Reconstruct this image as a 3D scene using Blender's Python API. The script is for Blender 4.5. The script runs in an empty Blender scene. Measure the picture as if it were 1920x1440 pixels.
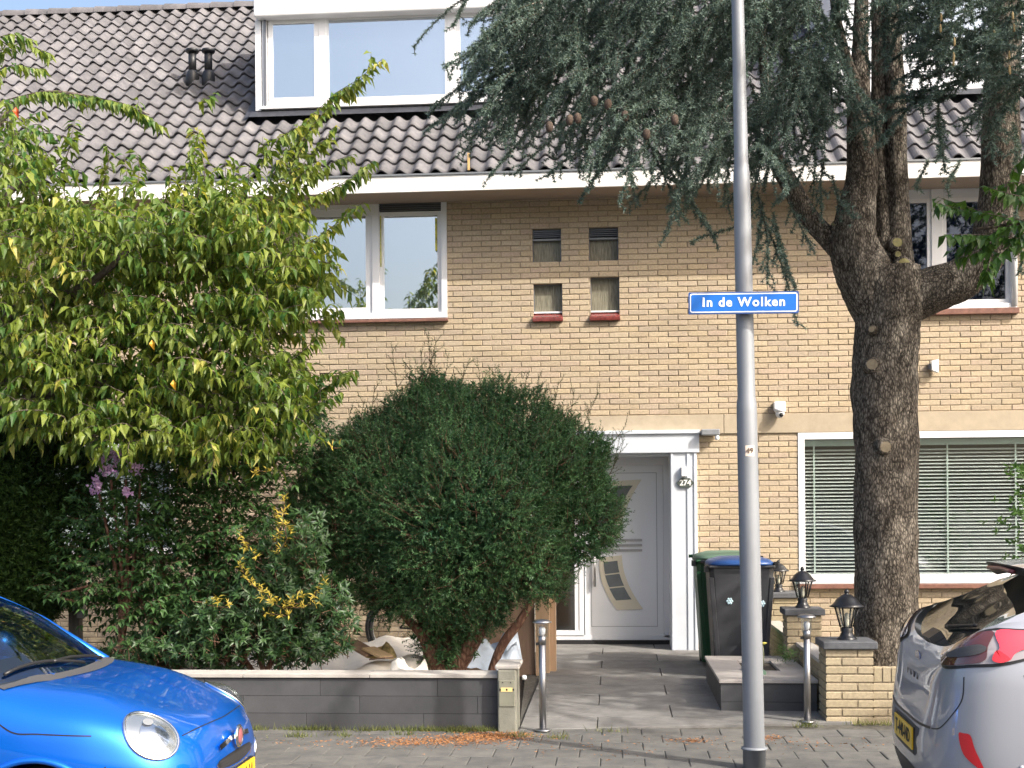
import bpy, bmesh, math, random
import numpy as np
from mathutils import Vector, Matrix, bvhtree
random.seed(7)
RNG = np.random.default_rng(11)
R = math.radians
scene = bpy.context.scene
COL = scene.collection

# ---------------------------------------------------------------- camera, sky, sun, exposure
CAM_H, HOR, FPX, YAW, ROLL = 1.8, 955.0, 2450.0, R(4.5), 0.008
cam_d = bpy.data.cameras.new('camera'); cam = bpy.data.objects.new('camera', cam_d); COL.objects.link(cam)
cam_d.sensor_width = 36.0; cam_d.sensor_fit = 'HORIZONTAL'
cam_d.lens = FPX / 1920 * 36; cam_d.shift_y = (HOR - 720) / 1920
cam_d.clip_start = 0.1; cam_d.clip_end = 3000
cam.matrix_world = (Matrix.Translation((0, 0, CAM_H)) @ Matrix.Rotation(YAW, 4, 'Z')
                    @ Matrix.Rotation(R(90), 4, 'X') @ Matrix.Rotation(-ROLL, 4, 'Z'))
scene.camera = cam
SUN = Vector((1.0, -0.65, 1.0)).normalized()
w = bpy.data.worlds.new('World'); scene.world = w; w.use_nodes = True
nt = w.node_tree
sky = nt.nodes.new('ShaderNodeTexSky'); sky.sky_type = 'NISHITA'; sky.sun_disc = False
sky.sun_elevation = math.asin(SUN.z); sky.sun_rotation = math.atan2(SUN.x, SUN.y)
sky.dust_density = 7.0; sky.air_density = 1.0
bg = nt.nodes['Background']; bg.inputs['Strength'].default_value = 0.15
nt.links.new(sky.outputs[0], bg.inputs['Color'])
sl = bpy.data.lights.new('sun', 'SUN'); sl.energy = 2.5; sl.angle = R(0.6); sl.color = (1.0, 0.95, 0.87)
so = bpy.data.objects.new('sun', sl); COL.objects.link(so); so.location = (8, -6, 14)
so.rotation_euler = SUN.to_track_quat('Z', 'Y').to_euler()
vs = scene.view_settings; vs.view_transform = 'Standard'; vs.look = 'None'; vs.gamma = 1; vs.exposure = 1.20
vs.use_curve_mapping = False

# ---------------------------------------------------------------- pixel -> direction helpers
def ray(x, y):
    px, py = x - 960.0, y - HOR
    X = px - ROLL * py; Y = py + ROLL * px
    X /= FPX; Y /= FPX
    return Vector((X * math.cos(YAW) - math.sin(YAW), math.cos(YAW) + X * math.sin(YAW), -Y))
def atY(x, y, Yw):
    d = ray(x, y); t = Yw / d.y
    return Vector((d.x * t, Yw, CAM_H + d.z * t))
def atZ(x, y, z):
    d = ray(x, y); t = (z - CAM_H) / d.z
    return Vector((d.x * t, d.y * t, z))
def rect(x0, y0, x1, y1, Yw):
    ym, xm = (y0 + y1) / 2, (x0 + x1) / 2
    return (atY(x0, ym, Yw).x, atY(x1, ym, Yw).x, atY(xm, y1, Yw).z, atY(xm, y0, Yw).z)

# ---------------------------------------------------------------- materials
MATS = {}
def mat(name, color, rough=0.6, metal=0.0, spec=0.5, noise=0.0, nscale=20.0, bump=0.0, bscale=80.0,
        color2=None, coat=0.0, trans=0.0, rnd=0.0, detail=4.0, stretch=None):
    if name in MATS: return MATS[name]
    m = bpy.data.materials.new(name); m.use_nodes = True; MATS[name] = m
    t = m.node_tree; b = t.nodes['Principled BSDF']
    b.inputs['Roughness'].default_value = rough; b.inputs['Metallic'].default_value = metal
    b.inputs['Specular IOR Level'].default_value = spec
    if coat: b.inputs['Coat Weight'].default_value = coat; b.inputs['Coat Roughness'].default_value = 0.03
    c = (*color, 1)
    b.inputs['Base Color'].default_value = c
    out = None
    geo = t.nodes.new('ShaderNodeNewGeometry')
    src = geo.outputs['Position']
    if stretch:
        mp = t.nodes.new('ShaderNodeVectorMath'); mp.operation = 'MULTIPLY'; mp.inputs[1].default_value = stretch
        t.links.new(src, mp.inputs[0]); src = mp.outputs[0]
    if noise > 0 or color2:
        n = t.nodes.new('ShaderNodeTexNoise'); n.inputs['Scale'].default_value = nscale; n.inputs['Detail'].default_value = detail
        n.inputs['Roughness'].default_value = 0.65
        t.links.new(src, n.inputs['Vector'])
        r = t.nodes.new('ShaderNodeValToRGB'); r.color_ramp.elements[0].position = 0.3; r.color_ramp.elements[1].position = 0.72
        c2 = color2 if color2 else tuple(min(1, v * (1 + noise)) for v in color)
        c1 = color if color2 else tuple(v * (1 - noise) for v in color)
        r.color_ramp.elements[0].color = (*c1, 1); r.color_ramp.elements[1].color = (*c2, 1)
        t.links.new(n.outputs['Fac'], r.inputs['Fac']); out = r.outputs['Color']
    if rnd > 0:
        oi = t.nodes.new('ShaderNodeObjectInfo')
        mr = t.nodes.new('ShaderNodeMapRange'); mr.inputs[3].default_value = 1 - rnd; mr.inputs[4].default_value = 1 + rnd
        t.links.new(oi.outputs['Random'], mr.inputs[0])
        mx = t.nodes.new('ShaderNodeVectorMath'); mx.operation = 'SCALE'
        if out: t.links.new(out, mx.inputs[0])
        else: mx.inputs[0].default_value = color
        t.links.new(mr.outputs[0], mx.inputs['Scale']); out = mx.outputs[0]
    if out: t.links.new(out, b.inputs['Base Color'])
    if bump > 0:
        n2 = t.nodes.new('ShaderNodeTexNoise'); n2.inputs['Scale'].default_value = bscale; n2.inputs['Detail'].default_value = 5
        t.links.new(src, n2.inputs['Vector'])
        bp = t.nodes.new('ShaderNodeBump'); bp.inputs['Strength'].default_value = bump; bp.inputs['Distance'].default_value = 0.01
        t.links.new(n2.outputs['Fac'], bp.inputs['Height']); t.links.new(bp.outputs[0], b.inputs['Normal'])
    return m

def leafmat(name, ca, cb, rough=0.45, trans=0.35, spec=0.4, clump=1.2, cc=None):
    """leaf colour from a per-leaf random attribute plus a slow patchiness; translucent like a leaf"""
    if name in MATS: return MATS[name]
    m = bpy.data.materials.new(name); m.use_nodes = True; MATS[name] = m
    t = m.node_tree; b = t.nodes['Principled BSDF']; outn = t.nodes['Material Output']
    b.inputs['Roughness'].default_value = rough; b.inputs['Specular IOR Level'].default_value = spec
    at = t.nodes.new('ShaderNodeAttribute'); at.attribute_name = 'rnd'
    geo = t.nodes.new('ShaderNodeNewGeometry')
    n = t.nodes.new('ShaderNodeTexNoise'); n.inputs['Scale'].default_value = clump; n.inputs['Detail'].default_value = 2
    t.links.new(geo.outputs['Position'], n.inputs['Vector'])
    ad = t.nodes.new('ShaderNodeMath'); ad.operation = 'ADD'
    t.links.new(at.outputs['Fac'], ad.inputs[0]); t.links.new(n.outputs['Fac'], ad.inputs[1])
    mr = t.nodes.new('ShaderNodeMapRange'); mr.inputs[1].default_value = 0.45; mr.inputs[2].default_value = 1.5
    t.links.new(ad.outputs[0], mr.inputs[0])
    r = t.nodes.new('ShaderNodeValToRGB')
    r.color_ramp.elements[0].color = (*ca, 1); r.color_ramp.elements[1].color = (*cb, 1)
    if cc:
        e = r.color_ramp.elements.new(0.93); e.color = (*cb, 1); r.color_ramp.elements[2].color = (*cc, 1)
    t.links.new(mr.outputs[0], r.inputs['Fac']); t.links.new(r.outputs[0], b.inputs['Base Color'])
    if trans > 0:
        tr = t.nodes.new('ShaderNodeBsdfTranslucent'); mx = t.nodes.new('ShaderNodeMixShader'); mx.inputs[0].default_value = trans
        br = t.nodes.new('ShaderNodeVectorMath'); br.operation = 'MULTIPLY'; br.inputs[1].default_value = (1.5, 1.45, 0.7)
        t.links.new(r.outputs[0], br.inputs[0]); t.links.new(br.outputs[0], tr.inputs['Color'])
        t.links.new(b.outputs[0], mx.inputs[1]); t.links.new(tr.outputs[0], mx.inputs[2]); t.links.new(mx.outputs[0], outn.inputs['Surface'])
    return m

def glassmat(name, tint, refl, rough=0.02, see=0.0):
    """window pane: mirror-like share over a tinted see-through share"""
    if name in MATS: return MATS[name]
    m = bpy.data.materials.new(name); m.use_nodes = True; MATS[name] = m
    t = m.node_tree; outn = t.nodes['Material Output']; t.nodes.remove(t.nodes['Principled BSDF'])
    g = t.nodes.new('ShaderNodeBsdfGlossy'); g.inputs['Roughness'].default_value = rough; g.inputs['Color'].default_value = (0.93, 0.97, 1, 1)
    tr = t.nodes.new('ShaderNodeBsdfTransparent'); tr.inputs['Color'].default_value = (*tint, 1)
    fr = t.nodes.new('ShaderNodeLayerWeight'); fr.inputs['Blend'].default_value = 0.5
    pw = t.nodes.new('ShaderNodeMath'); pw.operation = 'POWER'; pw.inputs[1].default_value = 5; t.links.new(fr.outputs['Facing'], pw.inputs[0])
    ad = t.nodes.new('ShaderNodeMath'); ad.operation = 'ADD'; ad.use_clamp = True; ad.inputs[1].default_value = refl + 0.03
    t.links.new(pw.outputs[0], ad.inputs[0])
    mx = t.nodes.new('ShaderNodeMixShader'); t.links.new(ad.outputs[0], mx.inputs[0])
    t.links.new(tr.outputs[0], mx.inputs[1]); t.links.new(g.outputs[0], mx.inputs[2]); t.links.new(mx.outputs[0], outn.inputs['Surface'])
    return m

# ---------------------------------------------------------------- object helpers
WLOC = {}
def tag(o, label=None, cat=None, group=None, kind=None):
    if label: o['label'] = label
    if cat: o['category'] = cat
    if group: o['group'] = group
    if kind: o['kind'] = kind
    return o
def thing(name, loc, label, cat, group=None, rotz=0.0):
    o = bpy.data.objects.new(name, None); COL.objects.link(o); o.empty_display_size = 0.2
    o.location = loc; o.rotation_euler = (0, 0, rotz); WLOC[o.name] = Vector(loc)
    return tag(o, label, cat, group)

class MB:
    """collects shapes in world coordinates; build() links them as ONE mesh object"""
    def __init__(self): self.v = []; self.f = []; self.sm = []
    def add(self, vs, fs, smooth=False):
        n = len(self.v); self.v.extend([tuple(p) for p in vs])
        self.f.extend([tuple(i + n for i in f) for f in fs]); self.sm.extend([smooth] * len(fs)); return self
    def box(self, x0, x1, y0, y1, z0, z1, rot=0.0, piv=None):
        vs = [(x0,y0,z0),(x1,y0,z0),(x1,y1,z0),(x0,y1,z0),(x0,y0,z1),(x1,y0,z1),(x1,y1,z1),(x0,y1,z1)]
        if rot:
            p = Vector(piv or ((x0+x1)/2,(y0+y1)/2,0)); M = Matrix.Rotation(rot,3,'Z')
            vs = [tuple(M @ (Vector(v)-p) + p) for v in vs]
        return self.add(vs, [(0,3,2,1),(4,5,6,7),(0,1,5,4),(1,2,6,5),(2,3,7,6),(3,0,4,7)])
    def cbox(self, c, ax, ay, az):
        """oriented box: centre and three half-axis vectors"""
        c, ax, ay, az = map(Vector, (c, ax, ay, az))
        vs = [c-ax-ay-az, c+ax-ay-az, c+ax+ay-az, c-ax+ay-az, c-ax-ay+az, c+ax-ay+az, c+ax+ay+az, c-ax+ay+az]
        return self.add(vs, [(0,3,2,1),(4,5,6,7),(0,1,5,4),(1,2,6,5),(2,3,7,6),(3,0,4,7)])
    def tube(self, pts, rad, seg=8, cap=True):
        pts = [Vector(p) for p in pts]; n = len(pts)
        rad = list(rad) if hasattr(rad, '__len__') else [rad] * n
        vs = []; up = None
        for i, p in enumerate(pts):
            d = (pts[min(i+1,n-1)] - pts[max(i-1,0)]).normalized()
            if up is None:
                up = Vector((0,0,1)) if abs(d.z) < 0.9 else Vector((1,0,0))
            a = d.cross(up)
            if a.length < 1e-5: a = d.orthogonal()
            a.normalize(); b = a.cross(d).normalized(); up = b
            for k in range(seg):
                t = 2*math.pi*k/seg
                vs.append(p + rad[i]*(a*math.cos(t) + b*math.sin(t)))
        fs = [(i*seg+k, i*seg+(k+1)%seg, (i+1)*seg+(k+1)%seg, (i+1)*seg+k) for i in range(n-1) for k in range(seg)]
        if cap: fs += [tuple(range(seg))[::-1], tuple((n-1)*seg+k for k in range(seg))]
        return self.add(vs, fs, True)
    def lathe(self, prof, c, seg=20, axis='z', cap=True):
        c = Vector(c); vs = []
        for r_, h in prof:
            for k in range(seg):
                t = 2*math.pi*k/seg; a, b = r_*math.cos(t), r_*math.sin(t)
                vs.append(c + (Vector((a,b,h)) if axis == 'z' else Vector((a,-h,b)) if axis == 'y' else Vector((h,a,b))))
        n = len(prof)
        fs = [(i*seg+k, i*seg+(k+1)%seg, (i+1)*seg+(k+1)%seg, (i+1)*seg+k) for i in range(n-1) for k in range(seg)]
        if cap: fs += [tuple(range(seg))[::-1], tuple((n-1)*seg+k for k in range(seg))]
        return self.add(vs, fs, True)
    def poly(self, pts2, y0, y1):
        """polygon in XZ extruded along Y"""
        n = len(pts2); vs = [(x,y0,z) for x,z in pts2] + [(x,y1,z) for x,z in pts2]
        return self.add(vs, [tuple(range(n)), tuple(range(2*n-1,n-1,-1))] + [(i,i+n,(i+1)%n+n,(i+1)%n) for i in range(n)])
    def build(self, name, m, parent=None, kind=None, bevel=0.0, local=False, flat=False):
        return mesh(name, self.v, self.f, m, parent, kind, smooth=None if flat else self.sm, bevel=bevel, local=local)

def mesh(name, v, f, m, parent=None, kind=None, smooth=None, bevel=0.0, local=False):
    me = bpy.data.meshes.new(name)
    V = np.asarray(v, dtype=float)
    if local: loc = Vector((0,0,0))
    else:
        lo, hi = V.min(0), V.max(0); loc = Vector(((lo[0]+hi[0])/2, (lo[1]+hi[1])/2, lo[2]))
        V = V - np.array(loc)
    me.from_pydata(V.tolist(), [], f); me.materials.append(MATS[m] if isinstance(m, str) else m)
    if smooth is True: me.polygons.foreach_set('use_smooth', [True]*len(me.polygons))
    elif smooth: me.polygons.foreach_set('use_smooth', smooth)
    return link(name, me, loc, parent, kind, bevel, local)
def link(name, me, loc, parent=None, kind=None, bevel=0.0, local=False):
    o = bpy.data.objects.new(name, me); COL.objects.link(o)
    if parent is not None:
        o.parent = parent
        if local: o.location = loc; WLOC[o.name] = WLOC[parent.name]
        else: o.location = Vector(loc) - WLOC[parent.name]; WLOC[o.name] = Vector(loc)
    else: o.location = loc; WLOC[o.name] = Vector(loc)
    if bevel:
        md = o.modifiers.new('bevel','BEVEL'); md.width = bevel; md.segments = 2; md.limit_method = 'ANGLE'
    if kind: o['kind'] = kind
    return o
def triang(name, V, F, m, parent=None, kind=None, rnd=None, smooth=False, loc=None, local=False):
    """fast numpy mesh of equal-size faces; rnd = per-face random value"""
    V = np.asarray(V, np.float32); F = np.asarray(F, np.int32)
    if local: loc = Vector((0,0,0))
    else:
        if loc is None: lo, hi = V.min(0), V.max(0); loc = Vector(((lo[0]+hi[0])/2, (lo[1]+hi[1])/2, lo[2]))
        V = V - np.array(loc, np.float32)
    me = bpy.data.meshes.new(name); k = F.shape[1]
    me.vertices.add(len(V)); me.vertices.foreach_set('co', V.ravel())
    me.loops.add(F.size); me.loops.foreach_set('vertex_index', F.ravel())
    me.polygons.add(len(F)); me.polygons.foreach_set('loop_start', np.arange(len(F), dtype=np.int32)*k)
    me.polygons.foreach_set("use_smooth", np.full(len(F), bool(smooth)))
    me.update(calc_edges=True)
    if rnd is not None:
        a = me.attributes.new('rnd', 'FLOAT', 'FACE'); a.data.foreach_set('value', np.asarray(rnd, np.float32))
    me.materials.append(MATS[m] if isinstance(m, str) else m)
    return link(name, me, loc, parent, kind, local=local)
def text(name, s, size, m, parent, origin, xdir, ydir, offset=0.0, extrude=0.0008, local=False, align='CENTER', sx=1.0, space=1.0):
    cu = bpy.data.curves.new(name, 'FONT'); cu.body = s; cu.size = size; cu.align_x = align; cu.align_y = 'CENTER'
    cu.extrude = extrude; cu.offset = offset; cu.resolution_u = 3; cu.space_character = space
    t = bpy.data.objects.new(name, cu); COL.objects.link(t)
    dg = bpy.context.evaluated_depsgraph_get(); me = bpy.data.meshes.new_from_object(t.evaluated_get(dg))
    bpy.data.objects.remove(t); xd, yd = Vector(xdir).normalized(), Vector(ydir).normalized(); zd = xd.cross(yd)
    V = [Vector(origin) + xd*v.co.x*sx + yd*v.co.y + zd*v.co.z for v in me.vertices]
    F = [tuple(p.vertices) for p in me.polygons]; bpy.data.meshes.remove(me)
    return mesh(name, [tuple(v) for v in V], F, m, parent, local=local)

# ---------------------------------------------------------------- shared materials
mat('white_paint', (0.68,0.70,0.73), 0.4, noise=0.05, nscale=3, bump=0.03, bscale=30)
mat('upvc', (0.74,0.75,0.77), 0.28, noise=0.03, nscale=2)
mat('fascia', (0.72,0.71,0.68), 0.5, noise=0.10, nscale=2.2, color2=(0.84,0.83,0.81), stretch=(1,1,0.25))
mat('zinc', (0.22,0.23,0.24), 0.45, metal=0.6)
mat('dark', (0.012,0.012,0.014), 0.7)
mat('room', (0.018,0.020,0.024), 0.9)
mat('grille', (0.16,0.17,0.19), 0.4, metal=0.4)
mat('red_sill', (0.16,0.035,0.03), 0.18, noise=0.5, nscale=25, coat=0.4)
mat('brown_sill', (0.20,0.10,0.075), 0.35, noise=0.3, nscale=15)
mat('concrete_band', (0.40,0.335,0.245), 0.85, noise=0.1, nscale=7, bump=0.25, bscale=160)
mat('mortar', (0.31,0.255,0.18), 0.95, noise=0.2, nscale=30, bump=0.3, bscale=200)
mat('lead', (0.035,0.037,0.045), 0.5, noise=0.3, nscale=8)
mat('black_plastic', (0.015,0.016,0.018), 0.45)
mat('black_metal', (0.012,0.013,0.016), 0.35, noise=0.2, nscale=40)
mat('steel', (0.36,0.36,0.37), 0.40, metal=1.0, noise=0.1, nscale=30, stretch=(1,1,0.05))
mat('galv', (0.235,0.25,0.27), 0.55, metal=0.30, noise=0.10, nscale=10, stretch=(1,1,0.25), bump=0.02, bscale=40)
mat('cream', (0.62,0.58,0.47), 0.45)
mat('slate_cap', (0.085,0.09,0.10), 0.7, noise=0.25, nscale=12, bump=0.15)
mat('soil', (0.05,0.04,0.03), 0.95, noise=0.4, nscale=14, bump=0.6, bscale=60)
glassmat('glass_upper', (0.80,0.83,0.85), 0.44)
glassmat('glass_low', (0.94,0.965,0.955), 0.02)
glassmat('glass_door', (0.45,0.48,0.48), 0.26, rough=0.12)
glassmat('glass_lamp', (0.9,0.92,0.92), 0.10)
# ================================================================ the house
F = 15.2                       # facade plane
BL, BH = 0.2273, 0.0643        # brick pitch
XL, XR = -9.6, 9.2             # facade extent
Z_G = 0.12
def brickmat(name, base, var, grid=True, patch_dark=0.5):
    m = bpy.data.materials.new(name); m.use_nodes = True; MATS[name] = m
    t = m.node_tree; b = t.nodes['Principled BSDF']; b.inputs['Roughness'].default_value = 0.88
    b.inputs['Specular IOR Level'].default_value = 0.25
    geo = t.nodes.new('ShaderNodeNewGeometry'); sx = t.nodes.new('ShaderNodeSeparateXYZ'); t.links.new(geo.outputs['Position'], sx.inputs[0])
    def M(op, a, bb=None):
        n = t.nodes.new('ShaderNodeMath'); n.operation = op
        for i, q in enumerate((a, bb)):
            if q is None: continue
            if isinstance(q, (int, float)): n.inputs[i].default_value = q
            else: t.links.new(q, n.inputs[i])
        return n.outputs[0]
    wn = t.nodes.new('ShaderNodeTexWhiteNoise'); wn.noise_dimensions = '3D'
    if grid:
        zz = M('FLOOR', M('DIVIDE', M('SUBTRACT', sx.outputs['Z'], ZREF), BH))
        half = M('MULTIPLY', M('FLOORED_MODULO', zz, 2.0), 0.5)
        xx = M('FLOOR', M('ADD', M('DIVIDE', M('SUBTRACT', sx.outputs['X'], XL), BL), half))
        cb = t.nodes.new('ShaderNodeCombineXYZ'); t.links.new(xx, cb.inputs[0]); t.links.new(zz, cb.inputs[1]); t.links.new(cb.outputs[0], wn.inputs['Vector'])
    else:
        oi = t.nodes.new('ShaderNodeObjectInfo'); cb = t.nodes.new('ShaderNodeCombineXYZ')
        t.links.new(oi.outputs['Random'], cb.inputs[0]); t.links.new(cb.outputs[0], wn.inputs['Vector'])
    r = t.nodes.new('ShaderNodeValToRGB'); r.color_ramp.interpolation = 'LINEAR'
    el = r.color_ramp.elements
    el[0].position = 0.0; el[0].color = (*var[0], 1); el[1].position = 1.0; el[1].color = (*var[-1], 1)
    for k, c in enumerate(var[1:-1]):
        e = el.new((k + 1) / (len(var) - 1)); e.color = (*c, 1)
    t.links.new(wn.outputs['Value'], r.inputs['Fac'])
    # face grain and broad slanted darker patches
    n = t.nodes.new('ShaderNodeTexNoise'); n.inputs['Scale'].default_value = 45; n.inputs['Detail'].default_value = 5
    t.links.new(geo.outputs['Position'], n.inputs['Vector'])
    mr = t.nodes.new('ShaderNodeMapRange'); mr.inputs[1].default_value = .3; mr.inputs[2].default_value = .7; mr.inputs[3].default_value = 0.84; mr.inputs[4].default_value = 1.12
    t.links.new(n.outputs['Fac'], mr.inputs[0])
    s1 = t.nodes.new('ShaderNodeVectorMath'); s1.operation = 'SCALE'; t.links.new(r.outputs[0], s1.inputs[0]); t.links.new(mr.outputs[0], s1.inputs['Scale'])
    n3 = t.nodes.new('ShaderNodeTexNoise'); n3.inputs['Scale'].default_value = 0.9; n3.inputs['Detail'].default_value = 6; n3.inputs['Roughness'].default_value = .7
    vm = t.nodes.new('ShaderNodeMapping'); vm.inputs['Rotation'].default_value = (0, R(-35), 0); vm.inputs['Scale'].default_value = (0.6, 1, 1.8)
    t.links.new(geo.outputs['Position'], vm.inputs['Vector']); t.links.new(vm.outputs[0], n3.inputs['Vector'])
    mr3 = t.nodes.new('ShaderNodeMapRange'); mr3.inputs[1].default_value = .50; mr3.inputs[2].default_value = .74; mr3.inputs[3].default_value = 0; mr3.inputs[4].default_value = patch_dark
    t.links.new(n3.outputs['Fac'], mr3.inputs[0])
    mx = t.nodes.new('ShaderNodeMix'); mx.data_type = 'RGBA'; t.links.new(mr3.outputs[0], mx.inputs['Factor'])
    t.links.new(s1.outputs[0], mx.inputs['A']); mx.inputs['B'].default_value = (0.19, 0.16, 0.12, 1)
    t.links.new(mx.outputs['Result'], b.inputs['Base Color'])
    n2 = t.nodes.new('ShaderNodeTexNoise'); n2.inputs['Scale'].default_value = 90; n2.inputs['Detail'].default_value = 4
    t.links.new(geo.outputs['Position'], n2.inputs['Vector'])
    bp = t.nodes.new('ShaderNodeBump'); bp.inputs['Strength'].default_value = .35; bp.inputs['Distance'].default_value = .006
    t.links.new(n2.outputs['Fac'], bp.inputs['Height']); t.links.new(bp.outputs[0], b.inputs['Normal'])
    return m
band = rect(1067, 778, 1910, 816, F)      # concrete band
BZ0, BZ1 = atY(1300, 814, F).z, atY(1300, 777, F).z
ZREF = BZ1
BRICKS = [(0.45,0.365,0.255),(0.415,0.335,0.235),(0.485,0.40,0.28),(0.44,0.365,0.265),(0.465,0.375,0.25),(0.395,0.325,0.245),(0.46,0.375,0.275),(0.445,0.35,0.265)]
brickmat('facade_brick', None, BRICKS)
brickmat('garden_brick', None, [(0.37,0.31,0.205),(0.31,0.26,0.175),(0.40,0.335,0.225),(0.34,0.285,0.195)], grid=False, patch_dark=.35)

house = thing('terraced_house', (0, F + 3, 0), 'two storey yellow brick terraced house with grey tiled roof and white dormers', 'house')
zc = lambda z: ZREF + round((z - ZREF) / BH) * BH
def opening(x0, y0, x1, y1):
    a = rect(x0, y0, x1, y1, F); return [a[0], a[1], zc(a[2]), zc(a[3])]
W_UL = opening(560, 358, 838, 602); W_UL[3] = 5.75
W_UR = opening(1663, 330, 1904, 578); W_UR[3] = 5.75
SM = [opening(998, 424, 1052, 487), opening(1104, 421, 1159, 484), opening(1000, 527, 1054, 592), opening(1107, 524, 1161, 590)]
W_G = opening(1497, 820, 2160, 1088); W_G[3] = BZ0
DOOR = list(rect(1022, 850, 1262, 1195, F)); DOOR[2] = Z_G; DOOR[3] = BZ0
W_L = list(rect(-330, 820, 330, 1040, F)); W_L[3] = BZ0       # lounge window of the next house, behind the tree
W_UL2 = list(rect(-420, 358, -60, 602, F)); W_UL2[3] = 5.75
BAND = [XL, XR, BZ0, BZ1]
OPEN = [W_UL, W_UR, W_G, DOOR, W_L, W_UL2] + SM
ZTOP = 5.62
# --- mortar bed with openings and reveals
def wall_mesh():
    xs = sorted({XL, XR, *[v for o in OPEN for v in o[:2]]}); zs = sorted({0.0, ZTOP, *[min(v, ZTOP) for o in OPEN for v in o[2:]]})
    xs = [x for x in xs if XL <= x <= XR]
    v = []; f = []
    def quad(*p): n = len(v); v.extend(p); f.append((n, n+1, n+2, n+3))
    y = F + 0.006
    for i in range(len(xs)-1):
        for k in range(len(zs)-1):
            cx, cz = (xs[i]+xs[i+1])/2, (zs[k]+zs[k+1])/2
            if any(o[0] < cx < o[1] and o[2] < cz < o[3] for o in OPEN): continue
            quad((xs[i],y,zs[k]),(xs[i+1],y,zs[k]),(xs[i+1],y,zs[k+1]),(xs[i],y,zs[k+1]))
    for o in OPEN:
        d = y + (0.62 if o is DOOR else 0.2)
        a, b, c, e = o[0], o[1], o[2], min(o[3], ZTOP)
        quad((a,y,c),(a,y,e),(a,d,e),(a,d,c)); quad((b,y,c),(b,d,c),(b,d,e),(b,y,e)); quad((a,y,c),(a,d,c),(b,d,c),(b,y,c)); quad((a,y,e),(b,y,e),(b,d,e),(a,d,e))
    return mesh('wall', v, f, 'mortar', house)
wall = wall_mesh()
MB().box(XL, DOOR[0]-.05, F+.45, F+.55, 0, ZTOP).box(DOOR[1]+.05, XR, F+.45, F+.55, 0, ZTOP).box(DOOR[0]-.05, DOOR[1]+.05, F+.45, F+.55, DOOR[3]+.12, ZTOP) \
    .box(DOOR[0]-.6, DOOR[1]+.6, F+.9, F+1.0, 0, 3.2).box(XL-.05, XL, F+.01, F+6, 0, ZTOP).box(XR, XR+.05, F+.01, F+6, 0, ZTOP).build('inner_wall', 'room', house)
# --- bricks: chamfered face slabs, slightly uneven
def brick_geo(x0, x1, z0, z1, jit, bev=0.004):
    j = RNG.uniform(-1, 1, 8) * jit
    py = F - 0.001 + RNG.uniform(-.0025, .0025)
    o = [(x0+j[0],z0+j[1]),(x1+j[2],z0+j[3]),(x1+j[4],z1+j[5]),(x0+j[6],z1+j[7])]
    cx, cz = (x0+x1)/2, (z0+z1)/2
    inn = [(x-math.copysign(bev, x-cx), z-math.copysign(bev, z-cz)) for x, z in o]
    v = [(x, F+.009, z) for x, z in o] + [(x, py+.003, z) for x, z in o] + [(x, py, z) for x, z in inn]
    f = [(8,9,10,11)] + [(4+k, 4+(k+1)%4, 8+(k+1)%4, 8+k) for k in range(4)] + [(k, (k+1)%4, 4+(k+1)%4, 4+k) for k in range(4)]
    return v, f
shared = []
for k in range(8):
    v, f = brick_geo(-BL/2+.005, BL/2-.005, -BH/2+.005, BH/2-.005, .0018)
    me = bpy.data.meshes.new('brick'); me.from_pydata([(a, b-F, c) for a, b, c in v], [], f); me.materials.append(MATS['facade_brick']); shared.append(me)
def facade_bricks():
    full = []; V = []; FF = []
    r0 = int(math.floor((0.0 - ZREF)/BH)); r1 = int(math.ceil((ZTOP - ZREF)/BH))
    for r_ in range(r0, r1):
        z0 = ZREF + r_*BH; z1 = z0 + BH; zm = (z0+z1)/2
        if BZ0 - .02 < zm < BZ1: continue
        if z1 > ZTOP: continue
        blk = sorted((o[0], o[1]) for o in OPEN if o[2] < zm < o[3])
        off = -0.5*BL if r_ % 2 else 0.0
        n = int((XR - XL)/BL) + 2
        for c in range(n):
            a = XL + off + c*BL; b = a + BL
            segs = [(max(a, XL), min(b, XR))]
            for p, q in blk:
                ns = []
                for s, e in segs:
                    if q <= s or p >= e: ns.append((s, e)); continue
                    if p > s: ns.append((s, p + .005))
                    if q < e: ns.append((q - .005, e))
                segs = ns
            for s, e in segs:
                if e - s < .03: continue
                if e - s > BL - 1e-4: full.append(((a+b)/2, zm))
                else:
                    v, f = brick_geo(s+.005, e-.005, z0+.005, z1-.005, .0015); m = len(V); V.extend(v); FF.extend([tuple(i+m for i in q) for q in f])
    # the 300 bricks that show best: open wall between the windows and above the door
    lo, hi = atY(1165, 770, F), atY(1575, 360, F)
    def pri(p):
        x, z = p
        inside = lo.x < x < hi.x and BZ1 < z < 5.0
        return (0 if inside else 1, -z if inside else abs(x - 1.6) + abs(z - 4))
    full.sort(key=pri)
    for k, (x, z) in enumerate(full):
        if k < 300: link('brick', shared[k % 8], (x, F, z), wall)
        else:
            v, f = brick_geo(x-BL/2+.005, x+BL/2-.005, z-BH/2+.005, z+BH/2-.005, .0018); m = len(V); V.extend(v); FF.extend([tuple(i+m for i in q) for q in f])
    triang('brick_courses', V, FF, 'facade_brick', wall, 'stuff')
facade_bricks()
# --- concrete band in cast lengths
jx = [XL, atY(330,795,F).x, atY(1357,795,F).x, XR]
for a, b in zip(jx, jx[1:]):
    MB().box(a+.003, b-.003, F-.012, F+.05, BZ0+.002, BZ1-.004).build('concrete_lintel', 'concrete_band', wall, bevel=.004)

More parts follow.
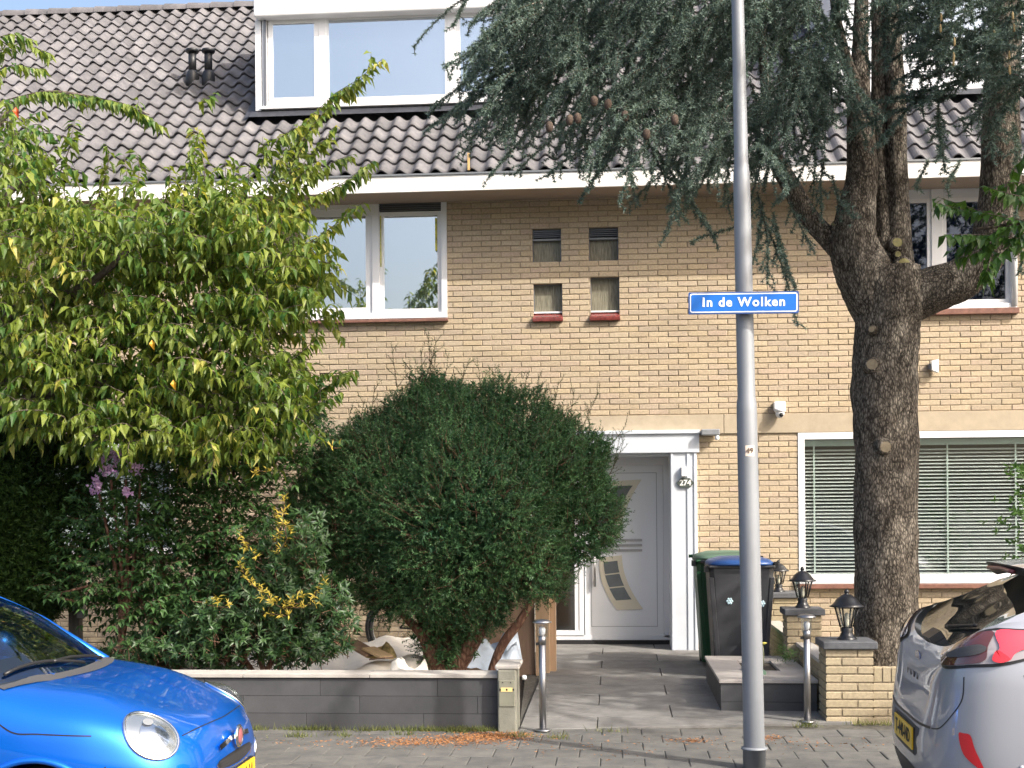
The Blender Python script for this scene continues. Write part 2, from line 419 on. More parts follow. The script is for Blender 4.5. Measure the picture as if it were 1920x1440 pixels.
# --- windows
def bar(w_, x0, x1, z0, z1, y0, y1, name='frame', m='upvc', bev=.004):
    return MB().box(x0, x1, y0, y1, z0, z1).build(name, m, w_, bevel=bev)
def ring(w_, r_, t, y0, y1, name='frame', m='upvc', bev=.004):
    x0, x1, z0, z1 = r_
    mb = MB(); mb.box(x0, x1, y0, y1, z0, z0+t); mb.box(x0, x1, y0, y1, z1-t, z1); mb.box(x0, x0+t, y0, y1, z0+t, z1-t); mb.box(x1-t, x1, y0, y1, z0+t, z1-t)
    return mb.build(name, m, w_, bevel=0)
def pane(w_, r_, y, m='glass_upper', name='pane'):
    x0, x1, z0, z1 = r_
    return MB().box(x0, x1, y, y+.006, z0, z1).build(name, m, w_)
def cells(px, Y): return rect(*px, Y)
mat('curtain', (0.50,0.53,0.55), .9, noise=.04, nscale=4)
mat('yellow_tape', (0.50,0.48,0.05), .6, noise=.5, nscale=20)
# upper window under the eaves (left)
wn = MB().box(W_UL[0]-.012, W_UL[1]+.012, F-.02, F+.045, W_UL[2]-.035, 5.60).build('window', 'upvc', house) if False else None
def window_ul():
    Y = F - .005
    o = rect(560, 364, 838, 598, Y); o = (o[0], o[1], o[2], 5.60)
    wnd = ring(house, o, .065, Y-.012, Y+.09, 'window')
    inner = (o[0]+.065, o[1]-.065, o[2]+.065, o[3]-.065)
    mx = rect(697, 380, 711, 590, Y)
    bar(wnd, mx[0], mx[1], inner[2], inner[3], Y, Y+.09)
    L = rect(586, 395, 697, 569, Y); Rr = rect(711, 400, 821, 578, Y)
    lt = rect(586, 384, 697, 393, Y)[2]
    bar(wnd, inner[0], mx[0], lt, inner[3], Y, Y+.09, 'head_rail')
    ring(wnd, (inner[0], mx[0], inner[2], lt), .075, Y+.02, Y+.07, 'sash')
    pane(wnd, (inner[0]+.07, mx[0]-.07, inner[2]+.07, lt-.07), Y+.045)
    gz = rect(711, 376, 821, 396, Y)
    ring(wnd, (mx[1], inner[1], inner[2], gz[2]), .05, Y+.02, Y+.07, 'sash')
    pane(wnd, (mx[1]+.045, inner[1]-.045, inner[2]+.045, gz[2]-.045), Y+.045)
    bar(wnd, mx[1]-.001, inner[1]+.001, gz[2], gz[3]+.03, Y+.05, Y+.07, 'vent_back', 'dark', 0)
    for k in range(5):
        z = gz[2] + .012 + k*(gz[3]-gz[2])/5
        bar(wnd, mx[1]+.002, inner[1]-.002, z, z+.012, Y+.015, Y+.052, 'vent_slat', 'grille', 0)
    for px0, px1, ya, yb in ((712.5,714.5,404,500),(815.5,819,408,470)):
        t = rect(px0, ya, px1, yb, Y); MB().box(t[0], t[1], Y+.012, Y+.019, t[2], t[3]).build('yellow_tape', 'yellow_tape', wnd)
    MB().box(o[0]+.05, o[1]-.05, Y+.16, Y+.17, o[2]+.03, 5.58).build('curtain', 'curtain', wnd)
    MB().add([(o[0]-.01,F-.065,o[2]-.045),(o[1]+.01,F-.065,o[2]-.045),(o[1]+.01,F-.065,o[2]-.02),(o[0]-.01,F-.065,o[2]-.02),
              (o[0]-.01,F+.02,o[2]-.045),(o[1]+.01,F+.02,o[2]-.045),(o[1]+.01,F+.02,o[2]+.002),(o[0]-.01,F+.02,o[2]+.002)],
             [(0,1,2,3),(3,2,6,7),(0,4,5,1),(1,5,6,2),(0,3,7,4),(4,7,6,5)]).build('sill', 'brown_sill', wnd)
window_ul()
def window_ur():
    Y = F - .005; o = (W_UR[0], W_UR[1], W_UR[2], 5.60)
    wnd = ring(house, o, .06, Y-.012, Y+.09, 'window')
    mx = rect(1747, 360, 1768, 560, Y); bar(wnd, mx[0], mx[1], o[2]+.06, o[3]-.06, Y, Y+.09)
    gz = rect(1700, 358, 1745, 372, Y)
    for a, b in ((o[0]+.06, mx[0]), (mx[1], o[1]-.06)):
        ring(wnd, (a, b, o[2]+.06, gz[2]), .045, Y+.02, Y+.07, 'sash'); pane(wnd, (a+.04, b-.04, o[2]+.10, gz[2]-.04), Y+.045, 'glass_dark')
        bar(wnd, a, b, gz[2], gz[3]+.12, Y+.03, Y+.07, 'vent_panel', 'white_paint', 0)
    MB().box(o[0]+.03, o[1]-.03, Y+.3, Y+.31, o[2]+.03, 5.5).build('blackout_blind', 'navy', wnd)
    MB().box(o[0]-.02, o[1]+.02, F-.07, F+.02, o[2]-.07, o[2]-.003).build('sill', 'brown_sill', wnd, bevel=.006)
    MB().box(o[0], o[1], F-.05, F-.02, o[2]+.0, o[2]+.05).build('drip_board', 'upvc', wnd)
    # white downpipe bracket at the right jamb
    MB().tube([(o[1]-.03, F-.05, o[2]+.02), (o[1]-.03, F-.05, 5.55)], .035, 10).build('jamb_pipe', 'upvc', wnd)
glassmat('glass_dark', (0.5,0.55,0.7), 0.03)
mat('navy', (0.012,0.02,0.06), .8)
window_ur()
for q, (a, b) in enumerate([(W_UL2[0], W_UL2[1])]):
    o = (a, b, W_UL2[2], 5.60); wnd = ring(house, o, .07, F-.01, F+.09, 'window')
    bar(wnd, (a+b)/2-.04, (a+b)/2+.04, o[2]+.07, 5.53, F, F+.09); pane(wnd, (a+.06, b-.06, o[2]+.06, 5.54), F+.045)
    MB().box(a+.05, b-.05, F+.16, F+.17, o[2]+.03, 5.58).build('curtain', 'curtain', wnd)
o = (W_L[0], W_L[1], W_L[2], W_L[3]); wnd = ring(house, o, .07, F-.01, F+.09, 'window')
pane(wnd, (o[0]+.06, o[1]-.06, o[2]+.06, o[3]-.06), F+.045, 'glass_low'); MB().box(o[0]+.03, o[1]-.03, F+.25, F+.26, o[2]+.03, o[3]-.03).build('curtain', 'curtain', wnd)
bar(wnd, o[0]-.02, o[1]+.02, o[2]-.06, o[2]-.003, F-.06, F+.03, 'sill', 'brown_sill')
# four little ribbed-glass windows
m = mat('ribbed_glass', (0.30,0.28,0.21), .25, color2=(0.10,0.095,0.07), nscale=60, stretch=(1.4,1,0.12), bump=.5, bscale=60)
for k, o in enumerate(SM):
    wnd = ring(house, (o[0], o[1], o[2], o[3]), .012, F+.055, F+.10, 'window', 'grille', 0)
    if k < 2:
        gz = o[2] + (o[3]-o[2])*0.68
        MB().box(o[0]+.012, o[1]-.012, F+.085, F+.092, o[2]+.012, gz).build('pane', 'ribbed_glass', wnd)
        MB().box(o[0]+.012, o[1]-.012, F+.09, F+.098, gz, o[3]-.012).build('vent_back', 'dark', wnd)
        bar(wnd, o[0]+.004, o[1]-.004, gz-.012, gz+.010, F+.03, F+.085, 'vent_rail', 'galv', 0)
        for j in range(4):
            z = gz + .030 + j*(o[3]-gz-.03)/4.2; bar(wnd, o[0]+.004, o[1]-.004, z, z+.010, F+.04, F+.088, 'vent_slat', 'grille', 0)
    else:
        zb = o[2] + .055
        MB().box(o[0]+.012, o[1]-.012, F+.085, F+.092, zb, o[3]-.012).build('pane', 'ribbed_glass', wnd)
        bar(wnd, o[0]+.004, o[1]-.004, zb-.008, zb+.012, F+.03, F+.085, 'glazing_bead', 'upvc', 0)
        MB().add([(o[0]-.012,F-.055,o[2]-.06),(o[1]+.012,F-.055,o[2]-.06),(o[1]+.012,F-.055,o[2]-.018),(o[0]-.012,F-.055,o[2]-.018),
                  (o[0]-.004,F+.06,o[2]-.06),(o[1]+.004,F+.06,o[2]-.06),(o[1]+.004,F+.06,zb-.006),(o[0]-.004,F+.06,zb-.006)],
                 [(0,1,2,3),(3,2,6,7),(0,4,5,1),(1,5,6,2),(0,3,7,4),(4,7,6,5)]).build('tile_sill', 'red_sill', wnd, bevel=.008)
# ground floor window with venetian blind
def window_g():
    o = W_G; Y = F
    wnd = ring(house, (o[0], o[1], o[2], o[3]), .075, Y-.01, Y+.09, 'window')
    pane(wnd, (o[0]+.07, o[1]-.07, o[2]+.07, o[3]-.07), Y+.05, 'glass_low')
    z1 = o[3]-.10; z0 = o[2]+.085
    x0, x1 = o[0]+.085, o[1]-.085
    MB().box(x0, x1, Y+.115, Y+.165, z1-.05, z1+.02).build('blind_headrail', 'blind_rail', wnd)
    n = 36; st = (z1 - .06 - z0)/n
    me = None
    for k in range(n):
        z = z0 + k*st
        if me is None:
            c = Vector(((x0+x1)/2, Y+.14, z))
            s = MB().cbox(c, ((x1-x0)/2,0,0), (0,.0200,.0098), (0,-.0004,.0007)).build('blind_slat', 'blind', wnd); me = s.data; dz = s.location.z - z
        else:
            s2 = bpy.data.objects.new('blind_slat', me); COL.objects.link(s2); s2.parent = wnd; s2.location = s.location + Vector((0,0,k*st))
    for px in (1527, 1777, 1905):
        x = atY(px, 950, Y+.11).x
        MB().box(x-.009, x+.009, Y+.112, Y+.114, z0-.01, z1-.03).build('ladder_tape', 'blind_tape', wnd)
    MB().box(x0, x1, Y+.12, Y+.16, z0-.03, z0-.012).build('blind_bottom_rail', 'blind_rail', wnd)
    MB().box(o[0]-.02, o[1]+.02, F-.05, F+.02, o[2]-.03, o[2]+.05).build('sill_board', 'upvc', wnd, bevel=.005)
    MB().box(o[0]-.02, o[1]+.02, F-.08, F+.02, o[2]-.085, o[2]-.033).build('sill', 'brown_sill', wnd, bevel=.006)
mat('blind', (0.52,0.545,0.54), .5); mat('blind_rail', (0.37,0.46,0.43), .5); mat('blind_tape', (0.42,0.48,0.455), .7)
window_g()

# --- entrance: white surround, frame, sidelight, door
YD = F + .55
mat('porch_white', (0.56,0.60,0.66), .38, noise=.06, nscale=2.5, bump=.02, bscale=20)
mat('door_white', (0.72,0.745,0.79), .30, noise=.02, nscale=2)
sur = MB()
hd = rect(1010, 817, 1311, 850, F-.10)
hx0, hx1, hz0 = hd[0], hd[1], hd[2]
MB().box(hx0, hx1, F-.10, F+.0, hz0, BZ0+.0).build('entrance_header', 'porch_white', house, bevel=.006)
MB().box(hx0-.02, hx1+.005, F-.125, F-.002, BZ0+.002, BZ0+.045).build('header_cap', 'porch_white', house, bevel=.004)
def post(xa, xb):
    mb = MB()
    mb.box(xa, xb, F-.075, F+.60, Z_G-.05, hz0-.002)
    p = mb.build('entrance_post', 'porch_white', house, bevel=.006)
    wv = xb - xa
    for u0, u1 in ((.02,.10),(.62,.72),(.88,.97)):
        MB().box(xa+wv*u0, xa+wv*u1, F-.088, F-.0752, Z_G, hz0-.004).build('post_batten', 'porch_white', p, bevel=.003)
    return p
pr = rect(1258, 852, 1308, 1220, F-.075)
pright = post(pr[0], pr[1])
dl = rect(1026, 860, 1256, 1195, YD)
ZS = dl[2]                       # threshold height
post(dl[0]-.42, dl[0]-.12)
MB().box(dl[0]-.11, pr[0]-.001, F+.0, YD+.1, hz0-.03, hz0+.0).build('porch_soffit', 'porch_white', house)
frame = MB()
door_top = rect(1100, 863, 1250, 880, YD)[3]
fx0, fx1 = dl[0], dl[1]
ld = rect(1096, 900, 1244, 1189, YD)     # leaf
sd = rect(1041, 900, 1086, 1180, YD)     # sidelight opening
df = MB()
df.box(fx0, fx1, YD-.03, YD+.05, door_top-.06, hz0-.0301)
df.box(ld[1]+.002, fx1, YD-.03, YD+.05, ZS, door_top-.06)
df.box(fx0, fx1, YD-.03, YD+.05, ZS-.03, ZS+.03)
dframe = df.build('door_frame', 'door_white', house, bevel=.004)
MB().box(fx0, fx1, YD-.05, YD+.05, ZS-.09, ZS-.032).build('threshold', 'dark', house)
# sidelight
s0, s1 = sd[0]-.05, ld[0]-.01
sl_ = ring(house, (s0, s1, ZS+.03, door_top-.062), .055, YD-.04, YD+.04, 'sidelight', 'door_white')
MB().box(s1-.11, s1-.0551, YD-.03, YD+.03, ZS+.086, door_top-.118).build('mullion', 'door_white', sl_)
pane(sl_, (s0+.05, s1-.10, ZS+.08, door_top-.11), YD, 'glass_door')
MB().box(s0+.06, s1-.06, YD+.12, YD+.13, ZS+.5, ZS+1.0).build('hall_shelf', 'cream', sl_)
# door leaf with two curved lights and three steel strips
door = MB().box(ld[0], ld[1], YD-.02, YD+.04, ZS+.031, door_top-.061).build('door', 'door_white', house, bevel=.004)
dx0, dx1 = ld[0], ld[1]
for inset, w_ in ((.075,.007),):
    for a in ((dx0+inset, dx0+inset+w_, ZS+.12, door_top-.14),(dx1-inset-w_, dx1-inset, ZS+.12, door_top-.14),(dx0+inset, dx1-inset, door_top-.147, door_top-.14),(dx0+inset, dx1-inset, ZS+.12, ZS+.127)):
        MB().box(a[0], a[1], YD-.0225, YD-.0195, a[2], a[3]).build('panel_groove', 'groove', door) if 'groove' in MATS else None
mat('groove', (0.30,0.32,0.36), .6)
for a in ((dx0+.075, dx0+.082, ZS+.13, door_top-.15),(dx1-.082, dx1-.075, ZS+.13, door_top-.15),(dx0+.0825, dx1-.0825, door_top-.157, door_top-.15),(dx0+.0825, dx1-.0825, ZS+.13, ZS+.137)):
    MB().box(a[0], a[1], YD-.0225, YD-.0195, a[2], a[3]).build('panel_groove', 'groove', door)
def curved_light(outer, tcuts, ymin, ymax, bulge, flip):
    """band between two arcs: outer = px (left x top, left x bottom, ...)"""
    pass
def arc_pts(pa, pm, pb, n=12):
    """quadratic through three pixel points -> world xz"""
    out = []
    for i in range(n+1):
        t = i/n
        c = [2*pm[k] - .5*pa[k] - .5*pb[k] for k in (0,1)]
        x = (1-t)**2*pa[0] + 2*t*(1-t)*c[0] + t*t*pb[0]; y = (1-t)**2*pa[1] + 2*t*(1-t)*c[1] + t*t*pb[1]
        p = atY(x, y, YD-.03); out.append((p.x, p.z))
    return out
def strip(l, r_, y0, y1):
    mb = MB(); n = len(l)
    vs = [(x,y0,z) for x,z in l] + [(x,y0,z) for x,z in r_] + [(x,y1,z) for x,z in l] + [(x,y1,z) for x,z in r_]
    fs = []
    for i in range(n-1):
        fs += [(i, n+i, n+i+1, i+1), (2*n+i, 2*n+i+1, 3*n+i+1, 3*n+i), (i, i+1, 2*n+i+1, 2*n+i), (n+i, 3*n+i, 3*n+i+1, n+i+1)]
    fs += [(0, 2*n, 3*n, n), (n-1, 2*n-1, 4*n-1, 3*n-1)]
    return mb.add(vs, fs)
def lerp2(a, b, t): return [(p[0]*(1-t)+q[0]*t, p[1]*(1-t)+q[1]*t) for p, q in zip(a, b)]
for (la, lm, lb, ra, rm, rb) in (((1152,902),(1117,955),(1110,1008),(1203,899),(1174,955),(1163,1006)),
                                 ((1124,1046),(1130,1095),(1157,1144),(1166,1041),(1176,1090),(1206,1142))):
    Lp, Rp = arc_pts(la, lm, lb), arc_pts(ra, rm, rb)
    lt = strip(Lp, Rp, YD-.032, YD-.0195).build('curved_light', 'cream', door)
    n = len(Lp) - 1
    for k in range(3):
        i0 = 1 + k*(n-2)//3; i1 = i0 + (n-2)//3
        a = lerp2(Lp, Rp, .20)[i0:i1+1]; b_ = lerp2(Lp, Rp, .80)[i0:i1+1]
        g = .008; a = [(x, z) for x, z in a]; a[0] = (a[0][0], a[0][1]-g); b_[0] = (b_[0][0], b_[0][1]-g); a[-1] = (a[-1][0], a[-1][1]+g); b_[-1] = (b_[-1][0], b_[-1][1]+g)
        strip(a, b_, YD-.036, YD-.0325).build('pane', 'door_pane', lt) if 'door_pane' in MATS else strip(a, b_, YD-.036, YD-.0325).build('pane', mat('door_pane', (0.13,0.15,0.16), .12, noise=.15, nscale=6), lt)
for y in (1013, 1022.5, 1032):
    r_ = rect(1112, y-2.3, 1204, y+2.3, YD-.03); MB().box(r_[0], r_[1], YD-.030, YD-.0195, r_[2], r_[3]).build('steel_strip', 'steel', door)
h = rect(1113, 1052, 1117, 1092, YD-.06)
MB().tube([((h[0]+h[1])/2, YD-.07, h[2]-.05), ((h[0]+h[1])/2, YD-.07, h[3]+.12)], .014, 10).box(h[0], h[1], YD-.07, YD-.02, h[2], h[2]+.02).box(h[0], h[1], YD-.07, YD-.02, h[3]+.05, h[3]+.07).build('pull_handle', 'steel', door)

# --- things fixed on the facade
hn = rect(1271, 896, 1299, 915, F-.09); cx, cz = (hn[0]+hn[1])/2, (hn[2]+hn[3])/2
t = thing('house_number', (cx, F-.09, cz), 'oval dark house number plate with white digits 274 on white door post', 'house number')
pts = [(cx + .092*math.cos(a)*(1+.08*math.cos(6*a)), cz + .058*math.sin(a)*(1+.08*math.cos(6*a))) for a in np.linspace(0, 2*math.pi, 40, endpoint=False)]
MB().poly(pts, F-.098, F-.0745).build('plate', mat('number_plate', (0.06,0.075,0.065), .5), t)
text('digits', '274', .088, mat('number_white', (0.8,0.8,0.76), .5), t, (cx, F-.0995, cz), (1,0,0), (0,0,1), .0025, .001)
pl = rect(1277, 875, 1287, 897, F-.1)
t = thing('porch_lamp', ((pl[0]+pl[1])/2, F-.08, pl[2]), 'small white box lamp on door post above the house number', 'wall lamp')
MB().box(pl[0], pl[1], F-.14, F-.0745, pl[2]+.02, pl[3]).build('housing', 'upvc', t, bevel=.008)
MB().box(pl[0]+.008, pl[1]-.008, F-.13, F-.09, pl[2], pl[2]+.021).build('lens', 'glass_lamp', t)
sp = rect(1313, 805, 1349, 818, F-.14)
t = thing('sensor_floodlight', (sp[0], F-.1, sp[2]), 'small grey floodlight with white sensor beside the entrance header', 'floodlight')
MB().box(sp[0]+.01, sp[1], F-.20, F-.03, sp[2]+.01, sp[3]).build('housing', 'galv', t, bevel=.01)
MB().box(sp[0]-.05, sp[0]+.03, F-.06, F-.011, sp[2]+.03, sp[3]-.015).build('bracket', 'galv', t)
MB().lathe([(.02,-.055),(.026,-.04),(.022,0),(.012,.012)], (sp[1]-.03, F-.17, sp[2]+.01), 12).build('sensor', 'upvc', t)
dc = rect(1451, 753, 1473, 779, F-.08); cx = (dc[0]+dc[1])/2
t = thing('security_camera', (cx, F, dc[2]), 'white dome security camera on the brick wall above the concrete band', 'camera')
MB().box(dc[0], dc[1], F-.10, F+.002, dc[3]-.10, dc[3]).build('mount', 'upvc', t, bevel=.012)
MB().lathe([(.062,.0),(.064,-.03),(.05,-.045)], (cx, F-.09, dc[3]-.08), 18).build('collar', 'upvc', t)
MB().lathe([(.05,-.04),(.05,-.07),(.035,-.098),(.012,-.108)], (cx, F-.09, dc[3]-.08), 18).build('camera_ball', 'upvc', t)
MB().lathe([(.026,0),(.024,.012)], (cx+.012, F-.135, dc[3]-.155), 14, 'y').build('lens', 'black_plastic', t)
wl = rect(1741, 674, 1758, 700, F-.06); cx = (wl[0]+wl[1])/2
t = thing('wall_sensor', (cx, F, wl[2]), 'small grey wedge-shaped sensor on the brick wall right of the cedar trunk', 'sensor')
MB().poly([(wl[0]+.03, wl[2]+.03),(wl[1], wl[2]),(wl[1]+.005, wl[3]),(wl[0]+.02, wl[3]-.02)], F-.10, F-.03).build('housing', 'upvc', t, bevel=.006)
MB().box(wl[0]+.0, wl[0]+.06, F-.06, F+.002, wl[2]+.05, wl[3]-.05).build('bracket', 'grille', t)
# ================================================================ roof
EAVE_Y, EAVE_Z = F - .50, atY(1000, 322, F-.50).z
PITCH = R(39.3); ca, sa = math.cos(PITCH), math.sin(PITCH)
TW, TS = 0.2065, 0.315
def roofpt(x, s, n=0.0): return Vector((x, EAVE_Y + s*ca - n*sa, EAVE_Z + s*sa + n*ca))
def on_roof(px, py):
    d = ray(px, py); nrm = Vector((0, -sa, ca)); p0 = Vector((0, EAVE_Y, EAVE_Z)); o = Vector((0,0,CAM_H))
    t = (p0 - o).dot(nrm) / d.dot(nrm); p = o + d*t
    return p, (p - p0).dot(Vector((0, ca, sa)))
NROW = 19
S_R = NROW*TS
rb = MB(); rb.add([roofpt(XL-.4,.05,-.05), roofpt(XR+.4,.05,-.05), roofpt(XR+.4,S_R,-.05), roofpt(XL-.4,S_R,-.05),
                   roofpt(XL-.4,.05,-.12), roofpt(XR+.4,.05,-.12), roofpt(XR+.4,S_R,-.12), roofpt(XL-.4,S_R,-.12)],
                  [(0,1,2,3),(4,7,6,5),(0,4,5,1),(1,5,6,2),(2,6,7,3),(3,7,4,0)])
rp = roofpt(0, S_R, -.05)
rb.add([(XL-.4, rp.y, rp.z-.02),(XR+.4, rp.y, rp.z-.02),(XR+.4, rp.y+5, rp.z-4.2),(XL-.4, rp.y+5, rp.z-4.2)], [(0,1,2,3)])
roof = rb.build('roof', 'lead', house, flat=True)
def tilemat():
    m = bpy.data.materials.new('roof_tile'); m.use_nodes = True; MATS['roof_tile'] = m
    t = m.node_tree; b = t.nodes['Principled BSDF']; b.inputs['Roughness'].default_value = .75; b.inputs['Specular IOR Level'].default_value = .3
    geo = t.nodes.new('ShaderNodeNewGeometry')
    n = t.nodes.new('ShaderNodeTexNoise'); n.inputs['Scale'].default_value = 5; n.inputs['Detail'].default_value = 8; n.inputs['Roughness'].default_value = .75
    t.links.new(geo.outputs['Position'], n.inputs['Vector'])
    r = t.nodes.new('ShaderNodeValToRGB'); r.color_ramp.elements[0].position = .3; r.color_ramp.elements[1].position = .75
    r.color_ramp.elements[0].color = (0.085,0.084,0.090,1); r.color_ramp.elements[1].color = (0.195,0.186,0.190,1)
    e = r.color_ramp.elements.new(.55); e.color = (0.138,0.133,0.139,1)
    t.links.new(n.outputs['Fac'], r.inputs['Fac'])
    s = t.nodes.new('ShaderNodeVectorMath'); s.operation = 'SNAP'; s.inputs[1].default_value = (TW, TS*ca*1.02, 50)
    wn = t.nodes.new('ShaderNodeTexWhiteNoise'); t.links.new(geo.outputs['Position'], s.inputs[0]); t.links.new(s.outputs[0], wn.inputs['Vector'])
    mr = t.nodes.new('ShaderNodeMapRange'); mr.inputs[3].default_value = .78; mr.inputs[4].default_value = 1.16; t.links.new(wn.outputs['Value'], mr.inputs[0])
    sc_ = t.nodes.new('ShaderNodeVectorMath'); sc_.operation = 'SCALE'; t.links.new(r.outputs[0], sc_.inputs[0]); t.links.new(mr.outputs[0], sc_.inputs['Scale'])
    t.links.new(sc_.outputs[0], b.inputs['Base Color'])
    n2 = t.nodes.new('ShaderNodeTexNoise'); n2.inputs['Scale'].default_value = 120; t.links.new(geo.outputs['Position'], n2.inputs['Vector'])
    bp = t.nodes.new('ShaderNodeBump'); bp.inputs['Strength'].default_value = .25; bp.inputs['Distance'].default_value = .006
    t.links.new(n2.outputs['Fac'], bp.inputs['Height']); t.links.new(bp.outputs[0], b.inputs['Normal'])
tilemat()
def tile_geo():
    """one S-shaped tile in local axes (x across, y up the slope in world, origin lower-left on roof plane)"""
    K = 10; v = []; f = []; A = .031
    def prof(u):   # wide trough, narrower roll
        c = .5 + .5*math.cos(2*math.pi*(u-.27)); return A*2*(c**1.25) - A*.55
    rows = [(-.0, .030), (.5, .016), (1.06, -.001)]
    for s, lift in rows:
        for k in range(K+1):
            u = k/K; p = roofpt(u*TW*1.03, s*TS, prof(u)*(1.0 if s < 1 else .96) + lift) - roofpt(0,0,0); v.append(tuple(p))
    for k in range(K+1):
        u = k/K; p = roofpt(u*TW*1.03, 0.002, prof(u) + .030 - .017) - roofpt(0,0,0); v.append(tuple(p))
    n = K+1
    for i in range(2):
        for k in range(K): f.append((i*n+k, i*n+k+1, (i+1)*n+k+1, (i+1)*n+k))
    for k in range(K): f.append((3*n+k, 3*n+k+1, k+1, k))
    return np.array(v), f
TV, TF = tile_geo()
tme = bpy.data.meshes.new('roof_tile'); tme.from_pydata(TV.tolist(), [], TF); tme.materials.append(MATS['roof_tile'])
tme.polygons.foreach_set('use_smooth', [i < 20 for i in range(30)])
# dormers: px of front corners
d1l, d1s = on_roof(482, 222); d1r, _ = on_roof(992, 214)
DY = d1l.y + .02
D1 = (atY(481, 100, DY).x, atY(990, 100, DY).x)
D2 = (atY(1560, 100, DY).x, atY(2060, 100, DY).x)
def roof_tiles():
    tiles = []
    ncol = int((XR - XL + .6)/TW)
    for r_ in range(NROW):
        for c in range(ncol):
            x = XL - .3 + c*TW; p = roofpt(x, r_*TS); mid = roofpt(x+TW/2, (r_+.5)*TS)
            for a, b in (D1, D2):
                if a - .02 < mid.x < b + .02 and mid.y > DY - .10: break
            else: tiles.append((r_, c, p))
    def pri(t):
        px = t[2].x; return (0 if -6.1 < px < 1.1 else 1 if px < 6 else 2, t[0], abs(px + 2))
    tiles.sort(key=pri)
    V = []; FF = []; n = len(TV)
    for k, (r_, c, p) in enumerate(tiles):
        j = RNG.uniform(-.003, .003, 3)
        if k < 300: link('roof_tile', tme, p + Vector(j), roof)
        else:
            m = len(V)*n; V.append(TV + np.array(p) + j); FF.extend([tuple(i+m for i in q) for q in TF])
    triang('tile_field', np.concatenate(V), FF, 'roof_tile', roof, 'stuff', smooth=False)
roof_tiles()
# ridge caps
for k in range(int((XR-XL)/.36)):
    x = XL + k*.36; c = roofpt(x, S_R, .0)
    o = MB(); vs = []; n = 8
    for e, xr in ((0, .125), (.375, .108)):
        for i in range(n+1):
            a = math.pi*i/n; vs.append((x+e, c.y + xr*math.cos(a), c.z - .02 + xr*math.sin(a)))
    o.add(vs, [(i, i+1, n+2+i, n+1+i) for i in range(n)], True); o.build('ridge_tile', 'roof_tile', roof)
# gutter / white fascia board
fz1, fz0 = atY(800, 329, EAVE_Y-.10).z, atY(800, 359, EAVE_Y-.10).z
for a, b in ((XL-.4, -2.9), (-2.897, .72), (.723, 4.1), (4.103, XR+.4)):
    MB().box(a, b, EAVE_Y-.10, EAVE_Y-.075, fz0, fz1).build('fascia_board', 'fascia', roof, bevel=.004)
MB().box(XL-.4, XR+.4, EAVE_Y-.115, EAVE_Y-.07, fz1+.001, fz1+.022).box(XL-.4, XR+.4, EAVE_Y-.07, EAVE_Y+.12, fz1-.05, fz1-.03).build('gutter', 'zinc', roof)
MB().box(XL-.4, XR+.4, EAVE_Y-.072, F-.002, fz0+.015, fz0+.03).build('soffit', mat('soffit', (0.30,0.24,0.19), .7), roof)
# small dry stick on the eave
st = atY(879, 303, EAVE_Y-.06); MB().box(st.x-.012, st.x+.012, EAVE_Y-.09, EAVE_Y-.06, st.z-.10, st.z+.09).build('gutter_stake', mat('stake_wood', (0.55,0.36,0.15), .7), roof)
# soil vent pipes
for px, which in ((361, 'farther from'), (391, 'nearer to')):
    b_, s = on_roof(px, 158); zt = atY(px, 96, b_.y).z
    t = thing('roof_vent', b_, 'black vent pipe with flat cap on the roof, the one ' + which + ' the white dormer', 'vent pipe', 'pair of vent pipes on the roof')
    MB().lathe([(.088,-.12),(.088,.10),(.07,.16),(.055,.18)], b_, 16).build('base', 'black_plastic', t)
    MB().lathe([(.052,.17),(.052,zt-b_.z-.01)], b_, 16).build('pipe', 'black_plastic', t)
    MB().lathe([(.08,zt-b_.z-.02),(.09,zt-b_.z),(.085,zt-b_.z+.02),(.03,zt-b_.z+.035)], b_, 16).build('cap', 'black_plastic', t)

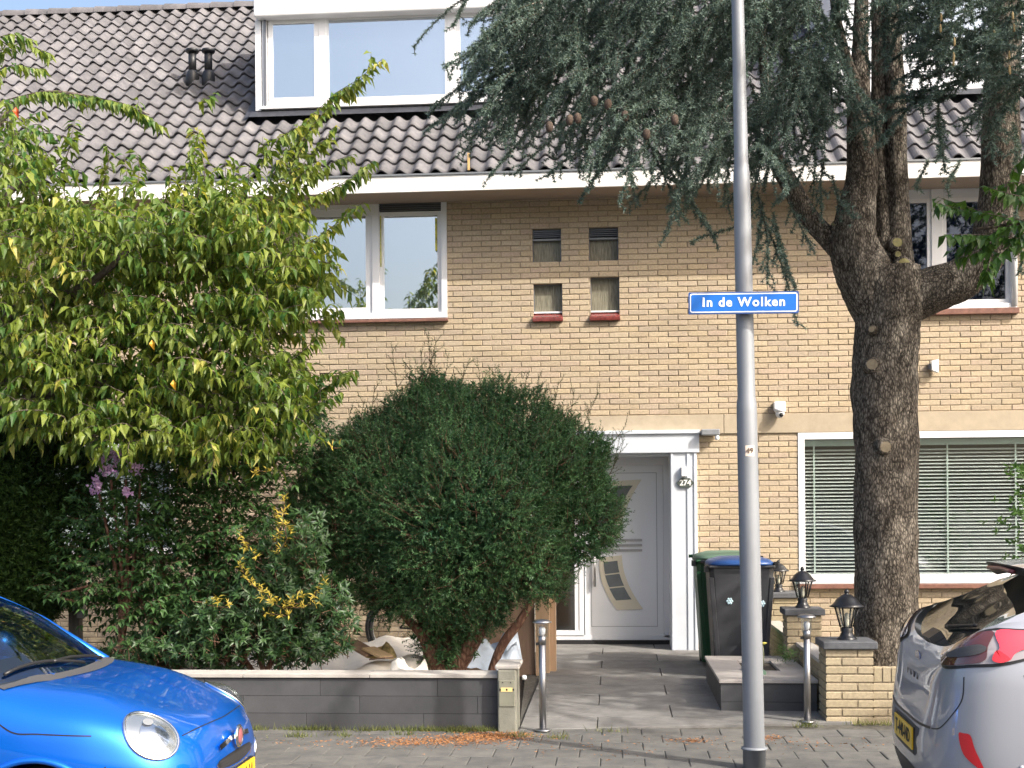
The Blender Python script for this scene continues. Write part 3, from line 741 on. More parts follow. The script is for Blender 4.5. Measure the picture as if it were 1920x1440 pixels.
# --- dormer with roller-shutter box and three-light window
def dormer(x0, x1, main):
    zb = atY(730, 203, DY).z; zt = zb + 1.62
    depth = 3.2
    d = MB().box(x0, x1, DY+.005, DY+depth, zb, zt).build('dormer', 'upvc', house)
    MB().box(x0-.12, x1+.12, DY-.16, DY+depth, zt+.001, zt+.2).build('dormer_roof', 'fascia', d)
    # lead apron below, dressed onto the tiles
    a = roofpt(0, 0).z
    e = [Vector((x0-.06, DY+.0, zb+.01)), Vector((x1+.06, DY+.0, zb+.01))]
    s1 = (DY - EAVE_Y)/ca
    lo = s1 - .16
    vs = [e[0], e[1], roofpt(x1+.06, s1-.02, .085), roofpt(x0-.06, s1-.02, .085), roofpt(x1+.06, lo, .075), roofpt(x0-.06, lo, .075)]
    MB().add(vs, [(0,3,2,1),(3,5,4,2)]).build('lead_apron', 'lead', d)
    for sx in (x0, x1):
        s = -1 if sx == x0 else 1
        MB().add([Vector((sx+s*.002, DY-.02, zb-.02)), roofpt(sx+s*.002, s1+3.6, .09), roofpt(sx+s*.13, s1+3.6, .06), roofpt(sx+s*.13, s1-.16, .06)], [(0,1,2,3)]).build('side_flashing', 'lead', d)
    if main:
        o = rect(494, 22, 980, 199, DY); o = (o[0], o[1], o[2]+.02, o[3])
        Y = DY
        wnd = ring(house, o, .06, Y-.06, Y+.004, 'window')
        xs = [rect(a, 40, b, 180, Y) for a, b in ((505,513),(597,615),(838,857),(943,965))]
        for q in (xs[1], xs[2]): bar(wnd, q[0]+.012, q[1]-.012, o[2]+.06, o[3]-.06, Y-.05, Y+.003)
        sub = [(xs[0][0], xs[1][0]+.012), (xs[1][1]-.012, xs[2][0]+.012), (xs[2][1]-.012, xs[3][1])]
        for k, (a, b) in enumerate(sub):
            t = .055 if k != 1 else .03
            ring(wnd, (a, b, o[2]+.061, o[3]-.061), t, Y-.045, Y+.002, 'sash'); pane(wnd, (a+t-.005, b-t+.005, o[2]+.061+t-.005, o[3]-.061-t+.005), Y-.03)
            MB().box(a+t-.01, b-t+.01, Y-.014, Y+.0045, o[2]+.08, o[3]-.08).build('net_curtain', 'curtain', wnd)
        MB().box(o[0]-.02, o[1]+.02, Y-.10, Y+.004, o[2]-.035, o[2]-.001).build('sill', 'upvc', wnd, bevel=.006)
        z0 = atY(730, 21, DY-.2).z
        MB().box(x0+.02, x1-.02, DY-.20, DY+.004, z0, z0+.30).build('shutter_box', 'upvc', d, bevel=.02)
        for xa, xb in ((x0-.0, x0+.075), (x1-.075, x1)):
            MB().box(xa, xb, DY-.07, DY+.004, zb+.0, z0-.002).build('corner_trim', 'white_paint', d, bevel=.005)
        for ga in (xs[0][0]-.05, xs[3][1]+.02): MB().box(ga, ga+.03, DY-.085, DY-.0605, o[2]+.02, z0-.003).build('shutter_guide', 'grille', d)
    else:
        n = 9
        for k in range(n):
            za, zz = zb + k*(zt-zb)/n, zb + (k+1)*(zt-zb)/n
            MB().add([(x0+.0,DY-.030,za+.003),(x1,DY-.030,za+.003),(x1,DY-.006,zz-.004),(x0,DY-.006,zz-.004),(x0,DY+.004,za+.003),(x1,DY+.004,za+.003)],
                     [(0,1,2,3),(0,4,5,1)]).build('cladding_board', 'white_paint', d)
        o = (x0+.9, x1-.9, zb+.55, zt-.15); wnd = ring(d, o, .07, DY-.05, DY-.001, 'window_frame'); MB().box(o[0]+.06, o[1]-.06, DY-.04, DY-.034, o[2]+.06, o[3]-.06).build('pane', 'glass_upper', wnd)
dormer(D1[0], D1[1], True)
dormer(D2[0], D2[1], False)
# ================================================================ ground, pavement, path
mat('asphalt', (0.055,0.056,0.060), .9, noise=.25, nscale=12, bump=.4, bscale=220)
mat('earth', (0.11,0.10,0.075), .95, noise=.35, nscale=5, bump=.5, bscale=40)
mat('joint_sand', (0.085,0.08,0.068), .95, noise=.4, nscale=20, bump=.5, bscale=120)
mat('paver', (0.070,0.070,0.068), .92, noise=.3, nscale=7, bump=.5, bscale=160, rnd=.12, color2=(0.135,0.132,0.12), detail=9)
mat('kerb', (0.20,0.20,0.195), .9, noise=.2, nscale=10, bump=.3, rnd=.08)
mat('slab', (0.105,0.105,0.103), .85, noise=.3, nscale=4.5, bump=.3, bscale=140, rnd=.10, color2=(0.215,0.21,0.20), detail=9)
g = MB().add([(-900,-900,0),(900,-900,0),(900,900,0),(-900,900,0)], [(0,1,2,3)]).build('ground', 'earth'); tag(g, kind='structure')
CURB = 8.05
rd = MB().add([(-60,-7,.004),(60,-7,.004),(60,CURB-.12,.004),(-60,CURB-.12,.004)], [(0,1,2,3)]).build('road', 'asphalt'); tag(rd, kind='structure')
ZP = .10
YE = 10.1
pv = MB().box(-14, 14, CURB-.1199, YE+.5, .008, ZP-.012).build('pavement', 'joint_sand'); tag(pv, kind='structure')
kme = None
for k in range(26):
    x = -13 + k
    if kme is None: o = MB().box(x+.004, x+.996, CURB-.13, CURB-.01, .0, ZP+.004).build('kerbstone', 'kerb', pv, bevel=.008); kme = o.data
    else:
        o2 = link('kerbstone', kme, Vector((x+.5, WLOC[o.name].y, WLOC[o.name].z)), pv); md = o2.modifiers.new('bevel','BEVEL'); md.width = .008; md.segments = 2
pmes = []
for k in range(5):
    j = RNG.uniform(-.002,.002,8)
    v = [(-.146,-.146,0),(.146,-.146,0),(.146,.146,0),(-.146,.146,0),(-.146,-.146,.03+j[0]),(.146,-.146,.03+j[1]),(.146,.146,.03+j[2]),(-.146,.146,.03+j[3])]
    top = [(-.140,-.140,.034+j[0]),(.140,-.140,.034+j[1]),(.140,.140,.034+j[2]),(-.140,.140,.034+j[3])]
    me = bpy.data.meshes.new('paving_tile'); me.from_pydata(v+top, [], [(0,1,5,4),(1,2,6,5),(2,3,7,6),(3,0,4,7),(8,9,10,11)]+[(4+i,4+(i+1)%4,8+(i+1)%4,8+i) for i in range(4)]); me.materials.append(MATS['paver']); pmes.append(me)
PV = []; PF = []
rows = int((YE - CURB)/.297)+1
for r_ in range(rows):
    for c in range(42):
        x = -6.2 + c*.297 + (.1485 if r_ % 2 else 0); y = CURB + .15 + r_*.297
        z = ZP - .034 + random.uniform(-.003,.003)
        if -3.6 < x < 4.2: link('paving_tile', pmes[(r_*7+c*3) % 5], (x, y, z), pv)
        else:
            me = pmes[c % 5]; n = len(PV); PV.extend([(q.co.x+x, q.co.y+y, q.co.z+z) for q in me.vertices]); PF.extend([tuple(i+n for i in q.vertices) for q in me.polygons])
triang('paving_field', PV, PF, 'paver', pv, 'stuff')
# garden soil and side yards
gs = MB().box(-9, 9, YE+.5, F+.3, .0, .085).build('garden_soil', 'soil'); tag(gs, kind='structure')
# entrance path: grey slabs in running bond, nearly level
pth = MB()
pL0, pL1 = atZ(972, 1366, .11), atZ(1040, 1196, .17)
pxl = atZ(985, 1366, .11).x - .05
pxr = atZ(1600, 1354, .11).x
PATH_Y0L, PATH_Y0R, PATH_Y1 = atZ(985,1367,.11).y, atZ(1590,1353,.11).y, YD - .05
def pz(y): return .108 + .012*(y-10.1)
base = MB().add([(pxl,PATH_Y0L+.02,.03),(pxr,PATH_Y0R+.02,.03),(pxr,PATH_Y1,.03),(pxl-.3,PATH_Y1,.03),(pxl,PATH_Y0L+.02,.085),(pxr,PATH_Y0R+.02,.085),(pxr,PATH_Y1,.142),(pxl-.3,PATH_Y1,.142)],
                [(4,5,6,7),(0,1,5,4),(1,2,6,5),(3,0,4,7)]).build('path', 'joint_sand'); tag(base, kind='structure')
y = PATH_Y0L; r_ = 0
while y < PATH_Y1 - .1:
    y1 = min(y + .59, PATH_Y1)
    x = pxl - (.0 if r_ % 2 else .6)
    while x < pxr:
        a, b = max(x, pxl) + .004, min(x+1.2, pxr) - .004
        if b - a > .05:
            ya = yb = y + .006
            if r_ == 0:
                f_ = lambda q: PATH_Y0L + (PATH_Y0R-PATH_Y0L)*(q-pxl)/(pxr-pxl)
                ya, yb = f_(a), f_(b)
            zz = random.uniform(-.002,.002)
            vs = [(a,ya,.06),(b,yb,.06),(b,y1-.003,.06),(a,y1-.003,.06)] + [(q[0],q[1],pz(q[1])+zz) for q in ((a,ya),(b,yb),(b,y1-.003),(a,y1-.003))]
            MB().add(vs, [(4,5,6,7),(0,1,5,4),(1,2,6,5),(2,3,7,6),(3,0,4,7)]).build('slab', 'slab', base, bevel=.004)
        x += 1.2
    y = y1; r_ += 1
dm = rect(1140, 1183, 1192, 1200, YD-.3)

# ================================================================ front garden wall of dark panels with a pale coping
mat('wall_panel', (0.040,0.042,0.046), .8, noise=.22, nscale=2.5, bump=.12, bscale=90, rnd=.14, color2=(0.070,0.071,0.075), detail=8)
mat('coping', (0.38,0.36,0.33), .8, noise=.18, nscale=5, bump=.2)
WY = 10.02; wx1 = atY(934, 1300, WY).x; wx0 = -5.6; wz1 = atY(700, 1271, WY).z
gw = thing('garden_wall', ((wx0+wx1)/2, WY, 0), 'low dark grey panelled garden wall with pale coping', 'garden wall')
MB().box(wx0, wx1, WY+.012, WY+.20, .02, wz1).build('core', 'dark', gw)
ph = (wz1 - .095)/3
for r_ in range(3):
    x = wx1; x -= (.35, .0, .62)[r_] or .0
    cuts = [wx1]
    q = wx1 - (.58, .16, .47)[r_]
    while q > wx0: cuts.append(q); q -= .92
    cuts.append(wx0)
    for b, a in zip(cuts, cuts[1:]):
        if b - a < .03: continue
        z0 = .09 + r_*ph; MB().box(a+.0015, b-.0015, WY+random.uniform(-.0015,.0015), WY+.014, z0+.0015, z0+ph-.0015).build('panel', 'wall_panel', gw)
cp = wx1; k = 0
while cp > wx0:
    a = max(cp - 1.0, wx0); MB().box(a+.002, cp-.002, WY-.018, WY+.235, wz1+.001, wz1+.032).build('coping_slab', 'coping', gw, bevel=.004); cp = a
# concrete meter post at the end of the wall
mat('post_concrete', (0.17,0.168,0.135), .88, noise=.15, nscale=8, bump=.35, bscale=120, color2=(0.225,0.22,0.18))
MY = 9.93
mr_ = rect(933, 1256, 968, 1372, MY)
mp = thing('meter_post', ((mr_[0]+mr_[1])/2, MY+.1, ZP), 'pale concrete connection post at the end of the dark garden wall', 'post')
mz = mr_[3]
MB().box(mr_[0], mr_[1], MY, MY+.36, .06, mz).build('body', 'post_concrete', mp, bevel=.012)
MB().box(mr_[0]-.02, mr_[1]+.025, MY-.0, MY+.40, mz+.001, mz+.035).build('cap', 'coping', mp, bevel=.01)
MB().box(mr_[0]+.012, mr_[1]-.012, MY-.006, MY-.0005, mz-.28, mz-.08).build('cover_plate', mat('cover_plate', (0.20,0.198,0.15), .6, noise=.1), mp, bevel=.003)
cxm = (mr_[0]+mr_[1])/2
pl_ = MB().box(cxm-.045, cxm+.045, MY-.009, MY-.0065, mz-.165, mz-.135).build('yellow_label', mat('label_yellow', (0.75,0.58,0.24), .5), mp)
for dx in (-.05, 0, .05): MB().box(cxm+dx-.006, cxm+dx+.006, MY-.0105, MY-.0092, mz-.158, mz-.142).build('label_mark', 'dark', mp)
MB().lathe([(.017,0),(.02,.02),(.012,.035)], (mr_[1]+.028, MY+.25, mz-.09), 12, 'x').build('side_knob', 'upvc', mp)
for dx in (-.03, .03): MB().box(cxm+dx-.003, cxm+dx+.003, MY-.0085, MY-.0062, mz-.10, mz-.09).build('screw', 'dark', mp)

# ================================================================ stainless path lights
def path_light(px, pb, ptop, Y, label):
    b_ = atY(px, pb, Y); H_ = atY(px, ptop, Y).z - b_.z
    zb = pz(Y) if True else 0
    t = thing('path_light', (b_.x, Y, zb), label, 'path light', 'stainless path lights beside the entrance')
    c = (b_.x, Y, zb); hh = b_.z + H_ - zb
    MB().lathe([(.062,.0),(.062,.008),(.03,.014)], c, 18).build('base_plate', 'steel', t)
    MB().lathe([(.027,.01),(.027,hh-.17)], c, 16).build('pole', 'steel', t)
    MB().lathe([(.030,hh-.185),(.030,hh-.12),(.02,hh-.118)], c, 16).build('collar', 'steel', t)
    MB().lathe([(.040,hh-.13),(.043,hh-.015)], c, 16, cap=False).build('glass_tube', 'glass_lamp', t)
    MB().lathe([(.012,hh-.12),(.024,hh-.10),(.026,hh-.07),(.016,hh-.05)], c, 12).build('bulb', 'upvc', t)
    MB().lathe([(.072,hh-.020),(.074,hh-.012),(.05,hh+.002),(.012,hh+.008)], c, 20).build('cap', 'steel', t)
    MB().box(c[0]-.048, c[0]-.028, Y-.02, Y+.02, zb+hh-.19, zb+hh-.17).build('sensor', 'black_plastic', t)
path_light(1018, 1362, 1163, 9.98, 'stainless path light beside the concrete meter post')
path_light(1514, 1354, 1153, 10.42, 'stainless path light in front of the planter and brick pillar')

# ================================================================ planter box with slab rim
mat('planter_panel', (0.055,0.057,0.06), .7, noise=.2, nscale=4, bump=.1, rnd=.1)
mat('planter_rim', (0.35,0.325,0.30), .8, noise=.15, nscale=6, bump=.15, rnd=.06)
a0 = atZ(1352, 1331, .125)
PYF = a0.y; plx0 = a0.x; plx1 = atY(1532, 1330, PYF).x; PYB = PYF + 1.75
plz = atY(1440, 1281, PYF).z
pt = thing('planter', ((plx0+plx1)/2, PYF+.6, .12), 'low dark panelled planter box with pale slab rim beside the path', 'planter')
MB().box(plx0+.012, plx1-.012, PYF+.012, PYB, .09, plz-.002).build('core', 'dark', pt)
for a, b, z0, z1 in ((plx0, plx0+.30, .09, .19), (plx0+.303, plx1, .09, .19), (plx0, plx0+.30, .193, plz-.004), (plx0+.303, plx1, .193, plz-.004)):
    MB().box(a, b, PYF, PYF+.013, z0, z1).build('panel', 'planter_panel', pt)
for a, b in ((PYF+.014, PYF+.9), (PYF+.903, PYB)): MB().box(plx0, plx0+.013, a, b, .09, plz-.004).build('side_panel', 'planter_panel', pt)
hx0_, hx1_ = plx0+.26, plx1-.22
hy0, hy1 = PYF+.62, PYB-.35
for q in ((plx0-.015, plx1+.01, PYF-.015, hy0), (plx0-.015, plx1+.01, hy1, PYB+.01), (plx0-.015, hx0_, hy0+.003, hy1-.003), (hx1_, plx1+.01, hy0+.003, hy1-.003)):
    MB().box(q[0], q[1], q[2], q[3], plz, plz+.028).build('rim_slab', 'planter_rim', pt, bevel=.004)
MB().box(hx0_+.01, hx1_-.01, hy0+.01, hy1-.01, plz-.002, plz+.004).build('planting_soil', 'soil', pt)
# loose slate offcut and pale board on the rim
t = tag(MB().cbox((plx0+.30, PYF+.42, plz+.041), (.035,.0,0), (-.03,.30,0), (0,0,.012)).build('board_offcut', mat('offcut_grey', (0.33,0.34,0.34), .6, noise=.1)), 'narrow grey board offcut lying on the planter rim', 'board')
t = tag(MB().cbox((plx0+.36, PYF+.55, plz+.043), (.03,.0,0), (-.02,.22,0), (0,0,.014)).build('board_offcut', mat('offcut_green', (0.22,0.36,0.24), .6, noise=.1)), 'pale green board offcut lying on the planter rim', 'board')
# small yellow-topped flower growing in the planter
sp_ = atY(1431, 1232, hy1-.2)
t = thing('garden_flower', (sp_.x, hy1-.2, plz), 'single thin stem with yellow flower head in the planter', 'flower')
MB().tube([(sp_.x, hy1-.2, plz), (sp_.x+.005, hy1-.2, plz+.12), (sp_.x-.005, hy1-.2, plz+.20)], .004, 6).build('stem', mat('stem_pale', (0.5,0.52,0.3), .6), t)
MB().lathe([(.006,.19),(.035,.205),(.03,.215),(.005,.215)], (sp_.x, hy1-.2, plz), 9).build('flower_head', mat('flower_yellow', (0.75,0.68,0.12), .6), t)

# ================================================================ brick pillars, divider wall, low front wall
GB = mat
def brick_mesh(L_, D_, H_, b=.005):
    v = []; 
    for z, i in ((0,b),(b,0),(H_-b,0),(H_,b)):
        v += [(-L_/2+i,-D_/2+i,z),(L_/2-i,-D_/2+i,z),(L_/2-i,D_/2-i,z),(-L_/2+i,D_/2-i,z)]
    f = [(3,2,1,0),(12,13,14,15)]
    for r_ in range(3): f += [(4*r_+k, 4*r_+(k+1)%4, 4*r_+4+(k+1)%4, 4*r_+4+k) for k in range(4)]
    me = bpy.data.meshes.new('brick'); me.from_pydata(v, [], f); me.materials.append(MATS['garden_brick']); return me
GBH = .0665
m_full = brick_mesh(.215, .105, GBH-.011); m_head = brick_mesh(.105, .105, GBH-.011); m_deep = brick_mesh(.105, .215, GBH-.011); m_sold = brick_mesh(.058, .105, .115)
def pillar(px0, px1, pbase, ptop, Y, label, zb):
    x0 = atY(px0, (pbase+ptop)/2, Y).x; x1 = atY(px1, (pbase+ptop)/2, Y).x; zt = atY((px0+px1)/2, ptop, Y).z
    wd = x1 - x0; n = max(3, int(round((zt - .075 - zb)/GBH)))
    t = thing('brick_pillar', ((x0+x1)/2, Y+wd/2, zb), label, 'pillar')
    MB().box(x0+.009, x1-.009, Y+.009, Y+wd-.009, zb, zb+n*GBH).build('mortar_core', 'mortar', t)
    A = .215*wd/.33; bme = brick_mesh(A-.0, .10, GBH-.011); hme = brick_mesh(wd-A-.011, .10, GBH-.011); sme = brick_mesh(.10, wd-.10-.011-.11, GBH-.011); 
    for k in range(n):
        z = zb + k*GBH + .005
        if k % 2 == 0: xs = ((x0+A/2, bme), (x1-(wd-A-.011)/2, hme))
        else: xs = ((x1-A/2, bme), (x0+(wd-A-.011)/2, hme))
        for xx, me in xs:
            link('brick', me, (xx, Y+.05, z), t); link('brick', me, (xx, Y+wd-.05, z), t)
        sb = brick_mesh(.10, wd-.222, GBH-.011) if k == 0 else sb
        for xx in (x0+.05, x1-.05): link('brick', sb, (xx, Y+wd/2, z), t)
    zt_ = zb + n*GBH
    MB().box(x0-.025, x1+.03, Y-.03, Y+wd+.03, zt_, zt_+.06).build('cap_stone', 'slate_cap', t, bevel=.008)
    return x0, x1, zt_+.06, wd
PY1 = atZ(1600, 1355, ZP).y
p1 = pillar(1549, 1638, 1356, 1197, PY1, 'yellow brick pillar with slate cap and lantern next to the cedar', ZP-.02)
PY2 = PY1 + 1.95
p2 = pillar(1476, 1541, 1250, 1143, PY2, 'yellow brick pillar halfway along the divider wall carrying a lantern', ZP+.02)
PY3 = F - .42
p3 = pillar(1428, 1496, 1225, 1107, PY3, 'yellow brick pillar against the house behind the refuse bins', ZP+.02)
# divider wall between the two front gardens, runs from the house to the street
dwx = p1[0] + .05; dww = .11
dw = thing('divider_wall', (dwx+dww/2, (PY1+PY3)/2, ZP), 'low brick divider wall running between pillars from street to house', 'garden wall')
zdw = atY(1543, 1243, PY1+.3).z
ncr = int((zdw - ZP)/GBH)
segs = [(PY1+p1[3]+.002, PY2-.002), (PY2+p2[3]+.002, PY3-.002)]
for a, b in segs:
    MB().box(dwx+.012, dwx+dww-.008, a, b, ZP-.02, ZP+ncr*GBH).build('mortar_core', 'mortar', dw)
    me = brick_mesh(.105, .215, GBH-.011)
    for k in range(ncr):
        y = a - (.113 if k % 2 else 0)
        while y < b:
            if y >= a-.001 and y+.215 <= b: link('brick', me, (dwx+dww/2, y+.1075, ZP+k*GBH), dw)
            y += .226
    nb = int((b-a)/.5)
    for k in range(nb):
        ya, yb = a+(b-a)*k/nb, a+(b-a)*(k+1)/nb
        MB().box(dwx-.02, dwx+dww+.02, ya+.003, yb-.003, ZP+ncr*GBH+.001, ZP+ncr*GBH+.035).build('coping_slab', 'coping', dw, bevel=.004)
# low front wall right of the pillar with soldier course
lwx0 = p1[1] + .002; lwx1 = lwx0 + 3.0; lwz = atY(1665, 1256, PY1+.02).z
lw = thing('low_brick_wall', ((lwx0+lwx1)/2, PY1+.07, ZP), 'low yellow brick wall with soldier course in front of the cedar trunk', 'garden wall')
nr = int((lwz - ZP - .12)/GBH); zs = ZP - .02
nr = max(4, int(round((lwz - zs - .125)/GBH)))
MB().box(lwx0, lwx1, PY1+.018, PY1+.11, zs, zs+nr*GBH+.118).build('mortar_core', 'mortar', lw)
for k in range(nr):
    x = lwx0 - (.113 if k % 2 else 0)
    while x < lwx1:
        if x >= lwx0 - .001: link('brick', m_full, (x+.1075, PY1+.062, zs+k*GBH+.005), lw)
        elif x + .215 > lwx0: link('brick', m_head, (lwx0+.053, PY1+.062, zs+k*GBH+.005), lw)
        x += .226
x = lwx0 + .035
while x < lwx1 - .03:
    link('brick', m_sold, (x, PY1+.062, zs+nr*GBH+.005), lw); x += .068

# ================================================================ lanterns on the pillars
def lantern(c, H_, label):
    t = thing('pillar_lantern', c, label, 'lantern', 'black lanterns on the brick pillars')
    s = H_
    MB().lathe([(.20*s,0),(.20*s,.02*s),(.15*s,.06*s),(.11*s,.15*s),(.125*s,.22*s),(.10*s,.25*s)], c, 8).build('base', 'black_metal', t)
    r0, r1, z0, z1 = .125*s, .235*s, .25*s, .66*s
    MB().lathe([(r0*.93,z0),(r1*.93,z1)], c, 6, cap=False).build('glass', 'glass_lamp', t, flat=True)
    for k in range(6):
        a = math.pi*k/3 + .0
        p, q = Vector(c)+Vector((r0*math.cos(a), r0*math.sin(a), z0)), Vector(c)+Vector((r1*math.cos(a), r1*math.sin(a), z1))
        MB().tube([p, q], .013*s+.002, 6).build('rib', 'black_metal', t)
    MB().lathe([(.03*s,z0),(.045*s,.3*s),(.045*s,.5*s),(.02*s,.53*s)], c, 10).build('bulb', 'cream', t)
    MB().lathe([(.33*s,.645*s),(.34*s,.66*s),(.27*s,.70*s),(.20*s,.80*s),(.10*s,.88*s),(.035*s,.90*s),(.05*s,.93*s),(.05*s,.96*s),(.015*s,1.0*s)], c, 12).build('roof_cap', 'black_metal', t)
def lan(px, pb, ptop, Y, zb, label):
    b_ = atY(px, pb, Y); H_ = atY(px, ptop, Y).z - b_.z; lantern((b_.x, Y, zb-.001), H_, label)
lan(1588, 1193, 1098, PY1+.17, p1[2], 'black lantern on the brick pillar nearest the street, against cedar bark')
lan(1505, 1143, 1066, PY2+.17, p2[2], 'black lantern on the brick pillar halfway along the divider wall')
lan(1460, 1112, 1052, PY3+.17, p3[2], 'black lantern against the house wall, partly behind the blue lidded bin')

# ================================================================ wheelie bins
def bin_(x0, x1, Y, zb, zt, body, lid, label, grp='wheelie bins by the front door', stick=False):
    t = thing('wheelie_bin', ((x0+x1)/2, Y+.3, zb), label, 'bin', grp)
    cx, hw = (x0+x1)/2, (x1-x0)/2; D_ = .62
    vs = []
    for z, k, dy in ((zb+.06,.80,.09),(zb+.10,.82,.07),(zt-.16,.985,.0),(zt-.12,1.0,-.005),(zt-.07,1.0,-.005)):
        ww = hw*k; r_ = .045
        ys, ye = Y+dy, Y+D_
        vs += [(cx-ww+r_,ys,z),(cx+ww-r_,ys,z),(cx+ww,ys+r_,z),(cx+ww,ye-r_,z),(cx+ww-r_,ye,z),(cx-ww+r_,ye,z),(cx-ww,ye-r_,z),(cx-ww,ys+r_,z)]
    fs = [tuple(range(7,-1,-1))]
    for i in range(4): fs += [(8*i+k, 8*i+(k+1)%8, 8*i+8+(k+1)%8, 8*i+8+k) for k in range(8)]
    MB().add(vs, fs).build('body', body, t, bevel=.006)
    # corner ribs
    for sx in (-1, 1):
        MB().cbox((cx+sx*hw*.82, Y+.055, (zb+zt)/2-.05), (.022,0,0), (0,.03,0), (sx*.035,-.028,(zt-zb)/2-.14)).build('corner_rib', body, t, bevel=.006)
    MB().box(cx-hw*1.02, cx+hw*1.02, Y-.03, Y+D_+.02, zt-.10, zt-.072).build('rim', body, t, bevel=.012)
    # domed lid
    vs = []; n = 8
    prof = [(1.05,.0),(1.05,.018),(.95,.045),(.62,.075),(.0,.085)]
    for k, h in prof:
        for i in range(16):
            a = 2*math.pi*i/16
            ex = abs(math.cos(a))**.45*math.copysign(1, math.cos(a)); ey = abs(math.sin(a))**.45*math.copysign(1, math.sin(a))
            vs.append((cx + hw*k*ex, Y + D_/2 - .01 + (D_/2+.03)*k*ey, zt - .071 + h))
    fs = [tuple(range(15,-1,-1))]
    for i in range(4): fs += [(16*i+k, 16*i+(k+1)%16, 16*i+16+(k+1)%16, 16*i+16+k) for k in range(16)]
    MB().add(vs, fs, True).build('lid', lid, t)
    MB().tube([(cx-hw*1.12, Y+D_+.05, zt-.06), (cx+hw*1.12, Y+D_+.05, zt-.06)], .018, 8).build('handle_bar', body, t)
    MB().box(cx-hw*1.14, cx-hw*1.0, Y+.02, Y+.08, zt-.14, zt-.08).build('lift_lug', 'black_plastic', t); MB().box(cx+hw*1.0, cx+hw*1.12, Y+.02, Y+.08, zt-.10, zt-.04).build('lift_lug', 'black_plastic', t)
    for sx in (-1, 1): MB().lathe([(.09,-.025),(.10,-.02),(.10,.02),(.09,.025)], (cx+sx*hw*.72, Y+D_+.0, zb+.10), 16, 'x').build('wheel', 'black_plastic', t)
    if stick:
        for px, py in ((1368, 1127), (1428.5, 1132)):
            p = atY(px, py, Y+.02); fl = MB(); yy = Y - .012 + .07*(1-(p.z-zb)/(zt-zb))
            for i in range(6):
                a = math.pi*i/3; fl.lathe([(.013,0),(.012,.002)], (p.x+.022*math.cos(a), yy, p.z+.022*math.sin(a)), 8, 'y')
            fl.lathe([(.012,0),(.011,.003)], (p.x, yy, p.z), 8, 'y')
            fl.build('flower_sticker', mat('sticker', (0.55,0.75,0.82), .4), t)
mat('bin_grey', (0.045,0.047,0.052), .5, noise=.15, nscale=10); mat('bin_blue', (0.02,0.075,0.25), .38); mat('bin_green', (0.012,0.07,0.028), .45, noise=.1)
mat('bin_green_lid', (0.10,0.17,0.12), .6)
BY = PYB + .15
bx0, bx1 = atY(1330, 1130, BY).x, atY(1453, 1130, BY).x
zt = atY(1390, 1044, BY+.3).z
bin_(bx0, bx1, BY, ZP+.04, zt, 'bin_grey', 'bin_blue', 'dark grey wheelie bin with blue lid and flower stickers', stick=True)
BY2 = BY + .72
gx0, gx1 = atY(1306, 1130, BY2).x, atY(1425, 1130, BY2).x
bin_(gx0, gx1, BY2, ZP+.04, atY(1350, 1034, BY2+.3).z, 'bin_green', 'bin_green_lid', 'dark green wheelie bin behind the blue lidded one')

# ================================================================ wood-look screen, debris, bicycle behind the garden wall
SY = 13.2
mat('wood_screen', (0.27,0.175,0.12), .6, noise=.2, nscale=8, stretch=(4,1,.25), color2=(0.36,0.25,0.18))
mat('wood_screen2', (0.40,0.27,0.17), .6, noise=.2, nscale=9, stretch=(4,1,.2), color2=(0.48,0.34,0.22))
s0 = rect(955, 1100, 1002, 1256, SY); s1 = rect(1004, 1100, 1030, 1253, SY)
ws = thing('wood_screen', ((s0[0]+s1[1])/2, SY, ZP), 'brown wood-grain screen panel standing left of the entrance path', 'screen')
MB().box(s0[0]-.8, s0[1], SY+.05, SY+.09, ZP, ZP+1.25).build('panel', 'wood_screen', ws)
MB().box(s1[0], s1[1], SY-.02, SY+.10, ZP-.01, ZP+1.30).build('end_board', 'wood_screen2', ws, bevel=.004)
MB().box(s1[1]-.004, s1[1]+.06, SY+.101, SY+.22, ZP-.01, ZP+1.28).build('side_board', 'wood_screen2', ws)
mat('dust_sheet', (0.72,0.69,0.62), .85, noise=.12, nscale=4, bump=.3, bscale=8)
mat('cardboard', (0.50,0.36,0.21), .8, noise=.2, nscale=6); mat('board_brown', (0.20,0.13,0.09), .7, noise=.3, nscale=10)
def sheet(name, x0, x1, y0, y1, z, amp, m, n=26, seed=0):
    rg = np.random.default_rng(seed); v = []; ph = rg.uniform(0, 6, 8)
    for i in range(n+1):
        for k in range(n+1):
            u, w_ = i/n, k/n; x = x0+(x1-x0)*u; y = y0+(y1-y0)*w_
            h_ = amp*(.5+.3*math.sin(7*u+ph[0]+3*w_)+.3*math.sin(11*w_+ph[1]-4*u)+.25*abs(math.sin(17*u+9*w_+ph[2])))*(1 if 0<i<n and 0<k<n else .2)
            v.append((x+.04*math.sin(9*w_+ph[3]), y+.04*math.sin(8*u+ph[4]), z+max(0,h_)))
    f = [(i*(n+1)+k, (i+1)*(n+1)+k, (i+1)*(n+1)+k+1, i*(n+1)+k+1) for i in range(n) for k in range(n)]
    return mesh(name, v, f, m, smooth=True)
q0, q1 = atY(395, 1230, 12.2).x, atY(800, 1230, 12.2).x
tag(sheet('dust_sheet', q0, q1, 10.9, 14.9, .10, .24, 'dust_sheet', seed=3), 'crumpled off-white dust sheet spread over the front garden behind dark wall', 'sheet')
tag(sheet('rubble_bag', atY(735,1240,11.3).x, atY(790,1240,11.3).x, 11.2, 11.6, .30, .16, 'dust_sheet', 10, 5), 'small off-white crumpled bag by the yew trunk', 'bag')
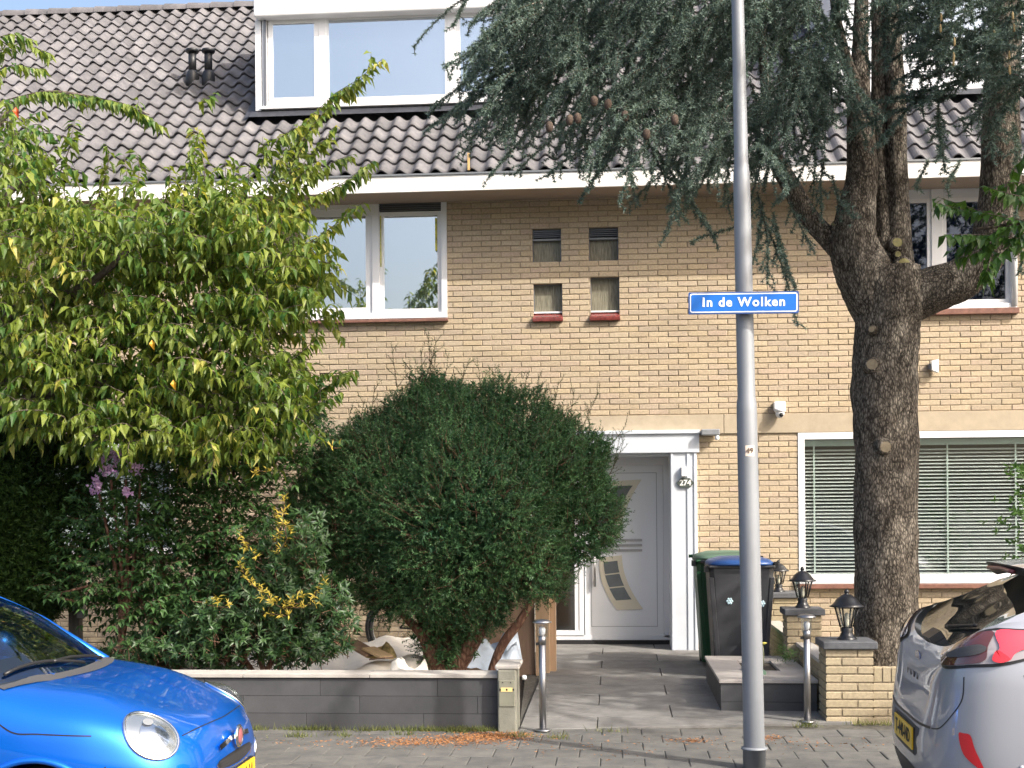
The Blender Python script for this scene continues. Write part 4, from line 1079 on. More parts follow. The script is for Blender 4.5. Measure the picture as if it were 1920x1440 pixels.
tarp = sheet('plastic_tarp', atY(860,1240,12.5).x, atY(972,1240,12.5).x, 12.2, 12.9, .25, .30, mat('tarp', (0.60,0.70,0.82), .35, noise=.1), 12, 9); tag(tarp, 'crumpled pale blue plastic sheet behind the leaning yew stem', 'tarp')
def plank(pa, pb, Y, w_, th, m, label, name='plank', z=0):
    a, b = atY(*pa, Y), atY(*pb, Y-.15); d = (b-a)/2; side = d.cross(Vector((0,0,1))).normalized()*w_/2; up = side.cross(d).normalized()*th/2
    return tag(MB().cbox((a+b)/2, d, side, up).build(name, m), label, name)
plank((625,1190),(662,1212), 12.4, .25, .012, 'cardboard', 'bent cardboard sheet edge resting on dust sheet beside evergreen leaves', 'cardboard')
plank((655,1203),(700,1228), 12.2, .22, .02, 'board_brown', 'dark brown broken board lying on the dust sheet', 'board')
plank((690,1215),(725,1232), 12.1, .16, .02, 'cardboard', 'tan broken board end on the dust sheet', 'board')
plank((628,1205),(660,1215), 12.3, .18, .012, 'cream', 'pale splintered board under the cardboard', 'board')
plank((700,1236),(730,1233), 12.0, .10, .014, 'board_brown', 'short reddish brown offcut on the dust sheet', 'offcut')
t = atY(715, 1224, 12.25)
tag(sheet('leaf_bundle', t.x-.12, t.x+.1, 12.15, 12.4, t.z-.06, .12, mat('straw', (0.50,0.38,0.16), .9, noise=.3, nscale=20), 8, 2), 'small straw coloured bundle between broken boards', 'bundle')
# bicycle leaning at the house wall, mostly behind the yew
def bicycle():
    Y = 14.75; c = atY(742, 1200, Y); zg = .12
    t = thing('bicycle', (c.x+.3, Y, zg), 'dark bicycle leaning by the house wall behind the yew trunk', 'bicycle')
    r_ = .34; wx = [c.x+.05, c.x+1.08]
    for x in wx:
        ring_ = [(x+r_*math.cos(a), Y, zg+r_+r_*math.sin(a)) for a in np.linspace(0, 2*math.pi, 29)]
        w_ = MB().tube(ring_, .02, 8, cap=False).build('wheel', 'black_plastic', t)
        MB().tube([(x+(r_-.025)*math.cos(a), Y, zg+r_+(r_-.025)*math.sin(a)) for a in np.linspace(0, 2*math.pi, 25)], .008, 6, cap=False).build('rim', 'steel', w_)
        sp = MB()
        for k in range(14):
            a = 2*math.pi*k/14; sp.tube([(x, Y, zg+r_), (x+r_*math.cos(a), Y, zg+r_+r_*math.sin(a))], .0015, 4)
        sp.build('spokes', 'steel', w_)
    bb = (c.x+.5, Y, zg+.30); seat = (c.x+.36, Y, zg+.86); hd_ = (c.x+.92, Y, zg+.82)
    MB().tube([bb, seat], .016, 8).tube([bb, hd_], .018, 8).tube([(c.x+.4,Y,zg+.74), hd_], .016, 8).tube([(wx[0],Y,zg+r_), bb], .011, 8).tube([(wx[0],Y,zg+r_),(c.x+.40,Y,zg+.70)], .010, 8).tube([hd_, (c.x+1.02,Y,zg+.5),(wx[1],Y,zg+r_)], .013, 8).build('frame', 'black_metal', t)
    MB().cbox((seat[0]-.02, Y, seat[2]+.03), (.13,0,0), (0,.07,0), (0,0,.025)).build('saddle', 'black_plastic', t, bevel=.02)
    MB().tube([hd_, (c.x+.88,Y,zg+1.05)], .013, 8).tube([(c.x+.72,Y-.28,zg+1.06),(c.x+.88,Y-.12,zg+1.06),(c.x+.88,Y+.12,zg+1.06),(c.x+.72,Y+.28,zg+1.06)], .011, 8).build('handlebar', 'steel', t)
    fend = [(wx[0]+(r_+.04)*math.cos(a), Y, zg+r_+(r_+.04)*math.sin(a)) for a in np.linspace(.1, math.pi+.5, 18)]
    MB().tube(fend, .024, 6).build('mudguard', 'black_metal', t)
    MB().cbox((c.x+.5,Y-.11,zg+.16), (.05,0,0), (0,.04,0), (0,0,.012)).tube([(c.x+.5,Y-.05,zg+.30),(c.x+.5,Y-.08,zg+.16)], .009, 6).build('pedal', 'black_plastic', t)
bicycle()

# ================================================================ lamp post with street name sign
PYL = 8.62; pb_ = atY(1415, 1440, PYL)
pdir = atY(1383, 0, PYL)
lp = thing('lamp_post', (pb_.x, PYL, ZP), 'galvanised stepped street lamp post carrying the blue street name sign', 'lamp post')
def pcx(y): return atY(1383 + (1415-1383)*y/1440, y, PYL)
def prof_at(y): p = pcx(y); return p
pts = []; rads = []
for y, wpx in ((1470,39),(1405,39),(1000,38.5),(775,37.5),(757,37),(745,33),(560,32.5),(345,31),(325,30),(308,26),(150,24.5),(0,23)):
    p = pcx(y) if y <= 1440 else pcx(1440) + (pcx(1440)-pcx(1400))*.75
    pts.append(p); rads.append(wpx/2/FPX*PYL)
pts[0].z = ZP - .05
pts.append(pts[-1] + (pts[-1]-pts[-2])*2.0); rads.append(rads[-1]*.8)
MB().tube(pts, rads, 28).build('shaft', 'galv', lp)
topP = pts[-1]
MB().tube([topP, topP + Vector((-.02,-.5,.35)), topP + Vector((-.03,-1.3,.5))], .03, 12).build('arm', 'galv', lp)
MB().cbox(topP + Vector((-.03,-1.6,.5)), (.12,0,0), (0,.35,0), (0,0,.05)).build('lamp_head', 'zinc', lp, bevel=.03)
cb = pcx(1405); MB().lathe([(rads[1]+.004,-.2),(rads[1]+.006,0),(rads[1]+.018,.003),(rads[1]+.018,.012),(rads[1],.02)], cb, 28).build('base_collar', 'galv', lp)
st = pcx(846); rr = rads[3]
stk = mat('orange_sticker', (0.72,0.60,0.50), .5)
bl = MB(); vs = []
for i in range(9):
    a = -math.pi/2 + (i-4)*.11 + .12
    for z in (-.035, .035): vs.append((st.x+(rr+.0012)*math.cos(a), st.y+(rr+.0012)*math.sin(a), st.z+z))
bl.add(vs, [(2*i,2*i+2,2*i+3,2*i+1) for i in range(8)]); bl.build('number_sticker', stk, lp)
text('sticker_digits', '49', .048, mat('sticker_ink', (0.10,0.07,0.05), .6), lp, (st.x+.008, st.y-rr-.003, st.z), (1,.12,0), (0,0,1), .001, .0008)
# sign
SY_ = PYL - .115
sg = rect(1291, 547, 1498, 588, SY_); zc_ = (sg[2]+sg[3])/2; xc_ = (sg[0]+sg[1])/2
ax = (atY(1498, 567, SY_) - atY(1291, 569.5, SY_)).normalized(); az = Vector((0,1,0)).cross(ax).normalized()*-1
if az.z < 0: az = -az
sgn = thing('street_sign', (xc_, SY_, sg[2]), 'blue street name sign with white border reading In de Wolken', 'street sign')
C0 = Vector((xc_, SY_, zc_)); hw_, hh_ = (sg[1]-sg[0])/2, (sg[3]-sg[2])/2
def splate(w_, h_, y0, y1, m, name, rad=.012):
    ps = []
    for cx_, cz_, a0 in ((w_-rad,h_-rad,0),(-w_+rad,h_-rad,90),(-w_+rad,-h_+rad,180),(w_-rad,-h_+rad,270)):
        for k in range(5):
            a = R(a0 + k*22.5); ps.append((cx_+rad*math.cos(a), cz_+rad*math.sin(a)))
    n = len(ps); vs = [C0 + ax*p[0] + az*p[1] + Vector((0,y0,0)) for p in ps] + [C0 + ax*p[0] + az*p[1] + Vector((0,y1,0)) for p in ps]
    return MB().add(vs, [tuple(range(n))[::-1], tuple(range(n,2*n))] + [(i,(i+1)%n,n+(i+1)%n,n+i) for i in range(n)]).build(name, m, sgn)
mat('sign_blue', (0.003,0.125,0.50), .35, noise=.04, nscale=10); mat('sign_edge', (0.02,0.07,0.25), .5); mat('sign_white', (0.82,0.84,0.86), .4)
splate(hw_, hh_, 0, .022, 'sign_edge', 'backing_plate', .008)
splate(hw_-.009, hh_-.009, -.0015, -.0002, 'sign_white', 'border', .014)
splate(hw_-.0165, hh_-.0165, -.003, -.0017, 'sign_blue', 'face', .009)
text('lettering', 'In de Wolken', hh_*1.16, 'sign_white', sgn, C0 + Vector((0,-.0045,0)) + az*.002, ax, az, .0022, .0006, sx=1.0, space=1.17)
MB().box(pcx(567).x-.07, pcx(567).x+.07, SY_+.0225, PYL, zc_-.02, zc_+.02).build('clamp', 'galv', sgn)
# ================================================================ vegetation
def unit(a): return a / (np.linalg.norm(a, axis=-1, keepdims=True) + 1e-9)
def perp(d):
    r_ = RNG.normal(size=d.shape); return unit(np.cross(d, r_))
def needle_tris(base, d, L_, w_):
    """thin pointed needles"""
    s = perp(d) * (w_/2)[:, None] if hasattr(w_, '__len__') else perp(d) * w_/2
    V = np.stack([base - s, base + s, base + d*np.asarray(L_).reshape(-1,1)], 1)
    return V
def leaf_geo(base, d, nrm, L_, W_, fold=.25, curl=.25):
    """folded, drooping leaves: 5 vertices, 4 triangles each"""
    d = unit(d); side = unit(np.cross(d, nrm)); n = unit(np.cross(side, d)); L_ = L_[:, None]; W_ = W_[:, None]
    mid = base + d*L_*.45
    tip = base + d*L_*.97 - n*L_*curl
    l = base + d*L_*.40 + side*W_*.5 + n*W_*fold; r_ = base + d*L_*.40 - side*W_*.5 + n*W_*fold
    V = np.stack([base, r_, mid, l, tip], 1).reshape(-1, 3)
    N = len(base); o = (np.arange(N)*5)[:, None]
    F_ = np.concatenate([o+np.array([[0,1,2]]), o+np.array([[0,2,3]]), o+np.array([[2,1,4]]), o+np.array([[2,4,3]])], 1).reshape(-1, 3)
    return V, F_
def curve_pts(p0, d, L_, n, sag, wob=.0):
    """bending twig"""
    p = np.array(p0, float); d = np.array(d, float); out = [p.copy()]
    for i in range(n):
        d = d + np.array([0,0,-sag/n]) + RNG.normal(size=3)*wob; d /= np.linalg.norm(d); p = p + d*L_/n; out.append(p.copy())
    return np.array(out)
def resample(P, step):
    P = np.asarray(P, float); seg = np.linalg.norm(np.diff(P, axis=0), axis=1); s = np.concatenate([[0], np.cumsum(seg)])
    n = max(2, int(s[-1]/step)); t = np.linspace(0, s[-1], n)
    Q = np.stack([np.interp(t, s, P[:, k]) for k in range(3)], 1); D = unit(np.gradient(Q, axis=0)); return Q, D
class Twigs:
    """thin three-sided twigs joined into one mesh"""
    def __init__(self): self.V = []; self.F = []; self.n = 0
    def add(self, P, r0, r1):
        P = np.asarray(P); n = len(P); D = unit(np.gradient(P, axis=0)); a = unit(np.cross(D, np.array([.31,.2,.93]))); b = np.cross(D, a)
        rr = np.linspace(r0, r1, n)[:, None]
        ring_ = np.stack([P + rr*(a*math.cos(t) + b*math.sin(t)) for t in (0, 2.094, 4.189)], 1).reshape(-1, 3)
        i = np.arange(n-1)[:, None]*3 + self.n
        for k in range(3):
            k2 = (k+1) % 3; self.F.append(np.concatenate([i+k, i+k2, i+3+k2, i+3+k], 1))
        self.V.append(ring_); self.n += 3*n
    def build(self, name, m, parent):
        return triang(name, np.concatenate(self.V), np.concatenate(self.F), m, parent, smooth=True)
def barkmat(name, c1, c2, scale, bump):
    m = bpy.data.materials.new(name); m.use_nodes = True; MATS[name] = m
    t = m.node_tree; b = t.nodes['Principled BSDF']; b.inputs['Roughness'].default_value = .92; b.inputs['Specular IOR Level'].default_value = .2
    geo = t.nodes.new('ShaderNodeNewGeometry'); mp = t.nodes.new('ShaderNodeMapping'); mp.inputs['Scale'].default_value = (1, 1, .38); t.links.new(geo.outputs['Position'], mp.inputs['Vector'])
    nz = t.nodes.new('ShaderNodeTexNoise'); nz.inputs['Scale'].default_value = scale*.45; nz.inputs['Detail'].default_value = 9; nz.inputs['Roughness'].default_value = .7; t.links.new(mp.outputs[0], nz.inputs['Vector'])
    ad = t.nodes.new('ShaderNodeVectorMath'); ad.operation = 'ADD'; sc_ = t.nodes.new('ShaderNodeVectorMath'); sc_.operation = 'SCALE'; sc_.inputs['Scale'].default_value = .045
    t.links.new(nz.outputs['Color'], sc_.inputs[0]); t.links.new(mp.outputs[0], ad.inputs[0]); t.links.new(sc_.outputs[0], ad.inputs[1])
    vo = t.nodes.new('ShaderNodeTexVoronoi'); vo.inputs['Scale'].default_value = scale; vo.feature = 'DISTANCE_TO_EDGE'; t.links.new(ad.outputs[0], vo.inputs['Vector'])
    mr = t.nodes.new('ShaderNodeMapRange'); mr.inputs[1].default_value = 0; mr.inputs[2].default_value = .35; t.links.new(vo.outputs['Distance'], mr.inputs[0])
    mu = t.nodes.new('ShaderNodeMath'); mu.operation = 'MULTIPLY_ADD'; mu.inputs[1].default_value = .40; t.links.new(mr.outputs[0], mu.inputs[0])
    mn = t.nodes.new('ShaderNodeMath'); mn.operation = 'MULTIPLY'; mn.inputs[1].default_value = 1.0; t.links.new(nz.outputs['Fac'], mn.inputs[0]); t.links.new(mn.outputs[0], mu.inputs[2])
    r = t.nodes.new('ShaderNodeValToRGB'); r.color_ramp.elements[0].position = .50; r.color_ramp.elements[1].position = .98
    r.color_ramp.elements[0].color = (*c1, 1); r.color_ramp.elements[1].color = (*c2, 1); t.links.new(mu.outputs[0], r.inputs['Fac']); t.links.new(r.outputs[0], b.inputs['Base Color'])
    bp = t.nodes.new('ShaderNodeBump'); bp.inputs['Strength'].default_value = bump; bp.inputs['Distance'].default_value = .02; t.links.new(mu.outputs[0], bp.inputs['Height']); t.links.new(bp.outputs[0], b.inputs['Normal'])
barkmat('cedar_bark', (0.038,0.032,0.026), (0.31,0.27,0.22), 52, 1.0)
barkmat('cherry_bark', (0.07,0.055,0.045), (0.20,0.165,0.14), 20, .5)
barkmat('yew_bark', (0.09,0.045,0.03), (0.27,0.16,0.11), 26, .6)
mat('cut_wood', (0.22,0.18,0.12), .85, noise=.25, nscale=30); mat('cut_wood_green', (0.20,0.18,0.075), .85, noise=.3, nscale=30)
leafmat('cherry_leaf', (0.045,0.115,0.022), (0.235,0.285,0.050), .42, .42, .4, .9, cc=(0.43,0.40,0.10))
leafmat('yew_leaf', (0.018,0.062,0.026), (0.088,0.190,0.066), .5, .12, .35, 1.5)
leafmat('cedar_leaf', (0.040,0.074,0.060), (0.20,0.27,0.23), .55, .12, .3, .9)
leafmat('elder_leaf', (0.026,0.070,0.024), (0.075,0.155,0.042), .45, .3, .4, 1.2)
leafmat('laurel_leaf', (0.012,0.038,0.014), (0.045,0.095,0.026), .42, .15, .4, 1.5)
leafmat('gold_leaf', (0.26,0.20,0.02), (0.52,0.42,0.08), .4, .25, .4, 2)
leafmat('thuja_leaf', (0.012,0.034,0.008), (0.045,0.090,0.016), .6, .2, .3, 1.5)
leafmat('lime_leaf', (0.03,0.085,0.016), (0.075,0.155,0.03), .4, .35, .45, 1.2)
leafmat('purple_petal', (0.36,0.18,0.42), (0.58,0.40,0.62), .6, .3, .3, 3)

def tubepath(mb, pts, step=.06, seg=18, jit=.05, freq=7):
    """bark-covered limb from (px, py, Y, radius_px) controls, with an uneven outline"""
    P = []; Rr = []
    for x, y, Y, r_ in pts:
        P.append(np.array(atY(x, y, Y))); Rr.append(r_/FPX*Y)
    P = np.array(P); Rr = np.array(Rr)
    t = np.linspace(0, 1, len(P)); n = max(4, int(np.linalg.norm(np.diff(P, axis=0), axis=1).sum()/step)); tt = np.linspace(0, 1, n)
    def cr(A):
        out = []
        for q in tt:
            s = q*(len(A)-1); i = min(int(s), len(A)-2); u = s - i
            a, b, c, d = A[max(i-1,0)], A[i], A[i+1], A[min(i+2,len(A)-1)]
            out.append(.5*((2*b)+(-a+c)*u+(2*a-5*b+4*c-d)*u*u+(-a+3*b-3*c+d)*u**3))
        return np.array(out)
    Q = cr(P); W_ = cr(Rr); vs = []; D = unit(np.gradient(Q, axis=0)); up = np.array([0.,-1.,0.])
    ph = RNG.uniform(0, 6, 6)
    for i in range(n):
        a = np.cross(D[i], up); a /= np.linalg.norm(a); b = np.cross(a, D[i])
        for k in range(seg):
            th = 2*math.pi*k/seg
            q = 1 + jit*(math.sin(3*th+freq*.6*Q[i][2]+ph[0])*.5 + math.sin(5*th-freq*Q[i][2]+ph[1])*.4 + math.sin(2*th+freq*2.3*Q[i][2]+ph[2])*.3) + RNG.normal()*jit*.25
            vs.append(Q[i] + W_[i]*q*(a*math.cos(th)+b*math.sin(th)))
    fs = [(i*seg+k, i*seg+(k+1)%seg, (i+1)*seg+(k+1)%seg, (i+1)*seg+k) for i in range(n-1) for k in range(seg)]
    fs += [tuple(range(seg))[::-1], tuple((n-1)*seg+k for k in range(seg))]
    mb.add(vs, fs, True); return Q
def stub(parent, px, py, Y, rpx, tilt, m='cut_wood', ln=.06):
    p = atY(px, py, Y); r_ = rpx/FPX*Y; d = Vector(tilt).normalized()
    MB().tube([p - d*(ln+.03), p - d*.02, p - d*.004], [r_*1.7, r_*1.3, r_*1.02], 16).build('branch_stub', 'cedar_bark', parent)
    MB().tube([p - d*.012, p - d*.0035], [r_*.93, r_*.90], 14).build('cut_face', m, parent, flat=True)

# ---------------------------------------------------------------- cedar
CY = PY1 + .62
cb0 = atY(1662, 1300, CY)
cedar = thing('cedar_tree', (cb0.x, CY, ZP), 'large blue-green cedar with forked pruned trunk behind low brick wall', 'tree')
tr = MB()
tubepath(tr, [(1664,1345,CY,72),(1662,1290,CY,62),(1661,1200,CY,58),(1662,1080,CY,57),(1662,960,CY,57),(1660,840,CY,57),(1659,720,CY,60),(1664,620,CY,58),(1668,560,CY,64),(1664,505,CY,58)], .05, 30, .05)
trunk = tr.build('trunk', 'cedar_bark', cedar)
def limb(pts, **k): m_ = MB(); q = tubepath(m_, pts, **k); m_.build('limb', 'cedar_bark', cedar); return q
limb([(1650,580,CY,50),(1622,520,CY-.02,52),(1603,465,CY-.03,45),(1606,400,CY-.03,36),(1616,330,CY,29),(1613,250,CY,25),(1611,170,CY+.02,20),(1614,60,CY+.05,14),(1618,-120,CY+.1,11)])
limb([(1668,540,CY+.05,36),(1662,450,CY+.10,24),(1652,320,CY+.14,17),(1650,200,CY+.16,16),(1648,60,CY+.2,14),(1646,-150,CY+.3,11)])
limb([(1690,560,CY+.05,34),(1686,470,CY+.06,24),(1683,330,CY+.08,19),(1680,200,CY+.1,18),(1674,60,CY+.12,16),(1670,-150,CY+.2,13)])
limb([(1600,485,CY+.02,30),(1555,448,CY+.05,20),(1515,405,CY+.1,18),(1480,345,CY+.16,18),(1452,290,CY+.2,14),(1438,200,CY+.25,9),(1430,90,CY+.3,7.5),(1424,-100,CY+.4,6)], jit=.03)
limb([(1690,575,CY,40),(1745,545,CY-.05,42),(1805,522,CY-.10,38),(1852,470,CY-.14,36),(1872,380,CY-.15,36),(1876,280,CY-.15,35),(1880,160,CY-.15,31),(1886,40,CY-.12,26),(1893,-150,CY-.1,20)])
limb([(1608,170,CY,14),(1590,120,CY-.1,10),(1570,40,CY-.2,8),(1550,-100,CY-.3,6)], jit=.03)
for a in ((1635,683,CY-.27,11,(-.25,-1,.1)),(1634,617,CY-.28,6,(-.3,-1,0)),(1661,838,CY-.30,11,(.05,-1,-.1)),(1716,806,CY-.14,10,(.8,-.8,.3)),(1683,454,CY-.10,10,(.1,-1,.3)),(1696,494,CY-.16,12,(.2,-1,.2)),(1684,476,CY-.13,6,(0,-1,.2))): stub(cedar, *a, m='cut_wood' if a[1] > 600 else 'cut_wood_green')
stub(cedar, 1568, 416, CY-.05, 11, (-.5,-.5,.7), 'cut_wood_green', .12)
stub(cedar, 1603, 692, CY-.02, 11, (-1,-.2,.1), 'cedar_bark', .10)
# foliage sprays
CT, CTW = [], Twigs()
def spray(p0, d, L_, sag=.5, lush=1.0, tuft=.020, twl=.20, big=1.0):
    P = curve_pts(p0, d, L_, 10, sag, .06); CTW.add(P, .007, .002)
    Q, D = resample(P, tuft); CT.append((Q, D, big))
    nrm = perp(D[len(D)//2][None])[0]; nrm = unit((nrm*.5 + np.array([0,-.3,.8]))[None])[0]
    Q2, D2 = resample(P, .055/lush)
    for i in range(1, len(Q2)):
        if RNG.random() < .12: continue
        sgn = 1 if i % 2 else -1
        side = unit((np.cross(D2[i], nrm)*sgn + D2[i]*.75 + RNG.normal(size=3)*.18)[None])[0]
        l = twl*RNG.uniform(.5, 1.15)*(1.1 - .6*i/len(Q2))
        T_ = curve_pts(Q2[i], side, l, 5, .45, .05); CTW.add(T_, .004, .0015)
        q, dd = resample(T_, tuft); CT.append((q, dd, big))
def inpoly(x, y, poly):
    c = False; j = len(poly)-1
    for i in range(len(poly)):
        xi, yi = poly[i]; xj, yj = poly[j]
        if (yi > y) != (yj > y) and x < (xj-xi)*(y-yi)/(yj-yi)+xi: c = not c
        j = i
    return c
massL = [(1010,-60),(955,120),(930,200),(960,235),(1040,215),(1130,230),(1250,260),(1330,330),(1440,340),(1500,240),(1590,150),(1590,-60)]
k = 0
while k < 430:
    x, y = RNG.uniform(900, 1600), RNG.uniform(-60, 350)
    if not inpoly(x, y, massL): continue
    if 1395 < x < 1475 and 40 < y < 240 and RNG.random() < .7: continue
    if 1540 < x < 1600 and RNG.random() < .55: continue
    k += 1
    Y = RNG.uniform(CY-1.3, CY+.7); u = (x-1250)/300
    d = np.array([-.55 + .45*u + RNG.normal()*.35, RNG.normal()*.3 - .15, -.45 + RNG.normal()*.2])
    spray(np.array(atY(x, y - 55, Y)), d, RNG.uniform(.45, .85), .7, 1.0)
# explicit outer sprays: (start px) -> (end px)
def spray_px(a, b, Y0, Y1, sag=.25, lush=1.0, twl=.17, big=1.0):
    p, q = np.array(atY(*a, Y0)), np.array(atY(*b, Y1)); d = q - p; L_ = np.linalg.norm(d); d = d/L_ + np.array([0,0,sag*.5]); spray(p, d, L_*1.03, sag, lush, twl=twl, big=big)
for a, b, l, tw in (((900,-20),(803,86),.5,.10),((880,-10),(858,62),.5,.10),((960,-15),(885,45),.8,.12),((1060,60),(890,235),1.2,.2),((1040,150),(880,240),1,.18),((1010,60),(930,190),1.3,.22),
    ((1060,180),(905,330),1,.16),((1100,200),(960,320),1,.15),((1180,240),(1030,340),1.2,.2),((1200,230),(1085,385),1.2,.2),((1160,270),(1120,350),1,.15),((1200,250),(1300,400),1.3,.22),((1230,280),(1330,435),1.2,.2),
    ((1250,300),(1310,360),1.2,.2),((1180,300),(1190,355),1,.14),((1420,360),(1440,520),1.2,.18),((1450,400),(1470,545),1.2,.18),((1440,430),(1510,590),.9,.13),((1430,380),(1425,505),1,.16),((1480,380),(1500,470),1,.14),
    ((1400,340),(1370,430),.9,.13),((1390,420),(1315,475),.6,.07),((1300,350),(1260,390),.8,.12),((1500,330),(1460,380),1,.2),((1540,230),(1500,330),1,.2),((1560,330),(1575,420),.9,.15),((1545,300),(1530,400),.9,.15),
    ((1740,300),(1735,350),.8,.1),((1800,300),(1790,350),.8,.1),((1760,220),(1765,320),.9,.14),((1900,230),(1918,330),1,.14),((1905,380),(1912,500),1,.12)):
    spray_px(a, b, CY-.5, CY-.75, .3, l, tw)
massR = [(1715,-80),(1735,60),(1780,130),(1850,150),(1940,160),(1990,-80)]
k = 0
while k < 85:
    x, y = RNG.uniform(1710, 1990), RNG.uniform(-80, 160)
    if not inpoly(x, y, massR): continue
    k += 1; Y = RNG.uniform(CY-1.6, CY-.5)
    spray(np.array(atY(x, y, Y)), np.array([-.6+RNG.normal()*.4, -.3+RNG.normal()*.3, -.12+RNG.normal()*.2]), RNG.uniform(.3,.55), .35, 1.1, big=1.1)
for a, b in (((1900,60),(1690,125)),((1900,110),(1705,150)),((1800,150),(1580,238)),((1790,165),(1620,245)),((1660,-20),(1595,105)),((1690,-20),(1640,90)),((1700,-10),(1672,120)),((1580,-20),(1540,90)),((1740,160),(1672,250)),
    ((1920,130),(1800,190)),((1930,140),(1850,200)),((1940,120),(1880,215)),((1760,190),(1750,290)),((1850,215),(1880,285)),((1740,-40),(1715,80)),((1760,-20),(1720,160)),((1780,60),(1730,180))):
    spray_px(a, b, CY-.9, CY-1.15, .15, 1.2, .15, 1.1)
# unseen crown sprays, street side and above frame, added to shade yew and path
for k in range(90):
    spray(np.array([RNG.uniform(3.7, 6.3), RNG.uniform(6.6, 10.0), RNG.uniform(5.9, 8.6)]), np.array([RNG.normal()*.6, -.3+RNG.normal()*.5, -.2]), RNG.uniform(.6,1.0), .5, .55, .05, .35, 2.4)
for k in range(46):
    spray(np.array([RNG.uniform(5.2, 7.6), RNG.uniform(7.2, 10.2), RNG.uniform(4.9, 7.4)]), np.array([RNG.normal()*.6, RNG.normal()*.5, -.2]), RNG.uniform(.6,1.0), .5, .55, .05, .35, 2.4)
for k in range(80):
    spray(np.array([RNG.uniform(.2, 3.6), RNG.uniform(CY-1.7, CY+.9), RNG.uniform(6.4, 8.4)]), np.array([RNG.normal()*.6-.3, RNG.normal()*.5, -.3]), RNG.uniform(.6,1.0), .6, .55, .05, .35, 2.4)
Bq = np.concatenate([c[0] for c in CT]); Dq = np.concatenate([c[1] for c in CT]); Sq = np.concatenate([np.full(len(c[0]), c[2]) for c in CT])
NN = 13
Bn = np.repeat(Bq, NN, 0); Dn = np.repeat(Dq, NN, 0); Sn = np.repeat(Sq, NN)
nd = unit(RNG.normal(size=Bn.shape)*1.0 + Dn*.55)
Vn = needle_tris(Bn, nd, RNG.uniform(.026,.040,len(Bn))*Sn, .0085*Sn)
rr = np.repeat(RNG.random(len(Bq))*.7, NN) + RNG.random(len(Bn))*.3
triang('crown', Vn.reshape(-1,3), np.arange(len(Vn)*3).reshape(-1,3), 'cedar_leaf', cedar, 'stuff', rr)
CTW.build('twigs', 'cedar_bark', cedar)['kind'] = 'stuff'
cone_me = None
for x, y in ((1068,225),(1083,222),(1114,190),(1140,196),(1212,252),(1172,218),(1265,225),(1030,238)):
    p = atY(x, y, CY-1.35)
    MB().lathe([(.005,-.04),(.022,-.03),(.030,.0),(.024,.03),(.006,.042)], p, 10).build('cone', mat('cone_brown', (0.085,0.06,0.045), .9, noise=.5, nscale=90), cedar)
for k in range(11):
    x, y = RNG.uniform(1760, 1915), RNG.uniform(10, 160)
    p = atY(x, y, CY-1.6); MB().lathe([(.004,-.03),(.009,-.02),(.008,.02),(.002,.032)], p, 6).build('pollen_cone', mat('pollen_cone', (0.30,0.22,0.10), .8), cedar)

# ---------------------------------------------------------------- leafy helpers
def twig_leaves(P, step, L_, W_, droop, spread, out, jitter=.25):
    """leaves alternate along a twig, hanging"""
    Q, D = resample(P, step); n = len(Q)
    sgn = np.where(np.arange(n) % 2, 1., -1.)[:, None]
    side = unit(np.cross(D, np.array([0,0,1.]) + RNG.normal(size=D.shape)*.25))
    d = unit(D*.45 + side*sgn*spread + np.array([0,0,-droop]) + RNG.normal(size=D.shape)*jitter)
    nr_ = unit(np.array([0,0,1.]) + side*sgn*.5 + RNG.normal(size=D.shape)*.35)
    Lr = L_*RNG.uniform(.7,1.15,n); out.append((Q, d, nr_, Lr, Lr*W_))
def build_leaves(name, out, m, parent, fold=.22, curl=.25, parts=0, partname='leaf', prefer=None):
    B_, d, n_, L_, W_ = [np.concatenate([o[i] for o in out]) for i in range(5)]
    rv = RNG.random(len(B_))
    if parts:
        sc = prefer(B_) if prefer else -B_[:, 1]
        idx = np.argsort(-sc)[:parts]; msk = np.zeros(len(B_), bool); msk[idx] = True
        for i in idx:
            V, F_ = leaf_geo(B_[i:i+1], d[i:i+1], n_[i:i+1], L_[i:i+1], W_[i:i+1], fold, curl)
            triang(partname, V, F_, m, parent, None, np.full(len(F_), rv[i]), smooth=False)
        k = ~msk; B_, d, n_, L_, W_, rv = B_[k], d[k], n_[k], L_[k], W_[k], rv[k]
    V, F_ = leaf_geo(B_, d, n_, L_, W_, fold, curl)
    return triang(name, V, F_, m, parent, 'stuff', np.repeat(rv, 4), smooth=False)

# ---------------------------------------------------------------- cherry tree on the left
HY = 11.3
ch = thing('cherry_tree', (atY(-170, 1300, HY).x, HY, .08), 'broad cherry tree with drooping yellow-green leaves overhanging the garden', 'tree')
m_ = MB(); tubepath(m_, [(-170,1420,HY,42),(-165,1100,HY,38),(-150,850,HY,36),(-120,700,HY,34)], .1, 16, .04); m_.build('trunk', 'cherry_bark', ch)
m_ = None
def climb(pts):
    q = MB(); tubepath(q, pts, .08, 9, .03); q.build('limb', 'cherry_bark', ch)
climb([(-125,720,HY,26),(0,600,HY-.1,16),(110,560,HY-.3,10),(190,515,HY-.5,7),(260,450,HY-.6,5)])
climb([(-130,740,HY,24),(60,690,HY+.1,13),(250,640,HY+.1,9),(420,560,HY+.1,5.5),(510,450,HY,3),(560,340,HY,1.6)])
climb([(-130,760,HY,22),(0,760,HY-.1,12),(180,720,HY-.2,9),(360,760,HY-.3,6),(520,760,HY-.4,4)])
climb([(-125,700,HY,24),(-60,450,HY,14),(30,350,HY,6),(110,300,HY,2.5)])
climb([(-110,600,HY,18),(-40,300,HY+.2,10),(60,180,HY+.2,4),(200,188,HY+.2,2.2),(280,215,HY+.2,1.2)])
LV = []; TWG = Twigs()
